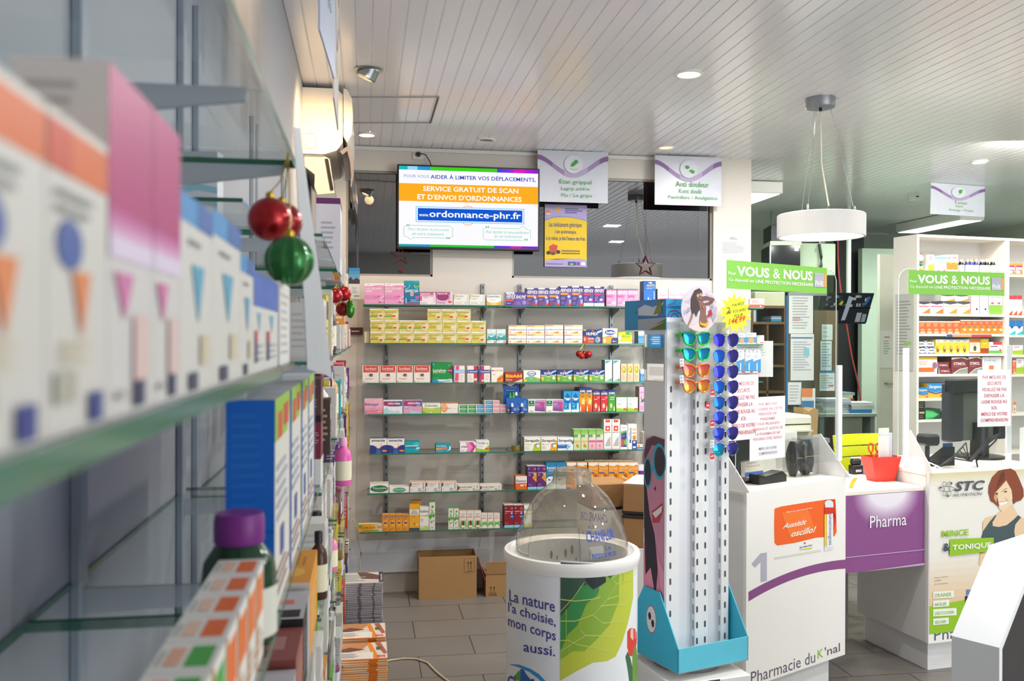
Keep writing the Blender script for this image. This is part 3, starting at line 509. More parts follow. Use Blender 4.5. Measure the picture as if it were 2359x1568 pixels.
 actifedall=B('eef0ea', ('p', [(0, 0), (1, 0), (1, .3), (.5, .5), (.15, .42), (0, .2)], '6cbf72'), ('e', .48, .73, .27, .2, '2f4490'), ('e', .48, .73, .23, .16, 'e6eaf4'), ('t', 'Actifed', .28, .64, .7, .82, '3a4f9e', 1.2), ('r', .32, .52, .64, .57, 'd8526a'), ('e', .8, .28, .07, .1, 'f0a23a'), ('e', .1, .14, .1, .12, 'f0cc3a'), ('n', .35, .18, .65, .4, 2, 'a6dca8'), s='b9bdb6', t='e4e6e0'),
 humexall=B('6fb23a', ('p', [(0, 1), (1, 1), (1, .62), (.5, .5), (0, .62)], '2f3a86'), ('p', [(0, .62), (.5, .5), (1, .62), (1, .57), (.5, .45), (0, .57)], 'e4ecea'), ('t', 'HUMEX', .2, .6, .74, .82, W_, 1.6), ('e', .48, .92, .06, .07, 'e0605a'), ('p', [(.66, .7), (1, .9), (1, .98), (.7, .88)], 'b9dcf4'), ('e', .82, .34, .09, .14, 'f0eedc'), ('e', .1, .28, .08, .18, 'e4c45a'), ('t', 'Allergie', .32, .33, .62, .43, 'e2efc8', .7), ('n', .34, .08, .62, .25, 2, 'b6dc8a'), s='4f8a34', t='32408c'),
 tallteal=B('f0f1ee', ('p', [(.05, .82), (.9, .97), (.1, .97)], '2aa6a6'), ('p', [(.05, .02), (.95, .16), (.95, .02)], '2aa6a6'), ('p', [(.05, .02), (.95, .02), (.95, .06), (.3, .07)], '7cc47c'), ('n', .3, .45, .7, .58, 4, 'c5cacc'), ('n', .35, .3, .75, .42, 3, 'b9bfd0'), s='5a756e', t='dfe4e0'),
 peach=B('f2cba6', ('e', .5, .68, .34, .2, 'f0a82c'), ('e', .6, .66, .22, .16, '62a845'), ('e', .5, .7, .18, .12, 'f4cf4a'), ('n', .2, .1, .8, .42, 4, 'e0a888'), s='c99a70', t='eac49e'),
 bebegel=B('f0b4c6', ('g', 0, 0, 1, .5, 'ee7f9c', 'f0b0c2', 5, 'y'), ('t', 'Bébégel', .03, .5, .75, .74, '5a5aa8', .8), ('l', [(.03, .18), (.2, .23), (.38, .18), (.4, .23), (.6, .22), (.87, .26)], .0018, '6a68b4'), ('e', .07, .12, .055, .055, '3fb0d4'), ('r', .72, .13, .88, .2, 'e8d0dc'), ('n', .3, .36, .75, .42, 1, 'c08ab0'), s='e6a8ba', t='ecd8da'),
 microlax=B('e9eff2', ('r', .02, .55, .98, .93, 'a03a70'), ('g', .4, .55, .98, .93, 'a03a70', '3a53a6', 8, 'x'), ('p', [(.02, .62), (.5, .52), (.98, .58), (.98, .5), (.02, .5)], 'e9eff2'), ('t', 'microlax', .25, .68, .9, .88, W_, 1.4), ('p', [(.02, .35), (.2, .48), (.3, .2), (.25, 0), (.02, 0)], 'b0d4e6'), ('p', [(.28, 0), (.34, .32), (.6, .16), (.9, .1), (.9, 0)], 'bcdcec'), ('r', .65, .14, .84, .26, 'dcdcd0'), s='dfe2e6', t='dfdedf'),
 microlaxb=B('dba3c6', ('r', .02, .58, .98, .97, 'a8407e'), ('g', .5, .55, .98, .97, 'a8407e', '4156a6', 7, 'x'), ('t', 'microlax', .25, .7, .92, .9, W_, 1.4), ('t', 'bébé', .72, .56, .92, .66, 'f0dcea', .6), ('p', [(.3, .5), (.4, .25), (.95, .1), (.95, 0), (.35, 0)], 'a8d4ea'), ('p', [(0, .5), (.2, .42), (.3, .5), (.1, .56)], 'b5d8ea'), ('n', .05, .1, .28, .2, 1, 'e8c4da'), s='d8b8cc', t='d8c2d0'),
 dulcolax=B('b6cf5c', ('p', [(0, 1), (1, 1), (1, .62), (.5, .5), (0, .62)], 'eef0e6'), ('t', 'Dulcolax', .14, .66, .86, .92, '4d7038', .6), ('e', .52, .79, .03, .05, 'f0b32a'), ('n', .25, .36, .8, .46, 1, 'd5e4a0'), ('p', [(0, 0), (0, .34), (.12, .2), (.3, 0)], '93b53c'), ('p', [(.42, .14), (.5, .2), (.54, .1), (.48, .04)], 'eaf0d0'), t='e4e6da'),
 contalax=B('f2ebe2', ('e', .2, .52, .19, .42, 'ec9a58'), ('e', .19, .56, .14, .3, 'f0b884'), ('t', 'Contalax', .06, .42, .6, .6, 'd98a5c', .4), ('n', .68, .4, .95, .5, 1, 'e8c9ae'), ('r', 0, .96, 1, 1, 'dc8a3c'), s='ddd4ca', t='d99a60'),
 smallgreen=B('e8e4da', ('r', .12, .12, 1, .94, '1f9a4a'), ('t', 'Vogalib', .16, .5, .9, .78, 'c6ecc8', .5), ('n', .2, .2, .8, .4, 1, '7fcf98'), s='d8d2c6', t='e6ded2'),
 smallblue=B('e8e4da', ('r', .1, .12, .98, .94, '2f92c8'), ('t', 'Nausic', .16, .5, .9, .78, 'c2e4f4', .5), ('n', .2, .2, .8, .4, 1, '8cc8e8'), s='d8d2c6', t='e6ded2'),
 smallpink=B('ece0da', ('r', .08, .1, .98, .9, 'eaa2b4'), ('t', 'Mercalm', .2, .5, .85, .74, 'c97a90', .3), s='dcc8c0', t='e6d4cc'),
 vogalene=B('f0eee8', ('p', [(.38, .12), (.98, .05), (.98, .95), (.4, .95)], 'a85a9e'), ('g', .4, .12, .98, .55, '7a3f8a', 'b078ae', 4, 'y'), ('r', .02, .5, .36, .92, '2a7a5a'), ('e', .19, .8, .04, .05, 'c8ecd8'), ('t', 'BIOGARAN', .05, .56, .33, .66, 'b5e0cc', .5), ('t', 'RACECA 20 mg', .42, .8, .96, .92, 'f0e2ee', .8), ('p', [(.82, .5), (.72, .75), (.84, .65), (.97, .8), (.9, .5), (.98, .25), (.84, .4), (.72, .2)], 'dc3a78'), ('n', .42, .55, .7, .72, 2, 'dcc0da'), ('t', '250', .08, .06, .3, .16, '8a8a6a'), s='d8d4ca', t='e2ded6'),
 bluenose=B('2a9cd4', ('p', [(.1, .7), (.5, .92), (.9, .7), (.9, .5), (.5, .4), (.1, .5)], '1f5fa8'), ('t', 'Rhinovex', .1, .62, .92, .72, W_, 1), ('r', .3, .56, .75, .64, 'dcecf6'), ('r', 0, 0, 1, .12, 'e8eef2'), ('p', [(.7, .12), (.92, .12), (.9, .38), (.82, .46), (.74, .38)], 'e4f0f6'), ('r', .06, .2, .6, .34, '1f6ab4'), ('n', .1, .22, .56, .32, 2, 'bfe0f2'), s='1f6aa0', t='2586c0'),
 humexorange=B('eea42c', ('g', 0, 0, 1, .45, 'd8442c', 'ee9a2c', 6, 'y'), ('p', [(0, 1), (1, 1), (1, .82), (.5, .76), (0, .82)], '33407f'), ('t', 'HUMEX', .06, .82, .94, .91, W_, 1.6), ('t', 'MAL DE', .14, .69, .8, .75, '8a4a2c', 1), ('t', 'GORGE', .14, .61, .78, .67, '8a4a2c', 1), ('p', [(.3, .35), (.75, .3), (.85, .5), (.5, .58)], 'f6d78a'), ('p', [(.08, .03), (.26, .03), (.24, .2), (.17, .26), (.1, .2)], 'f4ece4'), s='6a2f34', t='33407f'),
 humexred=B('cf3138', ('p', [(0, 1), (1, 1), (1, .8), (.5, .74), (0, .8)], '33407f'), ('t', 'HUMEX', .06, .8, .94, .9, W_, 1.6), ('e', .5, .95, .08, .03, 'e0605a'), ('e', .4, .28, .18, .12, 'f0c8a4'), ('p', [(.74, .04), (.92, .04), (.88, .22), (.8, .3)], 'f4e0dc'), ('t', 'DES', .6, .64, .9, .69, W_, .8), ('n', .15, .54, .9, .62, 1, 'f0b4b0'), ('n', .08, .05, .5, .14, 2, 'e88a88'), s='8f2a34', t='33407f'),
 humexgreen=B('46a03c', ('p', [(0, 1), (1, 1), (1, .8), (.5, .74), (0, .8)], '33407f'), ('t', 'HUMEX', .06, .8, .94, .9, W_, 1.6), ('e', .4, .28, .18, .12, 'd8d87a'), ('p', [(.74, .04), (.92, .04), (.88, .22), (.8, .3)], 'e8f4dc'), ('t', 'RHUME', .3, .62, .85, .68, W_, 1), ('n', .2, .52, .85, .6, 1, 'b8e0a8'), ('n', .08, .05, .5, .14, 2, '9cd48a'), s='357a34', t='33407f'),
 greenwhite=B('f2f3ec', ('r', 0, 0, 1, .22, '9cc83a'), ('p', [(0, .22), (.55, .22), (0, .34)], 'c5dc7a'), ('r', .68, .1, .96, .24, 'f0502a'), ('t', 'L52', .12, .76, .42, .88, '9a9a9a'), ('n', .12, .45, .6, .6, 2, '8fc46a'), ('n', .55, .8, .92, .86, 1, 'a9b4c4'), s='7ab03a', t='6fb83a'),
 pinkbaby=B('eeb8d2', ('p', [(.1, .4), (.35, .65), (.4, .48), (.85, .55), (.9, .42), (.3, .36)], '3f64b4'), ('e', .22, .46, .1, .08, 'f0d45a'), ('t', 'Diarigoz', .1, .74, .85, .81, 'b85aa0', .5), ('n', .1, .05, .8, .24, 3, 'c98ab8'), s='b08898', t='e2a9c4'),
 smecta=B('f1eeea', ('p', [(0, 0), (1, 0), (1, .56), (.8, .54), (.5, .33), (.2, .54), (0, .56)], '2f3f8c'), ('g', .36, .0, .64, .32, '4a72b8', '39549e', 4, 'y'), ('t', 'smecta', .1, .79, .88, .94, '333f80', 1.4), ('l', [(.34, .5), (.38, .38), (.5, .33), (.62, .38), (.66, .52), (.64, .66)], .0035, 'e88a4a'), ('r', .72, .1, .99, .22, 'f0904a'), s='d0ccc8', t='6f6f7a'),
 tealbox=B('1fa5b4', ('g', 0, 0, 1, .5, '189aa8', '2ab2be', 4, 'y'), ('e', .8, .75, .2, .2, '45c4cc'), ('r', .02, .56, .84, .67, 'e6f4f4'), ('t', 'Smebiocta', .05, .57, .8, .66, '1f5f9a', .6), ('r', .06, .42, .7, .5, '2a74b0'), ('p', [(.72, .25), (.98, .35), (.98, .5), (.8, .5)], 'b9e6ea'), s='168290', t='1b8f9c'),
 tealorange=B('1f9cb0', ('p', [(.0, .3), (.75, .34), (.75, .62), (.0, .56)], 'ee9a5a'), ('t', 'Imodium', .04, .7, .7, .9, 'd5f0f2', 1), ('t', 'lingual', .38, .4, .72, .55, '2a5aa0', .6), ('p', [(.7, .15), (1, .3), (1, .7), (.9, .75), (.9, .4)], 'e6f4f4'), ('n', .05, .08, .6, .2, 1, '8fd8e0'), s='17808f'),
 cristal=B('f2eeee', ('p', [(.36, 1), (.75, 1), (1, .55), (.78, 0), (.36, 0), (.45, .28), (.5, .5), (.4, .75)], 'ee8fc0'), ('p', [(.55, 1), (.75, 1), (1, .55), (.78, 0), (.6, 0), (.8, .5)], 'e2459c'), ('p', [(.68, 1), (.78, 1), (1, .55), (.8, 0), (.72, 0), (.88, .52)], 'c92a86'), ('t', 'cristal', .06, .46, .48, .66, '4a3a4a', 1), ('n', .06, .06, .3, .22, 2, 'e6a0c4')),
 tiorfast=B('f1f2ec', ('p', [(0, 0), (1, 0), (1, .62), (.6, .2), (0, .34)], 'a5c93a'), ('t', 'Tiorfast', .06, .68, .7, .92, '8a3f6a', .6), ('n', .06, .42, .62, .54, 2, 'b5bcae'), ('r', .7, .18, .96, .34, 'f0502a'), ('e', .87, .75, .05, .05, '54707e'), ('n', .06, .06, .3, .14, 1, 'd8e8a0')),
 strepsg=B('f1f0e8', ('p', [(.5, 0), (1, 0), (1, .7), (.88, .55), (.6, .5), (.55, .2)], 'b4d22c'), ('e', .8, .4, .14, .16, '8c8f94'), ('e', .84, .36, .1, .12, 'eef0e4'), ('t', 'Strepsils', .05, .6, .92, .86, '33383a', 1.1), ('t', 'Sans sucre', .06, .44, .46, .53, 'b2c83a', .6), ('n', .06, .12, .34, .34, 4, 'cccec4'), s='a9aaa2', t='e8e4da'),
 strepsy=B('f2efe6', ('p', [(.5, 0), (1, 0), (1, .8), (.88, .6), (.6, .5), (.6, .2)], 'f0aa2c'), ('e', .8, .4, .14, .16, '8c8f94'), ('e', .84, .36, .1, .12, 'f4eee0'), ('t', 'Strepsils', .05, .6, .92, .86, '33383a', 1.1), ('t', 'Miel Citron', .06, .44, .52, .53, 'f0a040', .6), ('n', .06, .12, .34, .34, 4, 'cccec4'), s='d8cfc0', t='e8e4da'),
 strepsb=B('eef0f2', ('r', 0, .16, .6, .46, '2c6cb8'), ('p', [(.55, 0), (1, .5), (1, .78), (.78, .5)], '6a7078'), ('p', [(.52, .05), (.72, .2), (.78, .5), (.62, .42)], '8fc4e8'), ('e', .82, .44, .12, .14, 'e4e8ec'), ('t', 'Strepsils', .05, .6, .92, .86, '33383a', 1.1), ('t', 'Lidocaïne', .04, .36, .5, .45, 'd5e6f4', .6), s='d0d4d8', t='c8ccd4'),
 greentall=B('cfe0b0', ('g', 0, .75, 1, 1, 'a5cf70', '74b84a', 4, 'y'), ('r', .03, .62, .55, .74, '2f6f5a'), ('t', 'Vicks', .08, .64, .5, .71, 'cfe8d8', .8), ('r', .1, .38, .9, .46, 'f0b84a'), ('e', .5, .22, .18, .09, 'e8902c'), ('e', .68, .18, .1, .06, '7ab84a'), s='9cbf7c', t='dfe6d0'),
 greenpink=B('dbe0c0', ('g', 0, .75, 1, 1, 'a5cf70', '74b84a', 4, 'y'), ('r', 0, 0, 1, .5, 'eebcc8'), ('r', .03, .62, .55, .74, '2f6f5a'), ('t', 'Vicks', .08, .64, .5, .71, 'cfe8d8', .8), ('r', .06, .38, .94, .46, 'd8568a'), ('e', .5, .2, .16, .08, 'ee8a9a'), ('n', .2, .04, .8, .1, 1, 'e0a0b0'), s='9cbf7c', t='dfe6d0'),
 redhat=B('f1efea', ('r', .2, .9, .78, .99, 'e05a4a'), ('r', .2, .62, .78, .78, 'dc4a3a'), ('p', [(.3, .7), (.5, .74), (.7, .7), (.5, .66)], 'f2e4e0'), ('t', 'BIOSTIPI', .1, .55, .9, .59, '6a6a70', .6), ('p', [(.15, .12), (.5, .34), (.85, .44), (.85, .12)], 'b9bbbc'), ('p', [(.55, .14), (.85, .28), (.85, .14)], 'e6a898'), ('r', .05, 0, .95, .05, 'd5d5d2'), ('r', 0, .8, 1, .81, 'c8c6c2'), s='c0beb8', t='ebe8e2'),
 darkblue=B('f0f0ec', ('p', [(.1, .1), (.9, .1), (.88, .72), (.1, .66)], '39458c'), ('p', [(.06, .64), (.9, .72), (.9, .8), (.06, .74)], '6fb84a'), ('e', .35, .28, .22, .16, 'c95a5a'), ('e', .7, .3, .16, .14, '7ac04a'), ('n', .15, .88, .85, .93, 1, 'e8a0b0'), ('n', .2, .5, .7, .62, 2, '8f9acc')),
 maxilase=B('f2efe8', ('r', .46, 0, 1, .36, '2f4a9c'), ('e', .72, .46, .2, .1, 'ee8a2c'), ('v', 'Maxilase', .12, .26, .4, .86, '2f74b8', .9), ('r', .5, .74, .95, .84, 'f0c898'), ('r', .5, .62, .95, .68, 'f0b06a'), ('e', .72, .28, .14, .05, 'd5e2f0'), ('r', .56, .04, .9, .12, 'e4e6ee')),
 magenta=B('f0ece6', ('r', .06, .15, .3, .75, 'd83a94'), ('t', 'Drill', .36, .5, .9, .76, '8a8a8a', .4), s='d0ccc4', t='e6e2da'),
 smalltube=B('f0ece6', ('r', 0, .1, 1, .4, '2f6ab4'), ('r', .1, .5, .5, .8, 'e87a2c'), t='c0a898'),
 titan=B('f0f0ec', ('e', .5, .45, .47, .35, '2f7a56'), ('l', [(.5 + .47 * math.cos(a / 5), .45 + .37 * math.sin(a / 5)) for a in range(-8, 9)], .0015, 'd8b45a'), ('t', 'Titanoréine', .14, .42, .9, .62, 'eef2ea', .8), ('t', 'suppositoires', .3, .24, .68, .34, 'b8d8c4', .3), t='e6d8c0'),
 titanflat=B('f0f0ec', ('e', .5, .45, .33, .4, '5aa890'), ('l', [(.5 + .33 * math.cos(a / 5), .45 + .42 * math.sin(a / 5)) for a in range(-15, 16)], .0012, 'd8b45a'), ('t', 'Titanoréine', .26, .42, .76, .62, 'eef2ea', .6), t='e6e4dc'),
 phlebo=B('eeeae6', ('r', 0, .6, .1, .98, '8a3a62'), ('t', 'PHLEBOSUP', .14, .78, .7, .9, '6a5a72', .5), ('r', .82, .3, .9, 1, 'a9a9b4'), ('r', .9, .3, .96, 1, 'd9d9de'), ('n', .16, .55, .7, .7, 2, 'dcb9b9'), ('e', .63, .25, .1, .18, 'b5b3bc'), ('r', .64, .02, .98, .24, 'd5d2c4'), ('r', .12, .2, .14, .36, '55555a'), t='e8c8a8'),
 phlebocreme=B('ece6da', ('r', 0, .3, .07, .8, '7e2f4a'), ('t', 'PHLEBOCRÈME', .09, .55, .63, .8, '4a4048', 1), ('e', .73, .25, .05, .2, 'a9a7ac'), ('r', .75, .05, .99, .3, 'd8d2c6'), ('n', .1, .12, .5, .4, 2, 'c8b8b0'), ('n', .68, .65, .78, .78, 1, 'd8b0a8'), ('r', .87, .5, .92, .95, 'b5b2b5'), t='e6dccc'),
 exomuc=B('f0ebe2', ('r', 0, 0, 1, .48, 'ee6a26'), ('t', 'Exomuc', .06, .56, .95, .74, '4a4f90', 1.2), ('r', .4, .25, .72, .38, 'e6e0dc'), ('e', .88, .34, .07, .06, 'f6d0b0'), ('n', .3, .48, .95, .53, 1, 'f0b890'), t='e8824a', s='e07036'),
 purple=B('6a2f74', ('r', 0, 0, 1, .11, '8fd0e8'), ('p', [(.5, .5), (1, .75), (1, .3)], 'e8a62c'), ('e', .76, .66, .09, .035, 'e4d8e8'), ('r', .06, .86, .2, .93, '4fa8d8'), ('e', .8, .88, .12, .05, 'd8a440'), ('e', .8, .88, .07, .03, '6a2f74'), ('t', 'Carbocistéine', .06, .7, .92, .75, 'e4d8e8', .7), ('n', .06, .58, .5, .67, 2, 'c0a0c8'), ('t', '2 %', .68, .48, .9, .53, '7a4a2a', .8), ('n', .06, .15, .55, .25, 2, 'a880b0'), s='54265e', t='e8e0d8'),
 bluebroncho=B('2a86b8', ('r', 0, 0, 1, .48, 'e4eef0'), ('p', [(0, .4), (.5, .55), (1, .44), (1, .52), (0, .52)], '2a86b8'), ('t', 'Bronchokod', .06, .76, .95, .87, 'e4f0f4', 1.2), ('t', 'SANS SUCRE', .2, .67, .85, .74, 'cfe6ee', .8), ('n', .2, .55, .8, .6, 1, 'd89a6a'), ('p', [(.2, .4), (.5, .34), (.2, .32)], '3a5a9a'), t='2478a6', s='226c96'),
 orangelem=B('eb9a34', ('r', 0, .9, 1, 1, 'f0e8dc'), ('p', [(0, .9), (.6, .86), (1, .94), (1, .9)], 'f0e8dc'), ('t', 'CARBOCISTÉINE', .08, .74, .95, .79, 'f6e4c8', .6), ('t', 'UPSA', .06, .66, .35, .7, 'f6e4c8', .6), ('r', .05, .57, .62, .62, '4a5a9c'), ('e', .72, .47, .2, .1, 'b8601c'), ('p', [(.3, .5), (.9, .36), (.9, .32), (.4, .4)], 'f4d8a8'), ('e', .5, .24, .3, .07, 'd8741c'), ('e', .5, .24, .18, .04, 'f0b04a'), ('r', .55, .04, .85, .1, 'f04a28'), ('r', 0, 0, .4, .05, '3a4a94'), s='d0842c', t='e6b880'),
 contrecoups=B('eaa428', ('g', .5, 0, 1, 1, 'eaa428', 'e4e0d0', 8, 'x'), ('p', [(.02, .82), (.22, .82), (.04, .5)], '4a9a4a'), ('t', 'CONTRE-COUPS', .08, .38, .7, .62, '5a4a2a', .4), ('t', 'ml', .82, .4, .98, .8, '6a6258', .3, .2), ('r', .15, .1, .86, .18, '4f9a4a'), t='ead9a8', s='d89824'),
 arnica=B('ee9e34', ('r', .12, .83, .88, .92, '5a4a7c'), ('t', 'ARNICA', .16, .85, .84, .9, 'f0d8b0', .5), ('e', .5, .5, .22, .07, '5a4a88'), ('r', .44, .52, .58, .62, 'f0e0d0'), ('n', .16, .68, .86, .8, 2, 'd07c2c'), ('r', .38, .32, .72, .37, 'f6e8d4'), ('n', .15, .06, .8, .2, 2, 'd8842c'), s='da8a28', t='e8a850'),
 sucreor=B('efae3a', ('r', .02, .6, .98, .8, 'ece8e4'), ('t', 'HUILE', .3, .75, .68, .78, '5a5f90', 1), ('t', 'AMANDE', .2, .69, .78, .73, '5a5f90', 1), ('t', 'DE RICIN', .15, .63, .85, .67, '5a5f90', 1), ('r', 0, 0, 1, .1, '4a5468'), ('n', .2, .5, .75, .56, 1, 'd08a2c'), ('e', .5, .26, .08, .035, 'c07a1c'), ('e', .76, .22, .12, .03, 'f4dca0'), s='d8982c', t='d8941c'),
 passi=B('eeeee6', ('r', 0, .58, 1, .64, 'e8cc4a'), ('g', 0, 0, 1, .2, 'b4cc5a', 'e4e8d0', 4, 'y'), ('t', 'Passiflorine', .05, .75, .96, .86, '5a6a78', .6), ('e', .85, .62, .1, .04, 'b8cc5a'), ('n', .1, .36, .5, .5, 2, 'a8a8a0'), ('e', .7, .14, .2, .05, 'c8d48a'), t='d5d3ca'),
 mint=B('e6e2d4', ('e', .55, .8, .2, .045, '4aae4a'), ('p', [(.25, .74), (.5, .7), (.75, .6), (.7, .56), (.4, .64)], '6fbf62'), ('p', [(0, .5), (.3, .56), (.5, .5), (.75, .56), (1, .52), (.8, .42), (.5, .46), (.2, .36), (.05, .42)], '46a846'), ('p', [(.15, .58), (.5, .64), (.9, .56), (.5, .54)], '8fce84'), ('e', .5, .5, .1, .02, 'c96a7a'), ('e', .4, .28, .12, .04, '4aa84a'), ('e', .74, .32, .1, .025, '5fb457'), ('r', 0, .97, 1, 1, '3f9e3f'), ('n', .3, .06, .7, .12, 2, 'a8c8a0'), s='cfcaba', t='46a03e'),
 ricql=B('ece6da', ('t', 'ALCOOL', .15, .8, .8, .87, 'd8604e', .9), ('t', 'DE', .4, .72, .62, .78, 'd8604e', .9), ('t', 'MENTHE', .12, .64, .85, .7, 'd8604e', .9), ('p', [(.05, .12), (.2, .5), (.5, .4), (.85, .5), (.98, .15), (.7, .02), (.3, .02)], '74b554'), ('r', .38, .08, .68, .42, '8a2a34'), ('r', .3, .08, .8, .2, 'eee8e0'), ('r', .46, .42, .6, .48, '7a2a30'), s='d2ccbe', t='dccab4'),
 ricqls=B('ece6da', ('t', 'ALCOOL', .15, .84, .8, .91, 'd8604e', .9), ('t', 'DE', .4, .75, .62, .81, 'd8604e', .9), ('t', 'MENTHE', .12, .65, .85, .72, 'd8604e', .9), ('p', [(.05, .2), (.2, .48), (.5, .4), (.85, .5), (.98, .2), (.7, .1), (.3, .1)], '74b554'), ('e', .5, .16, .26, .08, 'f0eee6'), s='d2ccbe', t='dccab4'),
 ambroxol=B('8c2430', ('r', 0, 0, 1, .11, '8fd0e8'), ('p', [(.6, .48), (1, .68), (1, .3)], '2f4fa8'), ('t', '0,8%', .64, .46, .98, .52, 'e4e8f4', .9), ('e', .78, .64, .09, .035, 'e4e0e8'), ('r', .06, .84, .22, .91, '4fa8d8'), ('e', .8, .86, .11, .05, 'd8a440'), ('e', .8, .86, .06, .03, '8c2430'), ('t', 'Ambroxol', .06, .7, .92, .76, 'eedcdc', 1), ('n', .06, .6, .4, .66, 1, 'd0a0a8'), ('n', .06, .15, .6, .24, 2, 'b87880'), s='6f1c28', t='e6dcd4'))
citY = dict(SPEC['citrate']); citY['e'] = [e if e[-1] != '58b06a' else e[:-1] + ('e8d22c',) for e in citY['e']]; SPEC['citratey'] = citY
lan2 = dict(SPEC['lansoyl']); lan2['e'] = [('p', [(.05, 0), (.42, 0), (.42, 1), (.1, 1)], 'd63a4a'), ('p', [(0, 0), (.05, 0), (.12, .6), (.14, 1), (0, 1)], '2f3f92'), ('r', .06, .55, 1, .76, '2c3c8c'), ('t', 'Lansoyl', .1, .57, .95, .73, W_, .9), ('n', .55, .1, .92, .48, 4, 'd5cac4'), ('e', .3, .1, .1, .05, 'efe8e0')]; SPEC['lansoylb'] = lan2
# ---------------------------------------------------------------- back-wall shelving
SY = 5.88; TH = .009
def xw(u, Y=SY): return onY(u, 900, Y).x
LEV = [(836, 1157, 701.5), (842, 1164, 790), (846, 1165, 881), (847, 1168, 952.5), (851, 1171, 1042.5), (847, 1167, 1133), (829, 1153, 1221)]
SZ = [onY(1000, v, SY).z for _, _, v in LEV]
LN = ['top', 'second', 'third', 'fourth', 'fifth', 'sixth', 'lowest']
for i, (u0, u1, v) in enumerate(LEV):
    for j, (a, b) in enumerate(((u0, u1), (u1 + 5, 1493), (1497, 1760))):
        if i > 2 and j == 2: continue
        m = MB(); xa, xb = xw(a), min(xw(b), XR - .01); pane(m, (xa, SY, SZ[i] - TH), (xb, WY - .022, SZ[i]))
        tag(m.build('glass_shelf', None, ((xa + xb) / 2, SY, SZ[i] - TH), world=True), '%s glass shelf from above in the %s section of the back wall' % (LN[i], ['left', 'middle', 'right'][j]), 'shelf', 'glass shelves on the back wall')
for k, (u, top) in enumerate(((890, 700), (1111.5, 654), (1197.5, 655), (1408.5, 657), (1489, 690))):
    x = onY(u, 900, WY - .02).x; zt_ = onY(u, top, WY).z; zb_ = .405
    o = thing('shelf_upright', '%s slotted steel shelf upright from the left on the back wall' % ORD[k], 'shelf support', (x, WY - .006, zb_), 0, 'slotted shelf uprights')
    m = MB(); m.box((-.012, -.016, 0), (.012, 0, zt_ - zb_), mat('878d90', .35, .6))
    z = .02
    while z < zt_ - zb_ - .02: m.box((-.0035, -.0168, z), (.0035, -.016, z + .018), mat('2b2d2f', .6)); z += .05
    m.build('rail', o)
    for i, zz in enumerate(SZ):
        if zz > zt_ or (k == 4 and i > 4): continue
        m = MB(); Z = zz - zb_ - TH - .0005
        m.prism([(-.016, Z), (-.22, Z), (-.22, Z - .012), (-.06, Z - .045), (-.016, Z - .06)], lambda a, b, t: (-.002 + t, a, b), .004, mat('8f979a', .3, .6)); m.build('bracket', o)
SHELFTXT = ['top shelf', 'second shelf', 'third shelf', 'fourth shelf', 'fifth shelf', 'sixth shelf', 'lowest shelf']
def put(key, lev, u0, u1, vt, label, group=None, zb=None, d=.09, Y=5.893, name='medicine_box', cat='box', hfix=None):
    x0, x1 = xw(u0, Y), xw(u1, Y); z = SZ[lev] if zb is None else zb
    h = hfix or max(.012, onY((u0 + u1) / 2, vt, Y).z - z)
    carton(key, x1 - x0 - .0012, h, d, SPEC[key], name, ((x0 + x1) / 2, Y, z + .0003), 0, label, cat, group)
    return z + h + .0004
def many(key, lev, us, vt, desc, group, d=.09, where=None, rows=1, **kw):
    n = len(us); where = where or SHELFTXT[lev]; wmean = sum(xw(b) - xw(a) for a, b in us) / n
    for i, (a, b) in enumerate(us):
        c = (a + b) / 2; hw = (xw(c + 1) - xw(c)); du = wmean / hw / 2
        lab = ('left' if i == 0 else 'right') + ' one of two ' + desc if n == 2 else ('%s from left of %s %s' % (ORD[i], NUM[n], desc))
        put(key, lev, c - du, c + du, vt, lab if len((lab + where).split()) > 15 else lab + ', ' + where, group, d=d, **kw)
def behind(key, lev, u0, u1, vt, label, group, n=1, d=.09, step=.05):
    """cartons queued behind the front one on the same shelf"""
    for i in range(n):
        Y = 5.893 + d + .002 + i * (step + .001)
        x0, x1 = xw(u0), xw(u1); h = onY((u0 + u1) / 2, vt, 5.893).z - SZ[lev]
        carton(key, x1 - x0 - .0012, h, min(step, WY - .03 - Y), SPEC[key], 'medicine_box', ((x0 + x1) / 2, Y, SZ[lev] + .0003), 0, label + ', %s behind the front' % ORD[i], 'box', group)
# top shelf
many('polysilane', 0, [(838.6, 884), (884.7, 930)], 652.5, 'large pink cartons at the left end', 'pink antacid cartons')
put('gaviscon', 0, 930.6, 965.7, 646.4, 'tall teal carton with a body outline beside two pink cartons on the top shelf')
put('mglight', 0, 966.2, 1004, 672.4, 'pale pink and white low carton right of the tall teal one, top shelf')
put('mgdark', 0, 1004.6, 1043, 672.4, 'dark pink low carton with an orange price sticker on the top shelf')
many('dacryo', 0, [(1044, 1080.2), (1080.6, 1116.8)], 677.8, 'low white cartons with a yellow corner', 'white eye-drop cartons')
put('oxybol', 0, 1120.6, 1153.4, 679.4, 'small white carton with yellow petals at the end of the left top shelf')
put('fervexrhume', 0, 1164, 1212.5, 673, 'wide purple carton lettered rhume at the start of the middle top shelf')
many('fervex', 0, [(1213, 1238.3), (1238.5, 1264), (1264.2, 1289.8)], 663.4, 'shorter purple sachet cartons with orange bands', 'purple cold-remedy cartons')
many('fervextall', 0, [(1290, 1316.4), (1316.7, 1342.8)], 659, 'taller purple cartons with orange bands', 'tall purple cold-remedy cartons')
many('fervexwhite', 0, [(1343, 1367.5), (1368.2, 1391)], 660, 'purple cartons with a white bottom strip', 'purple and white cold-remedy cartons')
many('fervexpink', 0, [(1395.7, 1420.3), (1421.2, 1445), (1445.2, 1469)], 665, 'pink cartons with grey tops', 'pink cold-remedy cartons')
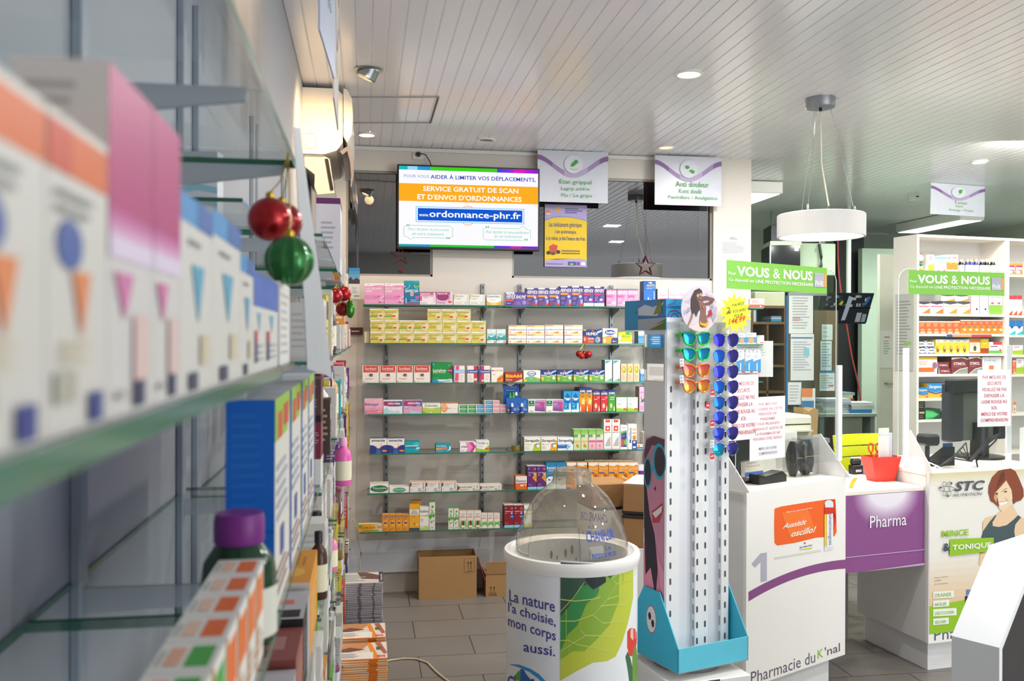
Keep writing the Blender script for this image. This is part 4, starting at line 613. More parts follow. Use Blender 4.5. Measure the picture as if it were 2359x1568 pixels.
put('blueped', 0, 1482, 1510, 647, 'tall blue carton with two small white figures on the top shelf')
many('pinkwhite', 0, [(1513, 1539.5), (1540, 1563.6), (1564, 1588)], 665, 'white and pink cartons behind the sunglasses stand header', 'white and pink cartons')
put('redwhite', 0, 1726, 1760, 687.5, 'small white and red carton at the far right end of the top shelf')
put('redwhite', 0, 1690, 1724, 687.5, 'white and red carton half hidden behind the yellow star card, top shelf')
# second shelf: stacked yellow cartons
cu = [852.8 + 33.35 * i for i in range(8)]; zr = []; Yc = 5.893
h1 = onY(1000, 764, Yc).z - SZ[1]
for r in range(3):
    z = SZ[1] + r * (h1 + .0005)
    for i in range(8):
        if r == 2 and i not in (0, 1, 4, 5, 6): continue
        k = 'citrate' if i < 4 else 'citratey'; x0 = xw(cu[i] - (1.5 if r == 2 else 0)); ww = xw(cu[i] + 33) - xw(cu[i])
        o = carton(k, ww, h1 - .0006, .065, SPEC[k], 'medicine_box', (x0 + ww / 2, Yc + random.uniform(0, .003), z + .0003), random.uniform(-.02, .02), '%s-banded yellow carton, %s from left in the %s row of its stack' % ('green' if i < 4 else 'yellow', ORD[i], ('bottom', 'middle', 'top')[r]), 'box', 'stacked yellow cartons')
        hot = not (i in (4, 5) and r < 2)
        m = MB(); rx = random.uniform(.56, .68) * ww - ww / 2; rz_ = h1 * random.uniform(.17, .32)
        m.box((rx, -.0022, rz_), (rx + .21 * ww, -.0014, rz_ + .15 * h1), flatprint('f2402a' if hot else 'e8e2d2'), .0004); m.build('price_sticker', o)
for i in range(3):
    x = xw(841 + 4 * i); carton('cside%d' % i, .009, h1, .06, B('ded6b8', s='c9bd72', t=W_), 'medicine_box', (x, Yc + .03, SZ[1] + .0003), 0, 'yellow carton on edge left of the yellow stack, %s from the left' % ORD[i], 'box', 'yellow cartons on edge')
many('teal', 1, [(1121.4, 1142.8), (1143.5, 1164.5)], 758, 'small white and teal cartons right of the yellow stack', 'small teal cartons', d=.04)
for r in range(2):
    for i, (a, b) in enumerate(((1171, 1212.5), (1213, 1254.4), (1255.5, 1297.2), (1299.8, 1341.7))):
        hh_ = .0585; z = SZ[1] + r * (hh_ + .001) ; put('oscillo', 1, a, b, 0, 'white orange-striped carton, %s from left in the %s row, second shelf' % (ORD[i], ('lower', 'upper')[r]), 'stacked white cartons with orange stripes', zb=z, hfix=hh_ + (.004 if i > 1 and r else 0))
put('humexrhume', 1, 1342.8, 1386.5, 759, 'navy and red carton beside the white orange-striped stack, second shelf')
put('actifed', 1, 1387.6, 1422, 756, 'white carton with a blue oval and orange lower half, second shelf')
put('duli', 1, 1423.4, 1455.6, 764, 'yellow and green carton on the second shelf')
put('bluewhite', 1, 1469.7, 1500, 763, 'white and blue carton at the right end of the middle second shelf')
SPEC['bo'] = B('e8ece8', ('r', 0, .1, 1, .6, '3f8fd0'), ('e', .5, .3, .3, .25, 'e89a5a'), ('n', .1, .7, .8, .9, 1, '9ab0c0')); SPEC['gw'] = B('eeece2', ('r', 0, .7, .3, 1, '8fcf9a'), ('n', .2, .4, .8, .6, 1, 'c0d8c0'), ('r', .4, .1, 1, .2, 'd8606a'))
put('bo', 1, 1700, 1717.5, 767, 'blue and orange carton right behind the highest aviator sunglasses'); put('bo', 1, 1718.5, 1742, 766, 'blue and orange carton second from the right end, right second shelf'); put('gw', 1, 1744, 1760, 772, 'flat green and white carton at the right end of the second shelf')
# third shelf
many('sorbitol', 2, [(834.8, 873), (874.6, 912.3), (913.4, 951.3), (952.9, 990.7)], 842.5, 'white cartons with red tops', 'white cartons with red tops')
put('lactulose', 2, 995.3, 1042, 834.8, 'large green carton with a dark red corner on the third shelf')
put('lansoyllight', 2, 1045, 1070.6, 842.5, 'white carton with a light blue band, right of the large green one')
put('lansoyl', 2, 1076.4, 1101.6, 842.5, 'white carton with a navy band and a red stripe at its right')
put('lansoylb', 2, 1104.4, 1129.2, 842.5, 'white carton with a navy band and a red stripe at its left')
put('melaxose', 2, 1131.8, 1159.4, 846.8, 'white carton with an orange fruit at its lower corner, third shelf')
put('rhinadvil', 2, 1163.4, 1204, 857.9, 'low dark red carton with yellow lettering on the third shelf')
put('actifedall', 2, 1205.6, 1245, 853, 'white and green carton with a blue oval on the third shelf')
many('humexall', 2, [(1246, 1281.8), (1283, 1319), (1320.5, 1356), (1357, 1392.4)], 852, 'green cartons with navy tops', 'green and navy cartons')
many('tallteal', 2, [(1393.4, 1410), (1411.8, 1428.7)], 829, 'tall white cartons with teal corners', 'tall white and teal cartons')
many('peach', 2, [(1430, 1444), (1444.8, 1458.8), (1459.6, 1473)], 837.7, 'peach cartons with a fruit picture', 'peach cartons', d=.04)
put('bluewhite', 2, 1474.6, 1500, 850.6, 'white and blue carton at the right end of the third shelf')
# fourth shelf
put('bebegel', 3, 839.6, 882.3, 918.7, 'pink carton with blue script at the left end of the fourth shelf')
put('microlax', 3, 883, 927.5, 921.8, 'white carton with a crimson to blue band, fourth shelf')
put('microlaxb', 3, 928.7, 972.6, 921.8, 'pink carton with a crimson to blue band, fourth shelf')
put('dulcolax', 3, 973, 1015, 929, 'low light green and white carton on the fourth shelf')
put('contalax', 3, 1015.5, 1055.3, 928.2, 'low white carton with an orange disc on the fourth shelf')
for k, cols, nm in (('smallgreen', [(1056.5, 1075.8, 2), (1076.6, 1095.5, 2)], 'small green carton'), ('smallblue', [(1096.3, 1115, 2), (1116, 1135, 3)], 'small blue carton'), ('smallpink', [(1136, 1151.4, 3), (1152.2, 1167.6, 2)], 'small pink carton')):
    for ci, (a, b, n) in enumerate(cols):
        z = SZ[3]
        for r in range(n): z = put(k, 3, a, b, 0, '%s %s in the %s column of its colour, fourth shelf' % (('lowest', 'second', 'topmost')[r], nm, ('left', 'right')[ci]), 'small stacked cartons on the fourth shelf', zb=z, hfix=.0262)
many('vogalene', 3, [(1216.6, 1257), (1258.2, 1298)], 920, 'white cartons with a purple flower panel', 'white and purple cartons')
many('bluenose', 3, [(1298.4, 1316.6), (1316.9, 1334.6)], 901, 'blue nose-spray cartons', 'blue nose-spray cartons')
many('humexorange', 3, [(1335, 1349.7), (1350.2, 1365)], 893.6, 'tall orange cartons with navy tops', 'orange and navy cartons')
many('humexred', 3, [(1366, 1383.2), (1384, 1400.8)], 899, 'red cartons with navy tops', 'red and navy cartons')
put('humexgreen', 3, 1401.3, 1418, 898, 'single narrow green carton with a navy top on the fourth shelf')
many('greenwhite', 3, [(1419.5, 1444), (1445, 1469.7)], 915, 'white cartons with green bases', 'white and green cartons')
many('pinkbaby', 3, [(1472.5, 1488), (1489, 1504)], 891, 'tall pink cartons beside the sunglasses stand', 'tall pink cartons')
behind('humexorange', 3, 1335, 1349.7, 893.6, 'tall orange carton in the left file', 'orange and navy cartons', 1)
# fifth shelf
many('smecta', 4, [(852.5, 892), (892.4, 932)], 1009.8, 'white cartons with a navy wave', 'white and navy wave cartons')
put('tealbox', 4, 932.5, 967.7, 1017, 'teal carton right beside the navy wave cartons')
put('tealorange', 4, 1004.4, 1038.9, 1022.8, 'teal and orange carton standing alone on the fifth shelf')
put('cristal', 4, 1060, 1097, 1018.5, 'white carton with magenta chevrons on the fifth shelf')
put('tiorfast', 4, 1097.8, 1127.4, 1014.9, 'white and lime carton with an orange price sticker, fifth shelf')
x = xw(1192); o = thing('pastille_tin', 'small round gold tin on the fifth shelf left of the three lozenge cartons', 'tin', (x, 5.93, SZ[4]))
m = MB(); m.lathe([(.029, 0), (.03, .002), (.03, .022)], (0, 0, 0), mat('c2a64e', .3, .7), 28); m.build('tin_body', o)
m = MB(); m.lathe([(.031, .022), (.031, .032), (.029, .034), (0, .034)], (0, 0, 0), mat('8f8a5a', .35, .6), 28, False); m.build('lid', o)
put('strepsg', 4, 1208, 1246, 1007, 'white lozenge carton with a lime corner, first of three'); put('strepsy', 4, 1246.8, 1284, 1007, 'white lozenge carton with an amber corner, second of three'); put('strepsb', 4, 1285, 1321.5, 1007, 'white lozenge carton with a blue panel, third of three')
many('greentall', 4, [(1322.4, 1338.5), (1339, 1355.4)], 989, 'pale green syrup cartons with an orange picture', 'pale green syrup cartons')
many('greenpink', 4, [(1356.3, 1373), (1373.6, 1390.6)], 989, 'green and pink syrup cartons', 'green and pink syrup cartons')
many('redhat', 4, [(1391.2, 1409.8), (1410.4, 1428.4)], 966, 'tall white cartons with red emblems', 'tall white cartons with red emblems')
put('darkblue', 4, 1429.5, 1446, 979.5, 'white carton with a dark blue and green picture, fifth shelf'); put('maxilase', 4, 1447, 1467.3, 977, 'tall white and blue carton lettered sideways on the fifth shelf')
put('smalltube', 4, 1468.5, 1481.5, 1023, 'tiny white, blue and orange carton on the fifth shelf')
z = put('magenta', 4, 1483, 1501, 0, 'lower small white carton with a magenta square', 'white cartons with a magenta square', hfix=.055); put('magenta', 4, 1483, 1501, 0, 'upper small white carton with a magenta square', 'white cartons with a magenta square', zb=z, hfix=.055)
# sixth shelf
put('titan', 5, 852.5, 896, 1113.6, 'white carton with a large green oval on the sixth shelf'); put('titanflat', 5, 897.5, 943.3, 1121, 'flat white carton with a small green oval on the sixth shelf')
many('phlebo', 5, [(944.8, 981), (981.8, 1017), (1018.4, 1053.5)], 1111, 'white cartons with grey tubes', 'white cartons with grey tubes')
many('phlebocreme', 5, [(1055.8, 1106), (1107.4, 1156.5)], 1117, 'long low cream-coloured cartons', 'long low cartons')
put('exomuc', 5, 1188.7, 1214.8, 1096.5, 'white and orange carton at the start of the middle sixth shelf')
many('purple', 5, [(1216, 1237.2), (1237.8, 1258.7)], 1073.5, 'purple syrup cartons with yellow corners', 'purple syrup cartons')
many('bluebroncho', 5, [(1259.2, 1282), (1282.4, 1305.4)], 1066, 'blue and white syrup cartons', 'blue syrup cartons')
us = [(1306, 1329), (1329.6, 1354), (1356, 1378.7), (1379.3, 1402), (1402.6, 1425.2), (1425.8, 1447.5), (1448, 1470)]
many('orangelem', 5, us, 1065.5, 'orange syrup cartons', 'orange syrup cartons')
for i, (a, b) in enumerate(us[2:]): behind('orangelem', 5, a, b, 1063, 'orange syrup carton queued in file %s' % NUM[i + 3], 'orange syrup cartons', 1)
x = xw(1484); o = thing('toothpaste_tube', 'red, white and blue upright tube at the right end of the sixth shelf', 'tube', (x, 5.93, SZ[5])); hT = onY(1484, 1069, 5.93).z - SZ[5]
m = MB(); m.lathe([(.012, 0), (.0125, .02)], (0, 0, 0), mat('3a56b0', .3), 16); m.build('cap', o)
m = MB(); n = 16; V = []
for j in range(7):
    t = j / 6; rx, ry = .018 + .009 * t, .018 * (1 - t) + .001
    V += [(rx * math.cos(2 * PI * i / n), ry * math.sin(2 * PI * i / n), .02 + (hT - .02) * t) for i in range(n)]
fs = lambda j: [(j * n + i, j * n + (i + 1) % n, (j + 1) * n + (i + 1) % n, (j + 1) * n + i) for i in range(n)]
m.add(V, sum([fs(j) for j in range(0, 3)], []), mat('c9303c', .3), True); m.add(V, fs(3), mat('4a3a9a', .3), True); m.add(V, sum([fs(j) for j in (4, 5)], []), mat('e6e2e6', .3), True); m.build('tube_body', o)
# lowest shelf
put('contrecoups', 6, 826.4, 881.3, 1206.3, 'long low amber and grey carton at the left end of the lowest shelf', d=.04)
many('arnica', 6, [(881.6, 896.5), (896.9, 912.3), (912.7, 928.2), (928.5, 943)], 1184, 'narrow orange cartons', 'narrow orange cartons', d=.04)
put('sucreor', 6, 943.6, 967.3, 1161.3, 'tall amber carton with a grey base on the lowest shelf', d=.05); put('passi', 6, 967.6, 989, 1166.7, 'white carton with a yellow band beside the tall amber one', d=.05)
behind('sucreor', 6, 951, 973, 1157, 'amber carton', 'amber oil cartons', 1, d=.06)
put('mint', 6, 989.7, 1003.4, 1153.7, 'tallest cream carton printed with green leaves', d=.03)
many('mint', 6, [(1033.6, 1045.5), (1046.1, 1058)], 1168, 'cream cartons printed with green leaves', 'cream leaf cartons', d=.03)
many('ricql', 6, [(1059, 1075.6), (1076.2, 1092.6), (1093, 1109.5)], 1177, 'taller cream cartons with red letters and a bottle', 'taller mint spirit cartons', d=.04)
many('ricqls', 6, [(1110, 1123.7), (1124.4, 1138), (1138.8, 1152.4)], 1182.5, 'smaller cream cartons with red letters', 'smaller mint spirit cartons', d=.04)
many('ambroxol', 6, [(1162.6, 1184.6), (1185, 1206.7)], 1163.5, 'dark red syrup cartons', 'dark red syrup cartons'); put('passi', 6, 1208, 1226, 1163.5, 'white carton half hidden behind the clear dome, lowest shelf')
# inhaler display
x0, x1 = xw(1160.5, 5.87), xw(1215, 5.87); zt_ = onY(1180, 879, 5.9).z - SZ[3]; o = thing('inhaler_display', 'blue cardboard counter display holding green and white inhalers, fourth shelf', 'display', (x0, 5.87, SZ[3])); W2 = x1 - x0; BL = mat('2356a4', .4)
m = MB(); m.prism([(.02, .0), (.84, .0), (.72, .14), (.7, zt_), (.0, zt_ + .002), (.05, .13)], lambda a, b, t: (a * W2 * 1.0, .06 + t, b), .003, BL)
m.show([('p', [(.0, 1), (.68, 1), (.34, .83)], 'dfe6ee'), ('e', .35, .97, .09, .045, '1d7a52'), ('t', 'VICKS INHALER', .08, .79, .62, .85, '9fbfe6', .6), ('t', 'Nez bouché ?', .16, .7, .54, .74, 'b9d0ee', .3)], lambda a, b: (a * W2, b * zt_), lambda a, b, z: (a, .06 - z, b)); m.build('back_card', o)
m = MB(); m.prism([(.16, 0), (1, 0), (.98, .095), (.55, .1), (.1, .1)], lambda a, b, t: (a * W2, t, b), .004, mat('2a62b4', .4)); m.show([('t', 'VICKS INHALER', .3, .016, .9, .032, 'cfe0f4', .6), ('e', .2, .02, .04, .006, 'c9b85a'), ('e', .95, .022, .03, .006, 'c9b85a'), ('p', [(.5, .034), (.9, .034), (.94, .09), (.8, .06), (.62, .05)], '3f86d0')], lambda a, b: (a * W2, b), lambda a, b, z: (a, -z, b)); m.build('front_card', o)
for i, (fx, y, z) in enumerate(((.34, -.012, .03), (.75, -.012, .03), (.56, .035, .1), (.30, .03, .095), (.44, .034, .1))):
    g = thing('nasal_inhaler', '%s inhaler stick in the blue display' % ('lower left white', 'lower right white', 'upper white', 'upper left green', 'upper middle green')[i], 'inhaler', (x0 + fx * W2, 5.87 + y, SZ[3] + z - .028 if i < 2 else SZ[3] + z - .028), 0, 'inhalers in the blue display'); 
    cc = mat('e6e8e6', .3) if i < 3 else mat('2f9a44', .35)
    MB().lathe([(.009, .0), (.0095, .03), (.009, .052), (.006, .062), (.0, .065)], (0, 0, 0), cc, 14, False).build('stick', g); MB().lathe([(.0102, .006), (.0104, .04)], (0, 0, 0), mat('3f4fa8', .35) if i < 3 else mat('6ab84a', .35), 14, False).build('grip', g)
def bauble(m_, c, r, mt, rib=0): m_.ball(c, r, mt, 48 if rib else 24, rib=rib, rows=14)
def cluster(name, lab, hook, balls, cat='ornament'):
    o = thing(name, lab, cat, hook); h = Vector(hook); gold = mat('d8b040', .25, .9)
    for i, (c, r, col, rib, sh) in enumerate(balls):
        m = MB(); c = Vector(c)
        if sh: m.ball(c, r, mat(col, .2, .6), 18, .62, .62, 1.15, rib=.12, rows=10)
        else: bauble(m, c, r, mat(col, .22, .55, .5, .05, 6, .3), rib)
        b = m.build('bauble', o, world=True); m = MB(); m.lathe([(r * .2, -.0), (r * .2, r * .2), (r * .1, r * .28), (0, r * .3)], c + Vector((0, 0, r * (.97 if not sh else 1.1))), gold, 12, False)
        q = MB(); k = m.build('cap', b); k.matrix_parent_inverse = Matrix.Identity(4); k.data.transform(Matrix.Translation(-h))
        MB().tube([c + Vector((0, 0, r * 1.2)), (c + h) / 2 + Vector((.001, 0, .004)), h], .0007 + r * .01, gold, 5).build('thread', o, world=True)
h = onY(1345, 790, 5.86); P = lambda u, v, Y=5.84: tuple(onY(u, v, Y))
cluster('bauble_cluster', 'cluster of five red baubles hanging under the second shelf', h, [(P(1334, 815, 5.85), .022, 'b01c1c', 0, 0), (P(1340, 820, 5.8), .02, 'c02a1c', 0, 0), (P(1356, 816, 5.845), .023, 'b01c1c', 0, 0), (P(1350, 820, 5.87), .019, 'a0181a', 0, 0), (P(1345, 815, 5.9), .019, 'a0181a', 0, 0)])
# ---------------------------------------------------------------- left shelving
FX = -.08
def lpane(y0, y1, z, lab, x0=None, x1=FX, th=.006):
    m = MB(); x0 = WX + .004 if x0 is None else x0; pane(m, (x0, y0, z - th), (x1, y1, z)); tag(m.build('glass_shelf', None, ((x0 + x1) / 2, (y0 + y1) / 2, z - th), world=True), lab, 'shelf', 'glass shelves on the left wall')
def lupright(y, lab, zs, zt_=2.75):
    o = thing('shelf_upright', lab, 'shelf support', (WX, y, .3), 0, 'grey uprights on the left wall')
    MB().box((0, -.014, 0), (.012, .014, zt_ - .3), mat('a6aeb9', .4, .0), .002).build('rail', o)
    for z in zs:
        Z = z - .3 - .0098; m = MB(); m.prism([(.012, Z), (abs(WX - FX) - .012, Z), (abs(WX - FX) - .012, Z - .010), (.12, Z - .024), (.012, Z - .028)], lambda a, b, t: (a, -.003 + t, b), .006, mat('b9c0c6', .35, .1)); m.build('bracket', o)
LA = [1.894, 1.662, 1.425, 1.19]
for k, z in enumerate(LA):
    lpane(-.25, .905 if k else 1.075, z, '%s glass shelf of the nearest left bay' % ('highest', 'boxed second', 'third', 'lowest')[k], th=.0095)
    if k: lpane(.912, 1.07 if k == 1 else 1.68, z, '%s glass shelf joined beyond the nearest left bay' % ('', 'short second', 'third', 'lowest')[k])
lpane(1.32, 1.70, 1.885, 'narrow glass shelf carrying the striped carton', None, -.17)
for y, lab, zs in ((.735, 'grey upright behind the tall pink-topped cartons', LA), (1.06, 'grey upright at the hanging baubles', LA), (1.62, 'grey upright beyond the hanging baubles', LA[2:])):
    lupright(y, lab, zs)
# near row of tall supplement cartons
def lbox(key, y0, y1, z, h, d, label, group=None, x=FX - .004, name='medicine_box', cat='box', rot=0):
    return carton(key, y1 - y0 - .0012, h, d, SPEC[key], name, (x, (y0 + y1) / 2, z + .0003), PI / 2 + rot, label, cat, group)
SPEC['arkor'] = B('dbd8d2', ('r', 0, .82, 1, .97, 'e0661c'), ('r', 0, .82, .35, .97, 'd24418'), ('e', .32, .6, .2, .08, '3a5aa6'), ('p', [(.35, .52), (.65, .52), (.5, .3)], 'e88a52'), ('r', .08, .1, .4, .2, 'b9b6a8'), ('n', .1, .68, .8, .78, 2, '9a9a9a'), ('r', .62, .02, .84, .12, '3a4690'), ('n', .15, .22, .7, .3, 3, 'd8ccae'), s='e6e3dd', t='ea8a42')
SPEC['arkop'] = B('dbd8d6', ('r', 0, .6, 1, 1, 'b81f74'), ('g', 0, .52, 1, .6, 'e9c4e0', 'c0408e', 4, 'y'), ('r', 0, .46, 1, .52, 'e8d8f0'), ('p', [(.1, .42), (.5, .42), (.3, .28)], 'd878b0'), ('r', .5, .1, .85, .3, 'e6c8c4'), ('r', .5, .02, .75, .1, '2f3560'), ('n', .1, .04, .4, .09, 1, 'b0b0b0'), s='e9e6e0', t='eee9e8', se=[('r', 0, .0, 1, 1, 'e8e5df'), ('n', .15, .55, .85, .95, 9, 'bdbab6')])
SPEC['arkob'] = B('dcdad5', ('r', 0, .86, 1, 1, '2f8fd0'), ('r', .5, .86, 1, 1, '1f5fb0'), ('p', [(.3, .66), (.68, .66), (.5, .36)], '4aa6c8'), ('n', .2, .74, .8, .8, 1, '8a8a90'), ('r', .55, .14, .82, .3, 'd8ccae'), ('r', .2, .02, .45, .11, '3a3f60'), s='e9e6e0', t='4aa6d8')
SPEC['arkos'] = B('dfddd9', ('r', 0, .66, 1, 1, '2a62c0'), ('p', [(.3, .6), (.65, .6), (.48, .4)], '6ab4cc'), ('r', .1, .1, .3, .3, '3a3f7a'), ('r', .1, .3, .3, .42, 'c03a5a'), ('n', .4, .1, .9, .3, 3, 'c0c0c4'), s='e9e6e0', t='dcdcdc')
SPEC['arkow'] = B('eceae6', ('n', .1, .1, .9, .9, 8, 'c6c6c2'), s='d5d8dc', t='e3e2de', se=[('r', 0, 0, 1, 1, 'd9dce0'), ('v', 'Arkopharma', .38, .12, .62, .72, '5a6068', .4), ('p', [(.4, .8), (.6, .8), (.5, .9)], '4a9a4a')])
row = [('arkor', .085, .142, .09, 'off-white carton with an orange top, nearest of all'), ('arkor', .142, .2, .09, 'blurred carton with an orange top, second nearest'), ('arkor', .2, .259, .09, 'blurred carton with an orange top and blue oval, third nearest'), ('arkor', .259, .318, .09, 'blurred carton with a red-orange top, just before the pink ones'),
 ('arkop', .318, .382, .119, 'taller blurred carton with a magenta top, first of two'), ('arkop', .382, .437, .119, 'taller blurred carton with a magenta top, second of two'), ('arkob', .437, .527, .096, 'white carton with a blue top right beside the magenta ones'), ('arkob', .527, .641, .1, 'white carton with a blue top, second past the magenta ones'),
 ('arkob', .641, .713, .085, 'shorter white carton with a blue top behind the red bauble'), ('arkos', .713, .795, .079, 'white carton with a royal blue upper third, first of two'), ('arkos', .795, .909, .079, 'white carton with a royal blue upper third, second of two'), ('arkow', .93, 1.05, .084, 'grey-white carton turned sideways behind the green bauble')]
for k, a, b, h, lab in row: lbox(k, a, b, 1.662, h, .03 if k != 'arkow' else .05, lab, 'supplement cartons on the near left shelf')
# third level: short cartons, bottle, blue cartons
for i in range(8):
    y = .37 + .0525 * i; col, c2 = (('f07a3a', 'f3cdb4'), ('f07a3a', 'f3cdb4'), ('f2722e', 'f3cdb4'), ('f2722e', 'f3cdb4'), ('4fae4a', 'f3b79a'), ('4fae4a', 'f3b79a'), ('24b09c', 'c9dccf'), ('24b09c', 'c9dccf'))[7 - i]
    SPEC['sq%d' % i] = B('efece6', ('r', .1, .5, .9, .9, col), ('n', .1, .1, .9, .4, 3, 'd8b89a'), ('r', .0, .0, .12, 1, 'e6a04a'), s='e9e5de', t='f1eee8', te=[('r', .15, .1, .85, .48, col), ('r', .2, .56, .8, .8, c2), ('n', .2, .84, .8, .95, 1, 'b9b5b0')])
    lbox('sq%d' % i, y, y + .052, 1.425, .079, .036, 'short carton with %s print on its top, %s from the camera' % ({'f': 'orange', '4': 'green', '2': 'teal'}[col[0]], ORD[i]), 'short cartons on the third left shelf')
o = thing('pill_bottle', 'dark green bottle with a purple cap behind the short cartons', 'bottle', (-.108, .823, 1.4253))
m = MB(); m.lathe([(.029, 0), (.032, .004), (.032, .055), (.03, .07), (.022, .082), (.018, .088)], (0, 0, 0), mat('0f3b22', .12, 0, .6), 32); m.build('bottle_body', o)
m = MB(); m.lathe([(.0205, .086), (.0215, .088), (.0215, .106), (.02, .112), (.0, .113)], (0, 0, 0), mat('7d2c86', .4), 32); m.build('cap', o)
m = MB(); m.lathe([(.0323, .008), (.0323, .05)], (0, 0, 0), flatprint('e2e0d4'), 32, False); m.build('label', o)
SPEC['bluebox'] = B('e6e4da', ('p', [(0, .8), (.75, .8), (1, 1), (0, 1)], '9cc83a'), ('r', .15, .8, .4, .93, 'd8483a'), ('r', .5, .84, .8, .95, 'd8483a'), ('n', .1, .4, .9, .7, 5, 'b9bfd0'), ('r', .3, .22, .5, .36, '5a68b0'), ('n', .1, .05, .9, .2, 3, 'c8b0a8'), ('r', .93, 0, 1, 1, '1f6fd0'), s='1668c8', t='c9cdd2', se=[('r', 0, .39, 1, .4, '1258b0'), ('n', .1, .45, .85, .95, 11, '2370cc'), ('n', .1, .05, .85, .35, 7, '2370cc')])
for i, (a, b) in enumerate(((.885, 1.07), (1.075, 1.25), (1.255, 1.40), (1.405, 1.56))): lbox('bluebox', a, b, 1.425, .206, .045, 'tall bright blue and white carton, %s behind the purple-capped bottle' % ORD[i], 'tall blue cartons')
SPEC['striped'] = B('e4e4ea', *[('p', [(0, .1 + .22 * i), (.5, .16 + .22 * i), (1, .1 + .22 * i), (1, .2 + .22 * i), (.5, .26 + .22 * i), (0, .2 + .22 * i)], c) for i, c in enumerate(('7fc0d8', '9ad0de', 'f2a888', 'f0a04a'))])
carton('striped', .062, .098, .03, SPEC['striped'], 'medicine_box', (-.262, 1.50, 1.8855), math.radians(-9), 'pale carton with orange and cyan waves seen through the top glass', 'box')
# fourth level
SPEC['brownc'] = B('9a5a52', ('n', .1, .2, .9, .8, 5, 'c08a80'), s='8a4a44', t='93524c', te=[('r', .3, .3, .7, .7, 'b07a74')])
SPEC['silver'] = B('3a3536', ('r', .6, 0, 1, 1, 'b9b5bb'), ('n', .05, .2, .5, .8, 5, '8a8488'), s='2f2b2c', t='c4bfc4', te=[('r', .05, .1, .3, .9, '2a2728'), ('r', .5, .3, .65, .7, 'd87a6a')])
SPEC['orgtop'] = B('e8a03c', ('n', .1, .2, .9, .8, 4, 'f0c070'), s='dcd2c8', t='e69a34', te=[('e', .3, .5, .12, .3, 'f2b84a'), ('n', .5, .2, .9, .8, 3, 'c97f20')])
lbox('brownc', 1.16, 1.29, 1.19, .1, .06, 'dark red-brown carton lying below the blue cartons'); lbox('silver', 1.0, 1.155, 1.19, .09, .06, 'black and silver carton, nearest on the lower left shelf', 'black and silver cartons'); lbox('silver', 1.295, 1.44, 1.19, .11, .06, 'black and silver carton between the brown and the orange-topped ones', 'black and silver cartons')
lbox('orgtop', 1.445, 1.67, 1.19, .12, .055, 'amber-topped carton beside the steel shelf end, lower left shelf')
# farther bays
LZ = [1.885, 1.645, 1.40, 1.165, .93, .69, .45]; LW = ['highest', 'eye-level', 'shoulder-high', 'chest-high', 'waist-high', 'thigh-high', 'knee-high']
BAY = [(1.74, 2.62, 'first'), (2.68, 3.56, 'second'), (3.62, 4.5, 'third'), (4.56, 5.44, 'fourth')]
PAL = [('e8e4de', 'c9c2c0', 'white'), ('d94a30', 'f0d8d0', 'red'), ('2f86c4', 'e0ecf2', 'blue'), ('e8d24a', '5a4a2a', 'yellow'), ('6ab84a', 'eef2e4', 'green'), ('ee9a3c', 'f6e8d4', 'orange'), ('6a3a7e', 'e6dcec', 'purple'), ('e88ab8', 'f8e6ee', 'pink'), ('8a3a3e', 'e0b8b4', 'maroon'), ('55443e', 'b9a89a', 'brown'), ('3fb0b8', 'e6f2f2', 'teal'), ('2a3a6a', 'd8dcea', 'navy')]
for i, (c, c2, nm) in enumerate(PAL):
    SPEC['far%d' % i] = B(c, ('r', .08, .6, .92, .9, c2), ('n', .1, .12, .85, .5, 4, c2), s=c if nm != 'white' else 'dcd8d2', t=c, se=[('n', .15, .2, .85, .85, 6, c2)])
def lbottle(x, y, z, h, r, col, capc, lab, group, clear=False):
    o = thing('bottle', lab, 'bottle', (x, y, z + .0004), 0, group)
    mt = glass(col, .85, .03, 1.2, .18, col) if clear else mat(col, .25)
    m = MB(); m.lathe([(r * .94, 0), (r, .004), (r, h * .6), (r * .85, h * .72), (r * .4, h * .8), (r * .38, h * .84)], (0, 0, 0), mt, 18); m.build('bottle_body', o)
    m = MB(); m.lathe([(r * .46, h * .83), (r * .46, h * .985), (r * .4, h)], (0, 0, 0), mat(capc, .35), 14); m.build('cap', o)
    m = MB(); m.lathe([(r * 1.01, h * .12), (r * 1.01, h * .52)], (0, 0, 0), flatprint('ece4c8' if not clear else 'd8d4e4'), 18, False); m.build('label', o)
rnd = random.Random(11)
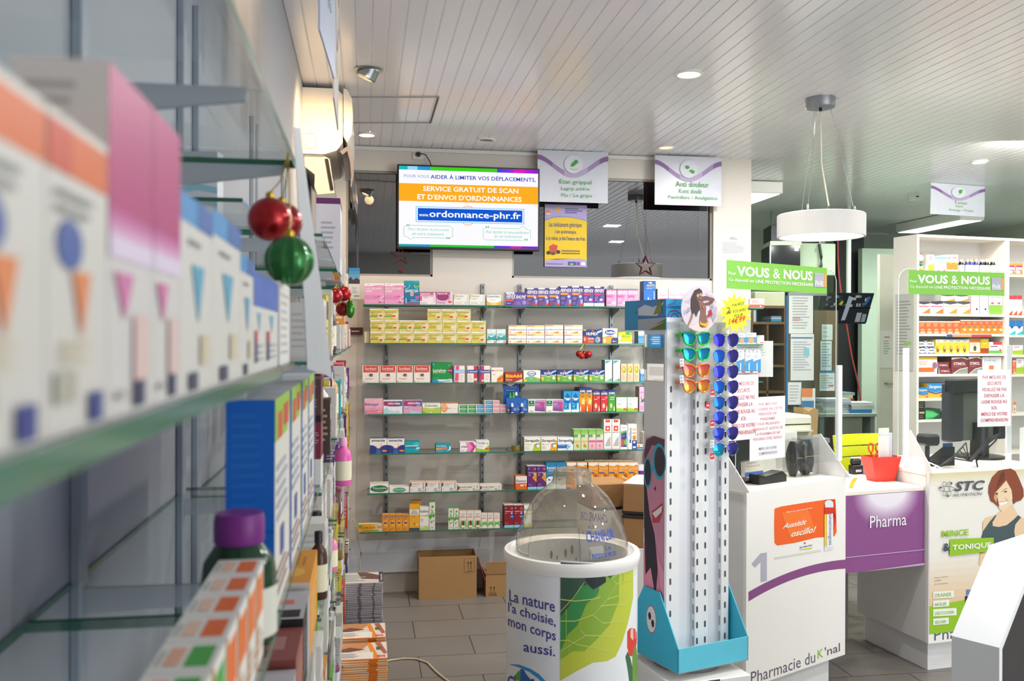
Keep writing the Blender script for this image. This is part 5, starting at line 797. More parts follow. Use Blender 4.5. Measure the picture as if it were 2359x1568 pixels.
for bi, (ya, yb, bn) in enumerate(BAY):
    for y, e in ((ya + .02, 'near'), (yb - .02, 'far')): lupright(y, 'grey upright at the %s end of the %s farther left bay' % (e, bn), LZ, 2.3)
    for li, z in enumerate(LZ):
        lpane(ya, yb, z, '%s glass shelf of the %s farther left bay' % (LW[li], bn))
        y = ya + .03; cnt = {}; seq = []
        while y < yb - .08 and len(seq) < 7:
            wd = rnd.uniform(.07, .15); k = rnd.randrange(len(PAL)) if rnd.random() < .62 else 0; bottle = rnd.random() < .16; wd = max(wd, .1) if bottle else wd
            seq.append((y, wd, k, bottle)); y += wd + rnd.uniform(.004, .03)
        for q, (y, wd, k, bottle) in enumerate(seq):
            if (bi == 0 and li == 0) or (bi == 1 and li == 0 and q < 3) or (bi == 0 and li == 2 and q == 0) or (bi == 0 and li == 3 and q < 2) or (bi == 1 and li == 3) or (bi == 1 and li == 0 and q < 1): continue
            h = min(rnd.uniform(.09, .2), .195); where = '%s along the %s shelf of the %s farther left bay' % (ORD[q], LW[li], bn)
            x = FX - rnd.uniform(.004, .03)
            if bottle: lbottle(x - .03, y + .042, z, h, .028, PAL[k][0], rnd.choice(('f0ece6', '2a2a2c', '8a2a34')), '%s bottle, %s' % (PAL[k][2], where), 'products on the farther left shelves', rnd.random() < .3)
            else: lbox('far%d' % k, y, y + wd, z, h, rnd.uniform(.03, .07), '%s carton, %s' % (PAL[k][2], where), 'products on the farther left shelves', x)
# recognisable pieces among them
SPEC['bw'] = B('efedea', s='f0eeea'); SPEC['maroonb'] = B('7d2f3c', ('r', 0, .85, 1, 1, '3a1a24'), ('n', .1, .3, .9, .8, 8, 'c88a94'), s='86343f', se=[('r', 0, .85, 1, 1, '35202a'), ('n', .1, .35, .9, .8, 8, 'cc98a0')]); SPEC['brownb'] = B('5e4038', ('n', .1, .1, .9, .6, 6, '9a8078'), s='62443c', se=[('n', .1, .1, .9, .85, 8, '9f887e')])
z = 1.40; ya = 1.79
for key, h, lab in (('bw', .056, 'plain white carton at the bottom of a stack beside the blue cartons'), ('maroonb', .083, 'maroon carton in the middle of the stack beside the blue cartons'), ('brownb', .07, 'brown carton on top of the stack beside the blue cartons')):
    lbox(key, ya, ya + .09, z, h, .034, lab); z += h + .0006
SPEC['yel'] = B('efe45c', ('n', .1, .1, .9, .8, 7, '6a6030'), s='eee25a', se=[('n', .15, .15, .85, .85, 8, '7a7038')])
lbox('yel', 1.785, 1.84, 1.165, .1, .028, 'narrow yellow carton beside a cream-labelled brown bottle', x=FX - .03); lbottle(-.092, 1.875, 1.165, .135, .018, '4a2f1c', '2a2020', 'brown bottle with a cream label beside a narrow yellow carton', None)
for y, k, h in ((2.72, 0, .11), (2.84, 0, .13), (2.97, 11, .12), (3.08, 0, .1)): lbox('far%d' % k, y, y + .1, 1.165, h, .05, '%s carton starting %d cm along the chest-high shelf of the second farther left bay' % (PAL[k][2], round((y - 2.68) * 100)), 'products on the farther left shelves', x=FX - .02)
lbottle(-.078, 3.30, 1.165, .17, .03, 'f06ab8', 'f0b0d8', 'pink bottle, nearer of the pink pair on the chest-high left shelf', 'pink bottles'); lbottle(-.078, 3.38, 1.165, .15, .03, 'ee5ab0', 'f0b0d8', 'pink bottle, farther of the pink pair on the chest-high left shelf', 'pink bottles')
SPEC['tallw'] = B('e8e9f2', ('r', 0, .92, 1, 1, '6a3a72'), ('n', .1, .2, .8, .7, 7, 'b9bccc'), s='e0e2ee', se=[('r', 0, .92, 1, 1, '6a3a72'), ('n', .2, .3, .8, .7, 6, 'b5b8c8')])
lbox('tallw', 2.76, 2.97, 1.885, .22, .07, 'large white carton with a purple top on the highest left shelf', x=FX + .005)
# sheet of paper hanging from the shelf end
L_ = [(676, 292, 1.10), (684, 420, 1.10), (693, 560, 1.10), (702, 720, 1.10), (708, 850, 1.10)]; R2 = [(681, 296, 1.16), (703, 420, 1.24), (724, 560, 1.28), (748, 720, 1.32), (766, 876, 1.36)]
m = MB(); V = []
for (a, b, y), (c_, d_, y2) in zip(L_, R2):
    p, q = onY(a, b, y), onY(c_, d_, y2)
    for t in range(5):
        f = t / 4; r_ = p.lerp(q, f); r_.x += .007 * math.sin(PI * f); V.append(r_)
m.add(V, [(i * 5 + j, i * 5 + j + 1, i * 5 + j + 6, i * 5 + j + 5) for i in range(4) for j in range(4)], mat('b4b8bd', .5), True); V2 = [p + Vector((-.0006, .0, 0)) for p in V]
m.add(V2, [(i * 5 + j + 5, i * 5 + j + 6, i * 5 + j + 1, i * 5 + j) for i in range(4) for j in range(4)], mat('b4b8bd', .5), True)
tag(m.build('paper_sheet', None, tuple(V[20]), world=True), 'curled white paper sheet hanging at the end of the nearest left shelves', 'paper')
# baubles at the near shelf end
h = tuple(onY(664, 352, 1.078)); Q = lambda u, v, Y: tuple(onY(u, v, Y))
cluster('bauble_cluster', 'large red and green baubles hanging at the nearest left shelf end', h, [(Q(622, 505, .99), .0232, 'b3161c', 0, 0), (Q(650, 512, 1.04), .0225, '9c141a', 0, 0), (Q(667, 600, .95), .0252, '2f7a3a', .10, 0)])
h = tuple(onY(775, 655, 2.6)); cluster('bauble_cluster', 'red baubles and a green cone hanging above a red carton, farther left', h, [(Q(772, 681, 2.55), .021, 'b3161c', 0, 0), (Q(792, 676, 2.6), .021, 'c01a20', 0, 0), (Q(790, 712, 2.62), .02, 'a0141a', 0, 0), (Q(807, 712, 2.6), .022, '3f8a2f', 0, 1)])
# ---------------------------------------------------------------- air conditioner
ay0 = 4.66; ACM = mat('efe9dd', .3, 0, .5, .01); o = thing('air_conditioner', 'white wall air conditioner above the left shelves', 'air conditioner', (WX, ay0, 2.61)); AL = .82
fn = lambda a, b, t: (a, t, b)
m = MB(); m.prism([(0, 0), (.11, 0), (.17, .02), (.2, .06), (.2, .3), (.17, .33), (0, .33)][::-1], fn, AL, ACM)
m.show([('l', [(.012, .1), (.06, .1), (.066, .094), (.066, .03), (.058, .024), (.014, .024)], .002, 'b57a44'), ('l', [(.0, .05), (.014, .05), (.018, .04), (.01, .03)], .0015, 'c79a6a')], lambda x, y: (x, y), lambda x, y, z: (x, -z, y)); m.build('housing', o)
m = MB(); m.prism([(.203, .09), (.222, .06), (.244, .1), (.25, .2), (.245, .28), (.222, .325), (.203, .33)][::-1], lambda a, b, t: (a, t - .01, b), AL + .02, ACM, True); m.build('front_panel', o)
GW = mat('d8d2c8', .12, 0, .6, .01)
m = MB(); m.prism([(.01, -.001), (.1, -.001), (.135, -.02), (.16, -.19), (.075, -.2), (.06, -.16), (.062, -.1), (.01, -.06)][::-1], lambda a, b, t: (a, t + .02, b), AL - .04, GW); m.build('air_deflector', o)
m = MB(); m.prism([(.112, -.02), (.128, -.021), (.155, -.175), (.14, -.178)][::-1], lambda a, b, t: (a, t + .014, b), .008, BLACK); m.build('air_slot', o)
m = MB(); m.prism([(.185, .015), (.21, .035), (.235, .05), (.252, -.02), (.255, -.1), (.245, -.16), (.238, -.16), (.242, -.1), (.236, -.03), (.222, .02), (.2, .0)][::-1], lambda a, b, t: (a, t + .0, b), AL, mat('8f8c94', .12, .3)); m.build('louver', o)
# cards on the wall beside the window
a, b = onY(803, 690, WY - .004), onY(829, 617, WY - .004); w2, h2 = b.x - a.x, b.z - a.z
o = thing('postcard', 'seaside picture card taped in the left corner of the back wall', 'card', (a.x, WY - .001, a.z)); m = MB(); m.box((0, -.002, 0), (w2, 0, h2), flatprint('e9ecea'))
m.show([('g', 0, .5, 1, 1, '9cc4dc', '2f86c4', 5, 'y'), ('p', [(0, .5), (1, .5), (1, .62), (.7, .7), (.4, .62), (.2, .72), (0, .66)], '4a4650'), ('n', .3, .2, .9, .4, 3, 'b9bfc4'), ('r', .5, .1, .95, .14, '7cc04a')], lambda x, y: (x * w2, y * h2), lambda x, y, z: (x, -.002 - z, y)); m.build('print', o)
a, b = onY(806, 770, WY - .03), onY(836, 754, WY - .03); o = thing('shelf_sign', 'small brown sign sticking out left of the yellow cartons', 'sign', (a.x, WY - .008, a.z)); m = MB(); m.box((0, -.022, 0), (b.x - a.x, 0, b.z - a.z), mat('5a3330', .4), .002); m.show([('n', .01, .012, .075, .03, 1, 'd8c8c0')], lambda x, y: (x, y), lambda x, y, z: (x, -.022 - z, y)); m.build('board', o)
# ---------------------------------------------------------------- magazines
def magspec(kind):
    if kind == 'g': return [('r', 0, 0, 1, 1, 'cfc8c4'), ('p', [(.5, .4), (.95, .3), (.9, .7), (.6, 1), (.4, 1)], '6a4a3c'), ('r', .9, .05, 1, 1, '3a2f3c'), ('n', .1, .15, .6, .8, 4, '9fb0a0'), ('v', 'beauté', .92, .2, .98, .8, 'd8d4d8', .4)]
    return [('r', 0, 0, 1, 1, 'e6d4c0'), ('p', [(0, .45), (.5, .55), (.72, 1), (0, 1)], 'c98a5a'), ('p', [(0, .5), (.3, .75), (.6, .6), (.3, .48)], '7a4a3a'), ('p', [(.62, 1), (.7, 1), (.86, 0), (.76, 0)], 'ea8a2c'), ('p', [(.78, .95), (.88, 1), (1, .35), (.94, .3)], 'b5604a'), ('r', .8, .55, .9, .72, '4a6a4a'), ('r', 0, .06, .74, .42, 'ece4da'), ('t', 'vivre', .8, .12, .96, .26, 'd8306a', 1), ('n', .05, .12, .5, .38, 4, '9a8a90'), ('r', 0, 0, 1, .05, 'e8872c')]
def magazine(kind, x, y, z, w_, d, t, rz, label, group, top):
    k = ('mag', kind, top, round(t, 4))
    if k not in _CM:
        m = MB(); pg = flatprint('cfd0d4' if kind == 'g' else 'ecd9bf'); cv = flatprint('9a929a' if kind == 'g' else 'e9923a')
        m.box((-w_ / 2, 0, .0), (w_ / 2, d, t * .22), cv); m.box((-w_ / 2 + .0008, .0008, t * .22), (w_ / 2 - .0008, d - .0008, t * .78), pg); m.box((-w_ / 2, 0, t * .78), (w_ / 2, d, t), cv)
        for f in ((.45, .52) if kind == 'g' else (.66, .78), (.78, .82)): m.box((-w_ / 2 + f[0] * w_, -.0003, t * .05), (-w_ / 2 + f[1] * w_, 0, t * .95), flatprint('7a7480' if kind == 'g' else 'd8701c'))
        if top: m.show(magspec(kind), lambda a, b: (-w_ / 2 + a * w_, b * d), lambda a, b, zz: (a, b, t + zz))
        o = m.build('magazine', None, (x, y, z), rz); _CM[k] = o.data
    else:
        o = bpy.data.objects.new('magazine', _CM[k]); C.objects.link(o); o.location = (x, y, z); o.rotation_euler.z = rz
    return tag(o, label, 'magazine', group)
for nm, kind, y0, ztop, n, t, wh in (('back', 'g', 4.38, .527, 24, .0085, 'grey'), ('middle', 'o', 3.75, .468, 8, .0085, 'orange'), ('front', 'o', 3.5, .468, 17, .0085, 'orange')):
    zb_ = ztop - n * t; m = MB(); m.box((-.125, y0 + .005, 0), (.08, y0 + .2, zb_ - .0005), KRAFT if nm != 'front' else mat('e9e4dc', .5), .003); tag(m.build('cardboard_box', None, (-.02, y0 + .1, 0), world=True), 'closed carton under the %s magazine pile' % nm, 'box')
    for i in range(n):
        top = i == n - 1; j = random.uniform
        magazine(kind, -.02 + j(-.004, .004), y0 + j(-.003, .003), zb_ + i * t, .208, .2, t - .0003, j(-.015, .015), 'topmost %s magazine of the %s pile on the left' % (wh, nm) if top else '%s magazine lying within the %s pile on the left' % (wh, nm), 'magazines in the %s pile' % nm, top)
# ---------------------------------------------------------------- cartons and cables on the floor
def open_box(name, lab, p0, p1, dep, h, flaps, printer):
    p0, p1 = Vector((p0.x, p0.y, 0)), Vector((p1.x, p1.y, 0)); w2 = (p1 - p0).length; rz = math.atan2(p1.y - p0.y, p1.x - p0.x); t = .004
    o = thing(name, lab, 'box', p0, rz); IN = mat('8a6844', .8, 0, .1)
    m = MB()
    for a, b in (((0, 0, 0), (w2, t, h)), ((0, dep - t, 0), (w2, dep, h)), ((0, t, 0), (t, dep - t, h)), ((w2 - t, t, 0), (w2, dep - t, h)), ((t, t, 0), (w2 - t, dep - t, t))): m.box(a, b, KRAFT)
    m.show(printer, lambda x, y: (x * w2, y * h), lambda x, y, z: (x, -z, y), .0004, lambda c: mat(c, .7, 0, .2)); m.build('carton_body', o)
    for nm, pts in flaps:
        m = MB(); V = [Vector(p) for p in pts]; n_ = (V[1] - V[0]).cross(V[2] - V[1]).normalized() * .003; m.add(V + [p + n_ for p in V], [(0, 1, 2, 3), (7, 6, 5, 4), (0, 4, 5, 1), (1, 5, 6, 2), (2, 6, 7, 3), (3, 7, 4, 0)], KRAFT if 'tape' not in nm else flatprint('e02f8a')); m.build(nm, o)
    return o
IK = '4a3220'
arrows = lambda x, y, w_, h: sum([[('l', [(x + f * w_, y), (x + f * w_, y + .75 * h)], .003, IK), ('p', [(x + (f - .13) * w_, y + .7 * h), (x + (f + .13) * w_, y + .7 * h), (x + f * w_, y + h)], IK)] for f in (.28, .72)], []) + [('l', [(x, y - .04), (x + w_, y - .04)], .0025, IK)]
a, b = onZ(965, 1381.5, 0), onZ(1098, 1376.5, 0); hB = onY(1030, 1281, a.y).z
open_box('cardboard_box', 'large open cardboard box on the floor under the shelves', a, b, .2, hB, [], arrows(.82, .68, .11, .2) + [('l', [(.785, .6), (.785, .94), (.955, .94), (.955, .6), (.785, .6)], .0015, IK)])
a, b = onZ(1119, 1375, 0), onZ(1215, 1372, 0); hC = onY(1140, 1321, a.y).z; w2 = (Vector(b) - Vector(a)).length
open_box('cardboard_box', 'small open cardboard box with a pink tape strip, beside the large one', a, b, .22, hC, [('flap', [(0, -.001, hC), (w2, -.001, hC), (w2, -.012, hC + .08), (0, -.012, hC + .08)]), ('flap', [(-.001, .22, hC), (-.001, 0, hC), (-.035, .01, hC + .07), (-.035, .21, hC + .07)]), ('flap', [(w2, .221, hC), (0, .221, hC), (0, .26, hC + .07), (w2, .26, hC + .07)]), ('tape_strip', [(-.04, .05, hC + .07), (-.04, .02, hC + .07), (-.006, -.002, hC - .04), (-.006, .03, hC - .04)])], arrows(.07, .22, .18, .24) + [('t', '010340', .07, .06, .26, .13, IK, .6)])
pts = [onZ(u, v, .006) for u, v in ((880, 1526), (900, 1520), (930, 1516), (960, 1517), (985, 1526), (1003, 1545), (1022, 1561), (1050, 1580))]
tag(MB().tube(pts, .005, mat('cfc0a4', .5), 8).build('power_cord', None, tuple(pts[0]), world=True), 'beige cable curving across the floor right of the magazines', 'cord')
pts = [onY(u, v, 5.98) for u, v in ((812, 1195), (820, 1205), (826, 1250), (832, 1270), (830, 1300), (827, 1330), (826, 1350))]
tag(MB().tube(pts, .0045, mat('cfc0a4', .5), 8).build('power_cord', None, tuple(pts[0]), world=True), 'beige cable hanging against the steel panel in the left corner', 'cord')
# ---------------------------------------------------------------- round bin with a clear dome
BC = atD(1317, 1262, 3.26); BR = .24; BZ = BC.z
o = thing('display_bin', 'round white bin wrapped in a leaf advert, topped by a clear dome', 'bin', (BC.x, BC.y, 0))
camdir = math.atan2(-BC.y, -BC.x)          # bearing from the bin to the camera
def round_(u):                              # bearing on the drum of the point seen at pixel column u
    return camdir + math.asin(max(-.999, min(.999, (u - 1317) / 154.5)))
m = MB(); DW = flatprint('e3e6ec'); m.lathe([(BR - .006, 0), (BR - .006, BZ - .03)], (0, 0, 0), DW, 64, False)
rr = BR - .0055
def dr(u, v, lay=0):
    a = round_(u); x, y = rr * math.cos(a), rr * math.sin(a); d = (Vector((BC.x + x, BC.y + y, 0)) - Vector((0, 0, 0))); dep = d.x * math.sin(YAW) + d.y * math.cos(YAW)
    z = CAMZ - (v - 779 - .0034 * (u - 1180)) * dep / F; return Vector((math.cos(a) * (rr + lay), math.sin(a) * (rr + lay), z))
def drum_poly(px, c, lay):
    """printed patch on the drum, given as a chain of (column, upper row, lower row)"""
    V = []
    for i in range(len(px) - 1):
        (u0, a0, b0), (u1, a1, b1) = px[i], px[i + 1]; n = max(1, int(abs(round_(u1) - round_(u0)) / .06))
        for k in range(n + (i == len(px) - 2)):
            t = k / n; u = u0 + (u1 - u0) * t; V += [dr(u, a0 + (a1 - a0) * t, lay), dr(u, b0 + (b1 - b0) * t, lay)]
    m.add(V, [(2 * i, 2 * i + 1, 2 * i + 3, 2 * i + 2) for i in range(len(V) // 2 - 1)], flatprint(c))
def drum_text(s, u0, v0, u1, v1, drop, c, lay, bold=.5):
    vv, ff, gx, gy, gw, gh = glyphs(s, bold)
    m.add([dr(u0 + (u1 - u0) * (x - gx) / gw, v0 + drop * (x - gx) / gw - (v0 - v1) * (y - gy) / gh, lay) for x, y in vv], ff, flatprint(c))
# leaf: dark centre, mid green, lime, yellow right margin
drum_poly([(1293, 1290, 1700), (1380, 1296, 1700), (1440, 1290, 1700), (1466, 1284, 1700)], 'e9ecee', .0002)
drum_poly([(1293, 1294, 1568), (1330, 1297, 1545), (1365, 1298, 1526), (1395, 1297, 1523), (1415, 1296, 1512), (1430, 1294, 1480), (1445, 1291, 1430), (1456, 1288, 1380), (1463, 1286, 1320)], 'c2cc46', .0004)
drum_poly([(1293, 1294, 1520), (1320, 1297, 1500), (1345, 1298, 1500), (1370, 1298, 1475), (1400, 1296, 1440), (1420, 1294, 1390), (1432, 1293, 1340)], '8fb43e', .0006)
drum_poly([(1293, 1294, 1500), (1310, 1296, 1460), (1330, 1297, 1440), (1350, 1298, 1390), (1372, 1298, 1372), (1388, 1297, 1340), (1395, 1297, 1325)], '3f8f50', .0008)
drum_poly([(1293, 1294, 1420), (1312, 1296, 1395), (1335, 1297, 1350), (1360, 1298, 1345), (1374, 1298, 1342)], '3c5a4c', .001)
drum_poly([(1345, 1312, 1330), (1356, 1300, 1350), (1364, 1300, 1357), (1378, 1312, 1350), (1392, 1332, 1340)], '1f2a2a', .0012)
drum_poly([(1393, 1298, 1325), (1402, 1312, 1332), (1412, 1306, 1318), (1418, 1298, 1308)], '2f6a3c', .0012)
for pl in ([(1293, 1408), (1320, 1378), (1345, 1340)], [(1293, 1430), (1325, 1430), (1365, 1415), (1395, 1380), (1415, 1345), (1405, 1332), (1440, 1305)], [(1293, 1500), (1325, 1478), (1348, 1463), (1385, 1464), (1415, 1465)], [(1380, 1395), (1410, 1392), (1440, 1393)], [(1365, 1417), (1385, 1435), (1430, 1430)], [(1348, 1463), (1337, 1452), (1333, 1428)], [(1395, 1380), (1440, 1365)], [(1415, 1345), (1455, 1332)], [(1293, 1380), (1325, 1384), (1360, 1380), (1380, 1375)], [(1293, 1475), (1310, 1474), (1330, 1484), (1370, 1492), (1400, 1500)]):
    drum_poly([(u, v - 1.1, v + 1.1) for u, v in pl], 'c8d66a', .0014)
drum_poly([(1442, 1455, 1490), (1447, 1448, 1510), (1454, 1446, 1512), (1462, 1448, 1500), (1467, 1458, 1480)], 'd8402c', .0005); drum_poly([(1450, 1450, 1468), (1456, 1447, 1474), (1463, 1452, 1470)], 'efc2b4', .0007)
drum_poly([(1438, 1512, 1514), (1443, 1500, 1540), (1450, 1515, 1590), (1456, 1540, 1600)], '3f6a4a', .0006); drum_poly([(1455, 1505, 1560), (1461, 1488, 1600), (1466, 1490, 1600), (1470, 1520, 1600)], '6f9a3c', .0006)
IND = '3f3f94'
for s_, u0, v0, u1, v1, dp in (('La nature', 1174, 1384, 1281, 1357, 26), ("l'a choisie,", 1171, 1412, 1283, 1385, 34), ('mon corps', 1171, 1448, 1283, 1424, 36), ('aussi.', 1210, 1500, 1282, 1478, 12)): drum_text(s_, u0, v0, u1, v1, dp, IND, .0006)
drum_poly([(1178, 1529, 1531), (1200, 1531, 1537), (1225, 1540, 1548), (1245, 1552, 1563), (1262, 1570, 1585)], '2f8fd0', .0006); drum_poly([(1185, 1560, 1562), (1198, 1546, 1568), (1206, 1542, 1568)], '5fa83a', .0007); drum_poly([(1203, 1541, 1570), (1210, 1541, 1572), (1216, 1552, 1574), (1226, 1564, 1580)], '2a62b4', .0008)
drum_text('Chanflor', 1169, 1592, 1262, 1554, 14, IND, .0009, .8)
m.build('drum', o)
m = MB(); m.lathe([(.2, BZ - .06), (.236, BZ - .045), (BR + .001, BZ - .03), (BR + .004, BZ - .01), (BR, BZ), (.222, BZ + .001), (.212, BZ - .008), (.2, BZ - .01)], (0, 0, 0), WHITE, 64, False); m.build('rim', o)
m = MB(); m.lathe([(0, BZ - .3), (.2, BZ - .3), (.2, BZ - .01)], (0, 0, 0), mat('d6d8da', .4, 0, .4, .15, 9), 48, False)
for u, v, r in ((1258, 1250, .010), (1275, 1258, .006), (1300, 1248, .011), (1318, 1240, .012), (1372, 1248, .012), (1290, 1268, .005), (1330, 1262, .005)):
    a = camdir + PI - (u - 1317) / 150; p = Vector((.1985 * math.cos(a), .1985 * math.sin(a), BZ - .06 - (v - 1245) * .0016)); t = Vector((-math.sin(a), math.cos(a), 0))
    m.add([p + t * (r * math.cos(k) * .5) + Vector((0, 0, r * 1.6 * math.sin(k))) for k in (0, .8, 1.6, 2.6, 3.4, 4.3, 5.2)], [tuple(range(7))], mat('8a6a4a', .6))
m.build('inner_drum', o)
m = MB(); DOME = glass('f6f3ec', .97, .02, 1.2, .1, 'efe6d8'); prof = [(.2, -.012), (.2, .0), (.199, .03), (.193, .055), (.184, .082), (.173, .108), (.152, .152), (.128, .188), (.1, .216), (.078, .232), (.07, .24), (.067, .25), (.067, .272), (.062, .278)]
m.lathe([(r, BZ + z) for r, z in prof], (0, 0, 0), DOME, 56, False); 
# blue lettering on the dome, following its curve
BLU = '3c57b4'
def dome_pt(a, z, lay=.0012):
    for (r0, z0_), (r1, z1_) in zip(prof, prof[1:]):
        if z0_ <= z <= z1_: r = r0 + (r1 - r0) * (z - z0_) / (z1_ - z0_); return Vector(((r + lay) * math.cos(a), (r + lay) * math.sin(a), BZ + z))
    return Vector((.2 * math.cos(a), .2 * math.sin(a), BZ + z))
def dome_text(s, ac, wid, z0_, z1_, c, bold=.8):
    vv, ff, gx, gy, gw, gh = glyphs(s, bold); m.add([dome_pt(ac + wid * ((x - gx) / gw - .5), z0_ + (z1_ - z0_) * (y - gy) / gh) for x, y in vv], ff, flatprint(c))
for k in range(3):
    a = camdir + math.radians(33 + k * 120); dome_text('CHANFLOR', a, .62, .062, .098, BLU, 1.4); dome_text('La', a + .1, .12, .032, .048, BLU); dome_text('RESSOURCE', a + .03, .5, .008, .024, BLU)
for a in (8, -48): q = camdir + math.radians(a); m.tube([dome_pt(q, z, .0004) for z in (.0, .03, .06, .09, .11)], .0006, mat('5a4a3c', .5), 4)
q0 = camdir + math.radians(8); m.tube([dome_pt(q0 + t * .55, .001, .001) for t in [i / 8 for i in range(9)]], .0008, mat('5a4a3c', .5), 4); q0 = camdir - math.radians(48); m.tube([dome_pt(q0 - t * .5, .001, .001) for t in [i / 8 for i in range(9)]], .0008, mat('5a4a3c', .5), 4)
dm = m.build('dome', o)
m = MB(); NECK = glass('f4f0e4', .9, .12, 1.4, .2, 'e6dfca'); n = 40; V = []; rn = random.Random(3)
for j, (r, z) in enumerate([(.0725, .236), (.069, .25), (.069, .27), (.064, .282), (.045, .286), (.02, .28)]):
    V += [((r + rn.uniform(-.0015, .0015)) * math.cos(2 * PI * i / n), (r + rn.uniform(-.0015, .0015)) * math.sin(2 * PI * i / n), BZ + z + rn.uniform(-.002, .002)) for i in range(n)]
m.add(V, [(j * n + i, j * n + (i + 1) % n, (j + 1) * n + (i + 1) % n, (j + 1) * n + i) for j in range(5) for i in range(n)], NECK, True); m.build('taped_neck', o)
# ---------------------------------------------------------------- plinth and strapped cartons behind the bin
a = onZ(1434, 1114, 1.0); fr = math.radians(-29)
M0 = frame((a.x, a.y, 0), fr)
m = MB(M0); m.box((0, 0, 0), (.2, .3, .70), WHITE, .004); tag(m.build('display_plinth', None, (a.x, a.y, 0), world=True), 'plain white plinth behind the round bin, carrying strapped cartons', 'plinth')
for z, h, lab in ((.7005, .15, 'lower strapped brown carton on the white plinth'), (.858, .142, 'upper strapped brown carton on the white plinth, white lid')):
    o = thing('shipping_carton', lab, 'box', (a.x, a.y, z), fr); m = MB(); m.box((0, 0, 0), (.2, .3, h), mat('a67c52', .75, 0, .2, .06, 18), .006)
    if z > .8: m.box((.002, .002, h), (.198, .298, h + .003), mat('eceae6', .6)); m.show([('n', .2, .3, .9, .9, 8, 'cfcdc8')], lambda x, y: (x * .19, y * .28), lambda x, y, zz: (x, y, h + .0035 + zz))
    m.build('carton_body', o)
    m = MB(); m.box((-.002, .002, .001 if z > .8 else h - .012), (.202, -.002, .014 if z > .8 else h - .001), mat('2a2624', .5)); m.box((-.002, -.002, .001 if z > .8 else h - .012), (.0, .3, .014 if z > .8 else h - .001), mat('2a2624', .5)); m.build('strap', o)
a2 = onZ(1378, 1120, .985); o = thing('shipping_carton', 'brown carton just behind the clear dome, left of the strapped ones', 'box', (a2.x + .015, a2.y + .16, .84), math.radians(8)); MB().box((0, 0, 0), (.2, .22, .13), mat('a67c52', .75, 0, .2, .06, 18), .006).build('carton_body', o); MB().box((.0, -.003, -.0), (.2, -.0005, .012), mat('2a2624', .5)).build('strap', o)
m = MB(frame((a2.x + .015, a2.y + .16, 0), math.radians(8))); m.box((0, .0, 0), (.2, .22, .8395), WHITE, .004); tag(m.build('display_plinth', None, (a2.x, a2.y + .15, 0), world=True), 'second white plinth hidden behind the round bin', 'plinth')
# ---------------------------------------------------------------- sunglasses stand
c0 = onZ(1562, 1553, .472); c1 = onZ(1724, 1520, .472); fs_ = math.atan2(c1.y - c0.y, c1.x - c0.x); TW = .33
o = st = thing('sunglasses_stand', 'tall white slotted sunglasses stand with a turquoise tray and round beach picture', 'display stand', (c0.x, c0.y, .472), fs_)
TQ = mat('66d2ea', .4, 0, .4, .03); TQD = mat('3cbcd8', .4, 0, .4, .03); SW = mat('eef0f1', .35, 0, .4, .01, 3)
m = MB(); m.box((0, 0, 0), (TW, TW, .004), SW); m.box((0, 0, 0), (TW, .004, .09), TQ); m.box((0, TW - .004, 0), (TW, TW, .09), TQ)
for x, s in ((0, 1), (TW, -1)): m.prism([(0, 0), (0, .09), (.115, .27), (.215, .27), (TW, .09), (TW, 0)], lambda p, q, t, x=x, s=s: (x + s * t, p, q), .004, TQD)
dsc = [(.165 + .03 * math.cos(k / 14 * 2 * PI), .155 + .05 * math.sin(k / 14 * 2 * PI)) for k in range(14)]
for r, c, l in ((1.08, 'c85a6a', .0004), (1, 'eaeaea', .0007)): m.add([(-l, .165 + (p - .165) * r, .155 + (q - .155) * r) for p, q in dsc], [tuple(range(14))], flatprint(c))
for p, q in ((.175, .165), (.155, .142)): m.add([(-.001, p + .010 * math.cos(k), q + .016 * math.sin(k)) for k in (0, 1, 2, 3, 4, 5)], [tuple(range(6))], flatprint('2a2a30'))
m.build('tray', o)
X0, Y0, CW, CD, CHT = .015, .095, .30, .14, 1.29
m = MB(); m.box((X0, Y0 + .03, .004), (X0 + CW, Y0 + CD, CHT), SW)
# front: three raised slotted rails with recessed channels between
rails = [(0, .062), (.135, .2), (.262, .30)]
for a_, b_ in rails: m.box((X0 + a_, Y0, .004), (X0 + b_, Y0 + .03, CHT), SW, .002)
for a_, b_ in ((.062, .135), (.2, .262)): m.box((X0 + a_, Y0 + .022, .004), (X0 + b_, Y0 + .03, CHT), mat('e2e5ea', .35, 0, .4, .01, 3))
SL = mat('54525a', .6); z = .07
while z < CHT - .2:
    for x in (.02, .146, .184, .281):
        V = []; 
        for k in range(12):
            q = PI * 2 * k / 12; V.append((X0 + x + .0045 * math.cos(q), Y0 - .0006, z + (.008 if math.sin(q) > 0 else -.008) + .0045 * math.sin(q)))
        m.add(V, [tuple(range(12))], SL)
    for x in (.135, .262): m.box((X0 + x - .0008, Y0 + .004, z - .018), (X0 + x, Y0 + .014, z + .018), mat('a9abb0', .5))
    z += .06
m.build('column', o)
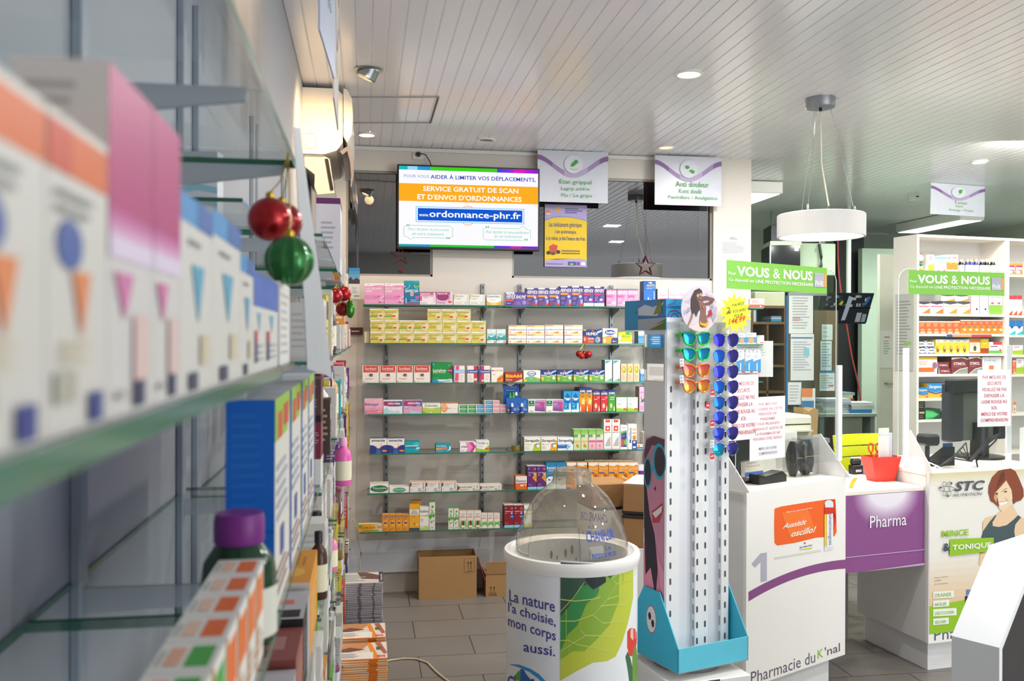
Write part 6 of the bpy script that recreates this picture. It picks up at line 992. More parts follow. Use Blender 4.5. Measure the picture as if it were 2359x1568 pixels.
# left side: mirror above, photograph of a laughing face below
m = MB(); m.box((X0 - .003, Y0 + .004, .12), (X0 - .0005, Y0 + CD, 1.27), SW); m.build('side_panel', o)
fmS = lambda x, y: (Y0 + CD - .002 - x * (CD - .008), .13 + y * .72); tS = lambda p, q, z: (X0 - .0032 - z, p, q)
photo = [('r', 0, 0, 1, 1, 'e6dde6'), ('p', [(0, 0), (1, 0), (1, .35), (.6, .42), (.0, .42)], 'ee9ab4'), ('p', [(0, .0), (.3, .2), (1, .1), (1, 0)], 'f0a8c0'), ('p', [(0, .9), (.1, .98), (.45, 1), (1, .985), (1, .3), (.75, .35), (.55, .45), (.0, .5)], 'c88aa8'),
 ('p', [(.1, .78), (.16, .6), (.4, .5), (.75, .4), (1, .32), (1, .6), (1, .85), (.5, .9)], 'd894b0'), ('p', [(0, .8), (.03, .5), (.1, .25), (.35, .3), (.6, .15), (.7, .3), (.55, .48), (.3, .58), (.14, .72), (.1, .95)], '3a3440'), ('p', [(0, .88), (.12, .97), (.5, 1), (1, .99), (1, .95), (.4, .95), (.12, .88)], '6a4a5a'),
 ('e', .2, .80, .2, .085, '3fb4d4'), ('e', .2, .80, .155, .07, '3f3a46'), ('e', .75, .87, .32, .095, '3fb4d4'), ('e', .78, .87, .25, .077, '45404c'), ('p', [(.36, .83), (.48, .85), (.5, .82), (.36, .8)], '3fb4d4'),
 ('p', [(.4, .6), (.6, .62), (.92, .66), (.95, .62), (.75, .55), (.45, .54)], 'c04a5a'), ('p', [(.44, .59), (.92, .645), (.88, .61), (.6, .57)], 'f4eef0'), ('p', [(.5, .72), (.58, .74), (.6, .71)], '7a3a4a'), ('l', [(.7, .3), (.8, .2), (.72, .1)], .002, 'd86a8a'), ('l', [(.2, .2), (.3, .1), (.28, .02)], .002, 'd86a8a')]
m = MB(); m.show(photo, fmS, tS, .00015); m.build('side_photo', o)
m = MB(); m.box((X0 - .0045, Y0 + .012, 1.06), (X0 - .003, Y0 + CD - .006, 1.235), mat('e4e4e4', .03, 1, .5, 0)); m.build('mirror', o)
# header band
HY, HX0, HX1, HZ0, HZ1 = Y0 - .012, X0 - .01, X0 + CW + .045, 1.252, 1.367
m = MB(); m.box((HX0, HY, HZ0 + .03), (HX1, HY + .003, HZ1), flatprint('ecedf0'))
m.show([('r', 0, .2, .32, 1, '2f9cd0'), ('l', [(.02, .75), (.1, .8), (.12, 1)], .004, '7a4a90'), ('l', [(.01, .2), (.04, .45), (.12, .5), (.2, .3), (.21, .2)], .005, '7a3a80'), ('l', [(.05, .2), (.08, .36), (.13, .36), (.15, .2)], .004, '7a3a80'), ('l', [(0, .68), (.3, .68)], .002, '1f5f9a'), ('l', [(0, .62), (.3, .62)], .002, '1f5f9a')], lambda x, y: (HX0 + x * (HX1 - HX0), HZ0 + .03 + y * (HZ1 - HZ0 - .03)), lambda x, y, z: (x, HY - z, y))
m.box((HX0 - .003, HY, HZ0), (HX0, HY + .27, HZ1), flatprint('2f9cd0'))
beach = [('r', .0, .25, .38, 1, '2f9fd2'), ('r', .34, .42, 1, 1, '4a8fd8'), ('p', [(.34, .5), (.8, .45), (.95, .9), (.7, .75), (.5, .85), (.34, .72)], 'd6e2f2'), ('r', .34, .36, 1, .46, '3f7ab4'), ('p', [(.34, 0), (1, 0), (1, .4), (.34, .36)], 'a9b8c4'), ('p', [(.6, 0), (1, 0), (1, .36), (.8, .2)], '5a7a3a'), ('p', [(.62, 0), (.78, .18), (1, .28), (.9, .2)], 'c9a47a')] + [('p', [(.82 + .02 * k, 1), (.78 - .03 * k + .05, .9 - .1 * k), (.86 + .015 * k, .52 + .05 * (k % 3)), (.9, .8)], '6a8a3a' if k % 2 else '8a9a4a') for k in range(5)] + [('l', [(.25, .6), (.3, .55), (.36, .6)], .002, '1f6f9a')]
m.show(beach, lambda x, y: (HY + .27 - x * .27, HZ0 + y * (HZ1 - HZ0)), lambda p, q, z: (HX0 - .003 - z, p, q)); m.build('header_band', o)
# round beach picture
cc = (X0 + .104, 1.330); RD = .0855; yD = HY - .05; fmD = lambda x, y: (cc[0] + RD * x, cc[1] + RD * y); tD = lambda x, y, z: (x, yD - z, y)
m = MB(); m.box((cc[0] - .03, yD + .003, cc[1] - .005), (cc[0] + .03, HY, cc[1] + .03), SW); m.prism([(cc[0] + RD * math.cos(k * PI / 32), cc[1] + RD * math.sin(k * PI / 32)) for k in range(64)], lambda x, y, t: (x, yD + t, y), .003, flatprint('d5ccd6'))
SK, HR = '8a6258', '4a3a3a'; S2 = '7a554c'
art = [('p', [(-.9, .3), (-.3, .5), (-.6, .2)], 'c2b8c6'), ('p', [(-.9, -.1), (-.4, .1), (-.5, -.1), (-.85, -.3)], 'b9b2c4'), ('p', [(.3, .7), (.7, .6), (.9, .3), (.6, .4)], 'c4bac8'), ('p', [(.5, .2), (.95, .1), (.9, -.3), (.6, -.1)], 'b5b0c0'), ('p', [(.55, -.2), (.9, -.3), (.75, -.6)], 'a9a4b4'), ('p', [(-.55, -.8), (0, -.6), (.6, -.75), (.45, -.88), (0, -.99), (-.4, -.9)], 'e4d2c8'),
 ('p', [(-.02, .5), (.3, .58), (.78, .48), (.8, .4), (.6, .2), (.2, .12), (.15, .24), (.5, .32), (.55, .38), (.3, .38), (.05, .3)], S2), ('p', [(-.1, .3), (.2, .3), (.34, .05), (.32, -.2), (.42, -.55), (.35, -.78), (.1, -.82), (-.02, -.75), (-.02, -.4), (.04, -.1), (-.06, .1)], SK), ('p', [(-.42, -.1), (-.32, -.1), (-.4, -.4), (-.62, -.78), (-.7, -.76), (-.52, -.4)], 'a87a6c'),
 ('e', -.06, .56, .17, .24, S2), ('p', [(-.5, .1), (-.48, .5), (-.3, .8), (-.05, .9), (.1, .8), (.14, .6), (.05, .72), (-.12, .7), (-.2, .45), (-.08, .3), (.0, .0), (-.1, -.12), (-.2, -.35), (-.3, -.15), (-.42, -.25)], HR), ('e', -.12, .58, .07, .07, 'c0a888'), ('e', .04, .62, .06, .07, 'c0a888'), ('l', [(-.05, .6), (0, .62)], .0015, 'c0a888'), ('p', [(-.04, .47), (.08, .5), (.03, .45)], 'd8b4ac'),
 ('p', [(-.04, -.5), (.0, -.68), (.3, -.78), (.4, -.74), (.5, -.48), (.3, -.62), (.1, -.62)], 'dfae3c'), ('p', [(.44, -.1), (.6, -.0), (.68, -.25), (.4, -.38), (.36, -.28), (.5, -.22)], 'b8333a'), ('p', [(.1, .12), (.2, .14), (.22, .0), (.14, .02)], 'b0705a'), ('l', [(.55, .3), (.66, .34), (.72, .2), (.6, .1), (.7, .05)], .002, '4a4048'), ('l', [(-.75, -.2), (-.62, -.1), (-.7, .02), (-.55, .02)], .0015, '4a4048')]
m.show(art, fmD, tD, .0002); m.build('round_picture', o)
# yellow star price card
sc_ = (X0 + .274, 1.317); m = MB(); star = []
for k in range(32):
    r = (.078 if k % 2 == 0 else .056) * (1 + .06 * math.sin(k * 1.7)); q = 2 * PI * k / 32 + .1; star.append((sc_[0] + r * 1.0 * math.cos(q), sc_[1] + r * .98 * math.sin(q)))
yS = HY - .052; m.box((sc_[0] - .015, yS + .0015, sc_[1] - .015), (sc_[0] + .01, HY, sc_[1] + .015), SW); m.prism(star, lambda x, y, t: (x, yS + t, y), .0015, flatprint('f4f23a'))
m.show([('t', '2', -.044, -.002, -.026, .022, '55602a', .3, .1), ('l', [(-.048, -.006), (-.028, .006)], .0025, 'd8402c'), ('t', 'PAIRES', -.018, .022, .042, .034, '6a7030', .2, .05, .012), ('t', 'DE SOLAIRE', -.04, -.004, .05, .008, '6a7030', .2, .03, .014), ('t', 'POUR', -.006, -.018, .036, -.006, '6a7030', .2, .03, .008), ('t', '14€99', -.032, -.045, .046, -.02, 'e0462a', .9, .08, .014)], lambda x, y: (sc_[0] + x, sc_[1] + y), lambda x, y, z: (x, yS - z, y)); m.build('price_card', o)
m = MB(); m.lathe([(.13, -.03), (.13, -.006), (.12, 0)], (TW / 2, TW / 2, 0), glass('e8ecea', .9, .02, 1.2, .2, 'dfe2e2'), 32); m.build('turntable', o)
# white carton the stand rests on
q = onZ(1530, 1562, .44); m = MB(frame((c0.x, c0.y, 0), fs_ + math.radians(-8))); m.box((-.03, -.012, 0), (.30, .35, .4415), WHITE, .004)
m.show([('r', .44, .8, .6, 1, '55506a'), ('n', .05, .4, .35, .7, 3, 'b9b6b2')], lambda x, y: (-.03 + x * .33, y * .44), lambda x, y, z: (x, -.012 - z, y)); m.show([('t', 'Quinny', .2, .62, .7, .8, '5a5a5e', .3)], lambda x, y: (.35 - x * .36, y * .44), lambda x, y, z: (-.03 - z, x, y))
tag(m.build('cardboard_box', None, (c0.x, c0.y, 0), world=True), 'white cardboard carton under the sunglasses stand', 'box')
# ---------------------------------------------------------------- sunglasses
def mirror_lens(c1_, c2_, k):
    key = ('lens', c1_, c2_)
    if key in _M: return _M[key]
    mm = bpy.data.materials.new('mirrored_lens'); mm.use_nodes = True; nt = mm.node_tree; b = nt.nodes['Principled BSDF']
    tc = nt.nodes.new('ShaderNodeTexCoord'); g = nt.nodes.new('ShaderNodeSeparateXYZ'); cr = nt.nodes.new('ShaderNodeValToRGB'); nt.links.new(tc.outputs['Generated'], g.inputs[0]); nt.links.new(g.outputs[2], cr.inputs[0])
    cr.color_ramp.elements[0].color = lin(c1_); cr.color_ramp.elements[1].color = lin(c2_); nt.links.new(cr.outputs[0], b.inputs['Base Color'])
    b.inputs['Metallic'].default_value = .75; b.inputs['Roughness'].default_value = .06; _M[key] = mm; return mm
def lens_shape(kind, s):
    if kind == 'way': return [(s * (.006 + x), z * 1.18) for x, z in ((.0, .004), (.004, .012), (.016, .017), (.034, .019), (.05, .019), (.056, .014), (.055, .002), (.05, -.012), (.04, -.02), (.024, -.022), (.01, -.017), (.003, -.008))]
    return [(s * (.006 + x * 1.0), z * 1.06) for x, z in ((.0, .012), (.01, .02), (.028, .024), (.044, .022), (.054, .013), (.055, .0), (.05, -.012), (.04, -.022), (.026, -.027), (.012, -.021), (.004, -.009))]
def glasses(kind, fx, z, fcol, l1, l2, label, group, tagkind=None):
    """frame front centred at stand coordinate fx, z; temples run back into the stand"""
    yF = Y0 - .042; loc = frame((c0.x, c0.y, .472), fs_) @ Vector((fx, yF, z)); o = thing('sunglasses', label, 'sunglasses', loc, fs_, group)
    fm_ = mat(fcol, .25, 0 if kind == 'way' else .8, .5); ft = .0052 if kind == 'way' else .0014
    for s in (-1, 1):
        sh = lens_shape(kind, s); cx = sum(p[0] for p in sh) / len(sh); cz = sum(p[1] for p in sh) / len(sh); yb = lambda x: .10 * x * x * 8 * .35
        m = MB(); V = [(cx, -.0035 + yb(cx), cz)] + [(x, yb(x), zz) for x, zz in sh]; n = len(sh); m.add(V, [(0, 1 + i, 1 + (i + 1) % n) if s < 0 else (0, 1 + (i + 1) % n, 1 + i) for i in range(n)], mirror_lens(l1, l2, s) if kind == 'way' or s < 0 else mirror_lens('3a3f8a', '4a3a9a', s), True)
        m.add([(x, yb(x) + .002, zz) for x, zz in sh], [tuple(range(n))], mat('4a4648', .2)); m.build('lens', o)
    m = MB()
    for s in (-1, 1):
        sh = lens_shape(kind, s); yb = lambda x: .10 * x * x * 8 * .35; pts = [(x, yb(x), zz) for x, zz in sh]
        m.tube(pts + [pts[0], pts[1]], ft / 2 * (1.15 if kind == 'way' else 1), fm_, 6)
        if kind == 'way': m.box((s * .058, .006, .006), (s * .071, .013, .020), fm_, .002)
        else: m.tube([(s * .06, .008, .012), (s * .069, .012, .013)], .0012, fm_, 5)
    if kind == 'way': m.tube([(-.008, 0, .009), (0, -.001, .012), (.008, 0, .009)], .0035, fm_, 6)
    else: m.tube([(-.010, 0, .006), (0, -.0015, .009), (.010, 0, .006)], .001, fm_, 5); m.tube([(-.016, 0, .0215), (.016, 0, .0215)], .001, fm_, 5)
    m.build('frame', o)
    for s in (-1, 1):
        m = MB()
        if kind == 'way': m.prism([(.010, .018), (.010, .006), (.036, .005), (.036, .014)], lambda a, b, t, s=s: (s * (.066 + t), a, b), .004, fm_)
        else: m.tube([(s * .069, .012, .013), (s * .07, .03, .012), (s * .07, .04, .011)], .0012, fm_, 5)
        m.build('temple', o)
    if tagkind:
        x, dz, rot, red = tagkind; m = MB(); m.tube([(x, .0, .0), (x, -.014, dz + .016)], .0004, BLACK, 4)
        cr, sr = math.cos(rot), math.sin(rot); tf = lambda a, b, t: (x + a * cr - b * sr, -.014 - t, dz + a * sr + b * cr)
        m.add([tf(a, b, 0) for a, b in ((-.009, -.017), (.009, -.017), (.009, .012), (-.009, .012))], [(0, 1, 2, 3)], flatprint('f0eeee' if red else 'eceaec'))
        if red: m.show([('r', -.009, -.011, .009, .012, 'd8343c'), ('e', -.003, .0, .003, .0025, W_), ('e', .003, .0015, .003, .0025, W_), ('n', -.006, -.016, .006, -.012, 1, 'e0a0a8')], lambda a, b: (a, b), lambda a, b, z: tf(a, b, z + .0002))
        else: m.show([('n', -.007, .0, .007, .008, 3, '77777c'), ('n', -.007, -.014, .007, -.004, 2, '9a9a9e')], lambda a, b: (a, b), lambda a, b, z: tf(a, b, z + .0002))
        m.build('price_tag', o)
    return o
def zst(v): return CAMZ - (v - 781) * 3.38 / F - .472
gx, ax = X0 + .106, X0 + .248
for v, c, l1, l2, lab in ((779, '22d048', '0f9a8a', '2a7ad8', 'uppermost green-framed sunglasses on the stand'), (815, '22d048', '12a092', '2a6ad0', 'lower green-framed sunglasses on the stand'), (853, 'f2812a', 'e0862a', 'e04a6a', 'upper orange-framed sunglasses on the stand'), (889, 'f2812a', 'e8b02a', 'e04a5a', 'lower orange-framed sunglasses on the stand')):
    glasses('way', gx, zst(v), c, l1, l2, lab, 'coloured-frame sunglasses', (-.079, -.03, .05, False) if v in (815, 853) else None)
AV = [(783, '3a2ac0', '2a3ad8'), (821, '1a6ad0', '2a5ae0'), (858, '3a34c8', '3446d0'), (894, '1f6ad8', '2a5ad8'), (931, '1a72d8', '2a5ad0'), (966, '2f46d0', '3a4ad8'), (1004, '3a40d0', '3448c8'), (1041, '12a8a0', '2a6ad8')]
for i, (v, l1, l2) in enumerate(AV):
    glasses('avi', ax, zst(v), 'b9bcc4', l1, l2, '%s-mirrored aviator sunglasses, %s from the top of the right column' % ('teal' if i == 7 else 'blue', ORD[i]), 'aviator sunglasses', {3: (-.078, -.018, 0, True), 4: (-.10, -.008, -.2, True), 5: (-.078, -.018, 0, True), 6: (-.078, -.032, 0, False), 7: (-.078, -.022, 0, True)}.get(i))
# ---------------------------------------------------------------- service counters
CT = 1.02; K1 = Vector((1.654, 3.784, 0)); A1 = math.radians(27.3); W1 = .742; D1 = .38
K2 = Vector((2.811, 4.206, 0)); A2 = math.radians(7.2); W2 = .8; D2 = .56
def plane_px(origin, ang, yoff=0.0):
    """pixel -> (x along the counter front, height)"""
    ex = Vector((math.cos(ang), math.sin(ang), 0)); n = Vector((math.sin(ang), -math.cos(ang), 0)); p0 = origin + n * (-yoff)
    def f(u, v):
        q = onP(u, v, p0, n); return ((q - p0).dot(ex), q.z)
    return f
ident = lambda x, y: (x, y)
def counter(lab, o_, ang, W_c, D_c, els, fm, words_):
    o = thing('service_counter', lab, 'counter', o_, ang, 'service counters')
    CWM = mat('f1efea', .3, 0, .45, .01, 2); SIDE = mat('dcdad8', .35, 0, .4, .01, 2)
    MB().box((.04, .05, 0), (W_c - .06, D_c - .02, .155), mat('e6e6e6', .35), .002).build('plinth', o)
    m = MB(); m.box((0, .018, .155), (W_c, D_c, CT - .02), SIDE, .002); m.build('carcass', o)
    m = MB(); m.box((0, 0, .155), (W_c, .018, CT), CWM, .001); m.show(els, fm, lambda x, y, z: (x, -z, y), .0003); m.show(words_, ident, lambda x, y, z: (x, -z, y), .0004); m.build('front_panel', o)
    MB().box((-.002, .018, CT - .02), (W_c + .002, D_c + .06, CT), mat('efe9dc', .3), .003).build('worktop', o)
    return o
f1 = plane_px(K1, A1); PU = '8a5088'
def q(t): return (1724 + 227 * t, 1363 - 133 * t + 58 * t * t, 1385 - 142 * t + 66 * t * t)
arc = [('p', [(q(i / 12)[0], q(i / 12)[2]) for i in range(13)] + [(q(i / 12)[0], q(i / 12)[1]) for i in range(12, -1, -1)], PU)]
els1 = arc + [('p', [(1731, 1298), (1752, 1274), (1766.5, 1272), (1766.5, 1337), (1752, 1341), (1752, 1294), (1739, 1307)], 'b3b2c2'),
 ('t', 'Pharmacie du', 1734, 1564, 1885, 1521, '6a6478', .2, .0), ]
c1o = counter('white service counter numbered 1 beside the sunglasses stand', K1, A1, W1, D1, els1[:-1], f1, [('t', 'Pharmacie du', .045 * W1, .168, .675 * W1, .222, '6a6478', .2), ('t', 'K', .70 * W1, .181, .758 * W1, .222, '8fc03f', .4), ('t', "'nal", .775 * W1, .181, .94 * W1, .224, '6a6478', .2)])
m = MB(); OR = 'f2662a'
m.show([('p', [(1784, 1171), (1800, 1166), (1850, 1158), (1905, 1150), (1924, 1149), (1926, 1180), (1927, 1225), (1922, 1235), (1880, 1238), (1830, 1250), (1790, 1256), (1784, 1250), (1783, 1210)], OR), ('p', [(1900, 1152), (1916, 1150), (1918, 1230), (1926, 1200), (1924, 1150)], 'e03c22'), ('p', [(1800, 1180), (1860, 1172), (1880, 1225), (1820, 1240)], 'f57a34')], f1, lambda x, y, z: (x, -.0004 - z, y), .0003)
tx = lambda s, u0, v0, u1, v1, rise, bold, sh=0, c=W_: ('t', s) + f1(u0, v0) + f1(u1, v1) + (c, bold, sh, 0)
m.show([tx('États grippaux', 1812, 1181, 1871, 1167, 0, .8), tx('Aussitôt', 1805, 1217, 1857, 1195, 0, 1, .12), tx('oscillo!', 1823, 1236, 1877, 1211, 0, 1, .12)], ident, lambda x, y, z: (x, -.0016 - z, y), .0003)
m.show([('p', [(1898, 1200), (1918, 1197), (1918, 1264), (1898, 1268)], 'dfe6ea'), ('p', [(1898, 1182), (1903, 1181), (1903, 1257), (1898, 1258)], 'f0d02a'), ('p', [(1898, 1168), (1919, 1165), (1919, 1182), (1898, 1184)], 'd8382a'), ('e', 1908, 1159, 10, 8, 'dfe8ee'), ('r', 1899, 1168, 1918, 1158, 'dfe8ee'), ('p', [(1903, 1184), (1917, 1182), (1917, 1258), (1903, 1260)], 'eef0f2')], f1, lambda x, y, z: (x, -.003 - z, y), .0003)
a, b = f1(1905, 1256), f1(1913, 1183); m.show([('v', 'oscillococcinum', a[0], a[1], b[0], b[1], '5a60a0', .6)], ident, lambda x, y, z: (x, -.0052 - z, y), .0003)
m.show([tx('BOIRON', 1842, 1263, 1870, 1253, 0, .8, 0, '4a64a8')], ident, lambda x, y, z: (x, -.0012 - z, y), .0003); m.show([('p', [(1842, 1265), (1871, 1260), (1869, 1264), (1842, 1267)], 'd8d43a'), ('e', 1853.5, 1250.5, 2, 2, 'd8402a'), ('p', [(1783, 1283), (1890, 1265), (1890, 1269), (1783, 1287)], 'dcdad6')], f1, lambda x, y, z: (x, -.001 - z, y), .0003)
m.build('poster', c1o)['label'] = 'orange flu remedy poster'
f2 = plane_px(K2, A2)
c2o = counter('white service counter covered by a green sports nutrition poster', K2, A2, W2, D2, [], f2, [('t', 'Pharma', .035, .168, .33, .225, '5a6478', .2)])
m = MB(); m.box((.004, -.0015, .205), (.66, 0, CT - .004), flatprint('e9e6de')); T2 = lambda lay: (lambda x, y, z: (x, -.0016 - lay - z, y))
GN = '93c22c'; SKN = 'e6c8a4'
m.show([('g', .004, .31, .66, .6, 'e0bd92', 'e9e6de', 8, 'y'), ('g', .004, .955, .66, CT - .004, 'e9e6de', 'd9cda0', 5, 'y'), ('r', .004, .205, .66, .345, GN), ('p', [(.004, .345), (.23, .362), (.30, .355), (.3, .3), (.004, .3)], GN)], ident, T2(0), .0003)
crop3 = lambda pts: [(2140 + x / 6.534, 1060 + y / 6.534) for x, y in pts]
m.show([('p', crop3([(740, 1568), (760, 1400), (940, 1390), (900, 1568)]), SKN), ('p', crop3([(800, 1050), (800, 930), (850, 860), (960, 830), (1080, 760), (1250, 660), (1320, 810), (1431, 880), (1431, 1200), (1280, 1190), (900, 1160)]), SKN),
 ('p', crop3([(780, 1160), (810, 1050), (900, 920), (980, 830), (1010, 820), (945, 930), (950, 985), (1040, 1000), (1160, 970), (1260, 890), (1330, 822), (1375, 855), (1290, 960), (1272, 1060), (1290, 1190), (1100, 1240), (960, 1340), (760, 1400)]), '4a5a5e'),
 ('p', crop3([(965, 480), (1000, 400), (1150, 290), (1230, 420), (1250, 560), (1200, 690), (1120, 765), (1060, 745), (1010, 660), (960, 580)]), 'ead2ae'),
 ('p', crop3([(885, 480), (890, 380), (940, 250), (1040, 150), (1130, 130), (1220, 118), (1290, 160), (1340, 260), (1410, 430), (1415, 540), (1370, 600), (1300, 620), (1260, 660), (1245, 560), (1230, 440), (1150, 300), (1080, 380), (1000, 470), (970, 500), (1020, 560), (1040, 660), (1040, 700), (960, 630), (920, 610)]), '8a4a34'),
 ('p', crop3([(1060, 200), (1120, 150), (1130, 280), (1040, 380), (990, 440)]), '6a3a2c'), ('p', crop3([(1000, 640), (1030, 470), (980, 490), (960, 560)]), 'c8a078'),
 ('p', crop3([(1035, 625), (1180, 600), (1150, 650), (1060, 680), (1040, 650)]), 'f4efe6'), ('l', [(2140 + x / 6.534, 1060 + y / 6.534) for x, y in ((1035, 625), (1110, 620), (1180, 598))], .0022, 'a85a4a'), ('l', crop3([(1085, 470), (1130, 425), (1165, 420)]), .002, '6a4a3a'), ('p', crop3([(1110, 470), (1140, 455), (1165, 462), (1140, 480)]), '4a3a34'), ('p', crop3([(970, 495), (1010, 485), (1030, 500), (1000, 510)]), '4a3a34'), ('l', crop3([(1125, 555), (1160, 590), (1178, 600)]), .0014, 'b5836a')], f2, T2(.003), .0002)
m.show([('p', crop3([(300, 1180), (955, 1155), (950, 1360), (290, 1432)]), GN)], f2, T2(.0075))
def t2(s, u0, v0, u1, v1, c, bold, sh=0): return ('t', s) + f2(u0, v0) + f2(u1, v1) + (c, bold, sh)
m.show([t2('STC', 2198, 1131, 2263, 1105, '54585c', 1.8, .10), t2('NUTRITION', 2193, 1143, 2258, 1133, '54585c', .6, .06), t2('MINCE', 2167, 1236, 2228, 1217, GN, 1.6), t2('&', 2169, 1269, 2185, 1249, '3f4a58', 1.8), t2('TONIQUE', 2190, 1268, 2279, 1247, 'f2f2ea', 1.8)], ident, T2(.009), .0003)
for i, (s_, v0, v1, u1) in enumerate((('DRAINER', 1376, 1363, 2196), ('BRÛLER', 1396, 1384, 2185), ('DÉSTOCKER', 1417, 1403, 2202), ('SÉCHER', 1437, 1425, 2184))):
    m.show([('p', [(2148, v0 + 2), (u1, v0 - 1), (u1, v1 - 4), (2148, v1 - 1)], 'ecefe4')], f2, T2(.003)); m.show([t2(s_, 2152, v0 - 1, u1 - 6, v1, '93c25a', .8)], ident, T2(.004))
EL = lambda rx, ry, th: [(2178 + rx * math.cos(k) * math.cos(th) - ry * math.sin(k) * math.sin(th), 1125 + rx * math.cos(k) * math.sin(th) + ry * math.sin(k) * math.cos(th)) for k in [i * PI / 12 for i in range(25)]]
m.show([('l', EL(18, 6, th), .0022, '54585c') for th in (0, 1.15, 2.0)] + [('e', 2188, 1112, 2.4, 2.6, '54585c'), ('e', 2163, 1122, 2.4, 2.6, '54585c'), ('e', 2180, 1141, 2.4, 2.6, '54585c')], f2, T2(.009), .0002)
m.show([('r', 2222, 1402, 2242, 1372, '2f2a2c'), ('r', 2223, 1412, 2241, 1382, 'd8b888'), ('r', 2225, 1370, 2241, 1357, '6a84b4'), ('p', [(2225, 1390), (2238, 1386), (2236, 1378), (2228, 1380)], 'b4cc3a')], f2, T2(.003), .0002)
m.show([t2('Fanny Houtel', 2151, 1331, 2182, 1326, '6a5a48', .5, .1), t2('a choisi', 2151, 1338, 2166, 1333, '8a7a64', .2), t2('STC NUTRITION', 2151, 1346, 2182, 1341, '7a6a54', .2)], ident, T2(.003), .0002)
m.build('poster', c2o)['label'] = 'sports nutrition poster with a smiling woman in a dark top'
# purple bridging desk between the counters
B0 = K1 + Vector((math.cos(A1), math.sin(A1), 0)) * W1; B1 = K2 + Vector((-math.sin(A2), math.cos(A2), 0)) * .02; B1 = Vector((B1.x, B1.y, 0))
bd = (B1 - B0); BA = math.atan2(bd.y, bd.x); BL_ = bd.length - .004; o = thing('bridging_desk', 'low purple fronted desk bridging the two white counters', 'desk', B0 + bd.normalized() * .002, BA)
m = MB(); m.box((0, .01, .548), (BL_, .028, .925), flatprint(PU))
glow = [(.5 * (1 + math.cos(k)) , 0) for k in (0,)]
hexmix = lambda f: '%02x%02x%02x' % tuple(round(a * (1 - f) + b * f) for a, b in zip((0x8a, 0x50, 0x88), (0xe8, 0xe2, 0xec)))
m.show([('p', [(.52 + (.42 - .014 * i) * math.cos(PI + PI * k / 16), 1 + (.46 - .02 * i) * math.sin(PI + PI * k / 16)) for k in range(17)], hexmix(min(1, (i + 1) / 15))) for i in range(16)] + [('r', 0, .205, 1, .212, 'd9c8dc'), ('p', [(.2, 0), (1, 0), (1, .03)], 'c0a4c4'), ('t', 'Pharma', .3, .56, .76, .72, 'e9e3ee', .3)], lambda x, y: (x * BL_, .548 + y * .377), lambda x, y, z: (x, .01 - z, y), .0003); m.build('front_panel', o)
m = MB(); m.box((0, .01, .925), (BL_, .6, .945), mat('f0e9da', .3), .002); m.build('desktop', o)
m = MB(); m.box((0, .56, .0), (BL_, .58, .925), mat('9a9a98', .5)); m.build('back_board', o)
# ---------------------------------------------------------------- clear screens on the counters
def screen(lab, org, ang, W_c, fm, x0, x1, y, z1, fx0, fx1):
    o = thing('sneeze_guard', lab, 'screen', org, ang, 'clear protective screens'); R = .06
    m = MB(); ol = [(x0, CT + .075), (x1, CT + .075)] + [(x1 - R + R * math.cos(k), z1 - R + R * math.sin(k)) for k in [i * PI / 16 for i in range(9)]] + [(x0 + R - R * math.sin(k), z1 - R + R * math.cos(k)) for k in [i * PI / 16 for i in range(9)]]
    m.add([(a, y, b) for a, b in ol], [tuple(range(len(ol)))], CLEAR); e = mat('dfe6dc', .2); m.tube([(a, y, b) for a, b in ol[1:] + ol[:1]], .002, e, 5); m.build('clear_sheet', o)
    for xx in (fx0, fx1):
        m = MB()
        m.prism([(-.03, CT + .0004), (.185, CT + .0004), (.185, CT + .19), (.14, CT + .2)], lambda p, q, t, xx=xx: (xx - .003 + t, p, q), .006, mat('eceaea', .35)); m.build('side_fin', o)
    return o
sy = .05
g1 = plane_px(K1, A1, sy); g2 = plane_px(K2, A2, sy)
zs1 = g1(1672, 603)[1]
s1 = screen('clear screen with a green banner on the counter beside the sunglasses stand', K1, A1, W1, g1, -.015, g1(1926, 760)[0], sy, zs1, -.012, W1 - .004)
zs2 = g2(2200, 622)[1]; xl2 = g2(2071, 700)[0]
s2 = screen('clear screen with a green banner on the poster-covered counter', K2, A2, W2, g2, g2(2070, 760)[0], .78, sy, zs2, .005, .76)
def banner(o, fm, ul, ur, vt, vb):
    a = fm(ul, vb); b = fm(ur, vt); x0, x1 = a[0], b[0]; za = (fm(ul, vb)[1] + fm(ur, vb + 3)[1]) / 2; zb_ = (fm(ul, vt)[1] + fm(ur, vt + 8)[1]) / 2
    m = MB(); m.box((x0, sy - .003, za), (x1, sy - .0015, zb_), flatprint('84c652'))
    m.show([('t', 'Pour', .015, .5, .085, .6, W_, .8), ('t', 'VOUS', .09, .46, .4, .82, W_, 2.2), ('t', '&', .435, .46, .505, .82, W_, .3), ('t', 'NOUS', .54, .46, .84, .82, W_, 2.2), ('t', 'Ce dispositif est', .015, .235, .25, .37, W_, .6), ('t', 'UNE PROTECTION NECESSAIRE', .262, .25, .845, .37, W_, 1.5), ('r', .86, .24, .965, .78, 'b3b3c2'), ('r', .965, .24, .99, .78, 'ee9a4a'), ('t', 'PHR', .866, .27, .957, .48, W_, .2), ('t', 'GROUPE', .868, .66, .955, .72, 'c9c9d4', .2), ('n', .972, .28, .984, .74, 8, 'f6d8b8')], lambda x, y: (x0 + x * (x1 - x0), za + y * (zb_ - za)), lambda x, y, z: (x, sy - .003 - z, y), .0003)
    m.build('banner', o)['label'] = 'green banner lettered in white'
banner(s1, g1, 1673, 1904, 604, 669); banner(s2, g2, 2092, 2313, 621, 678)
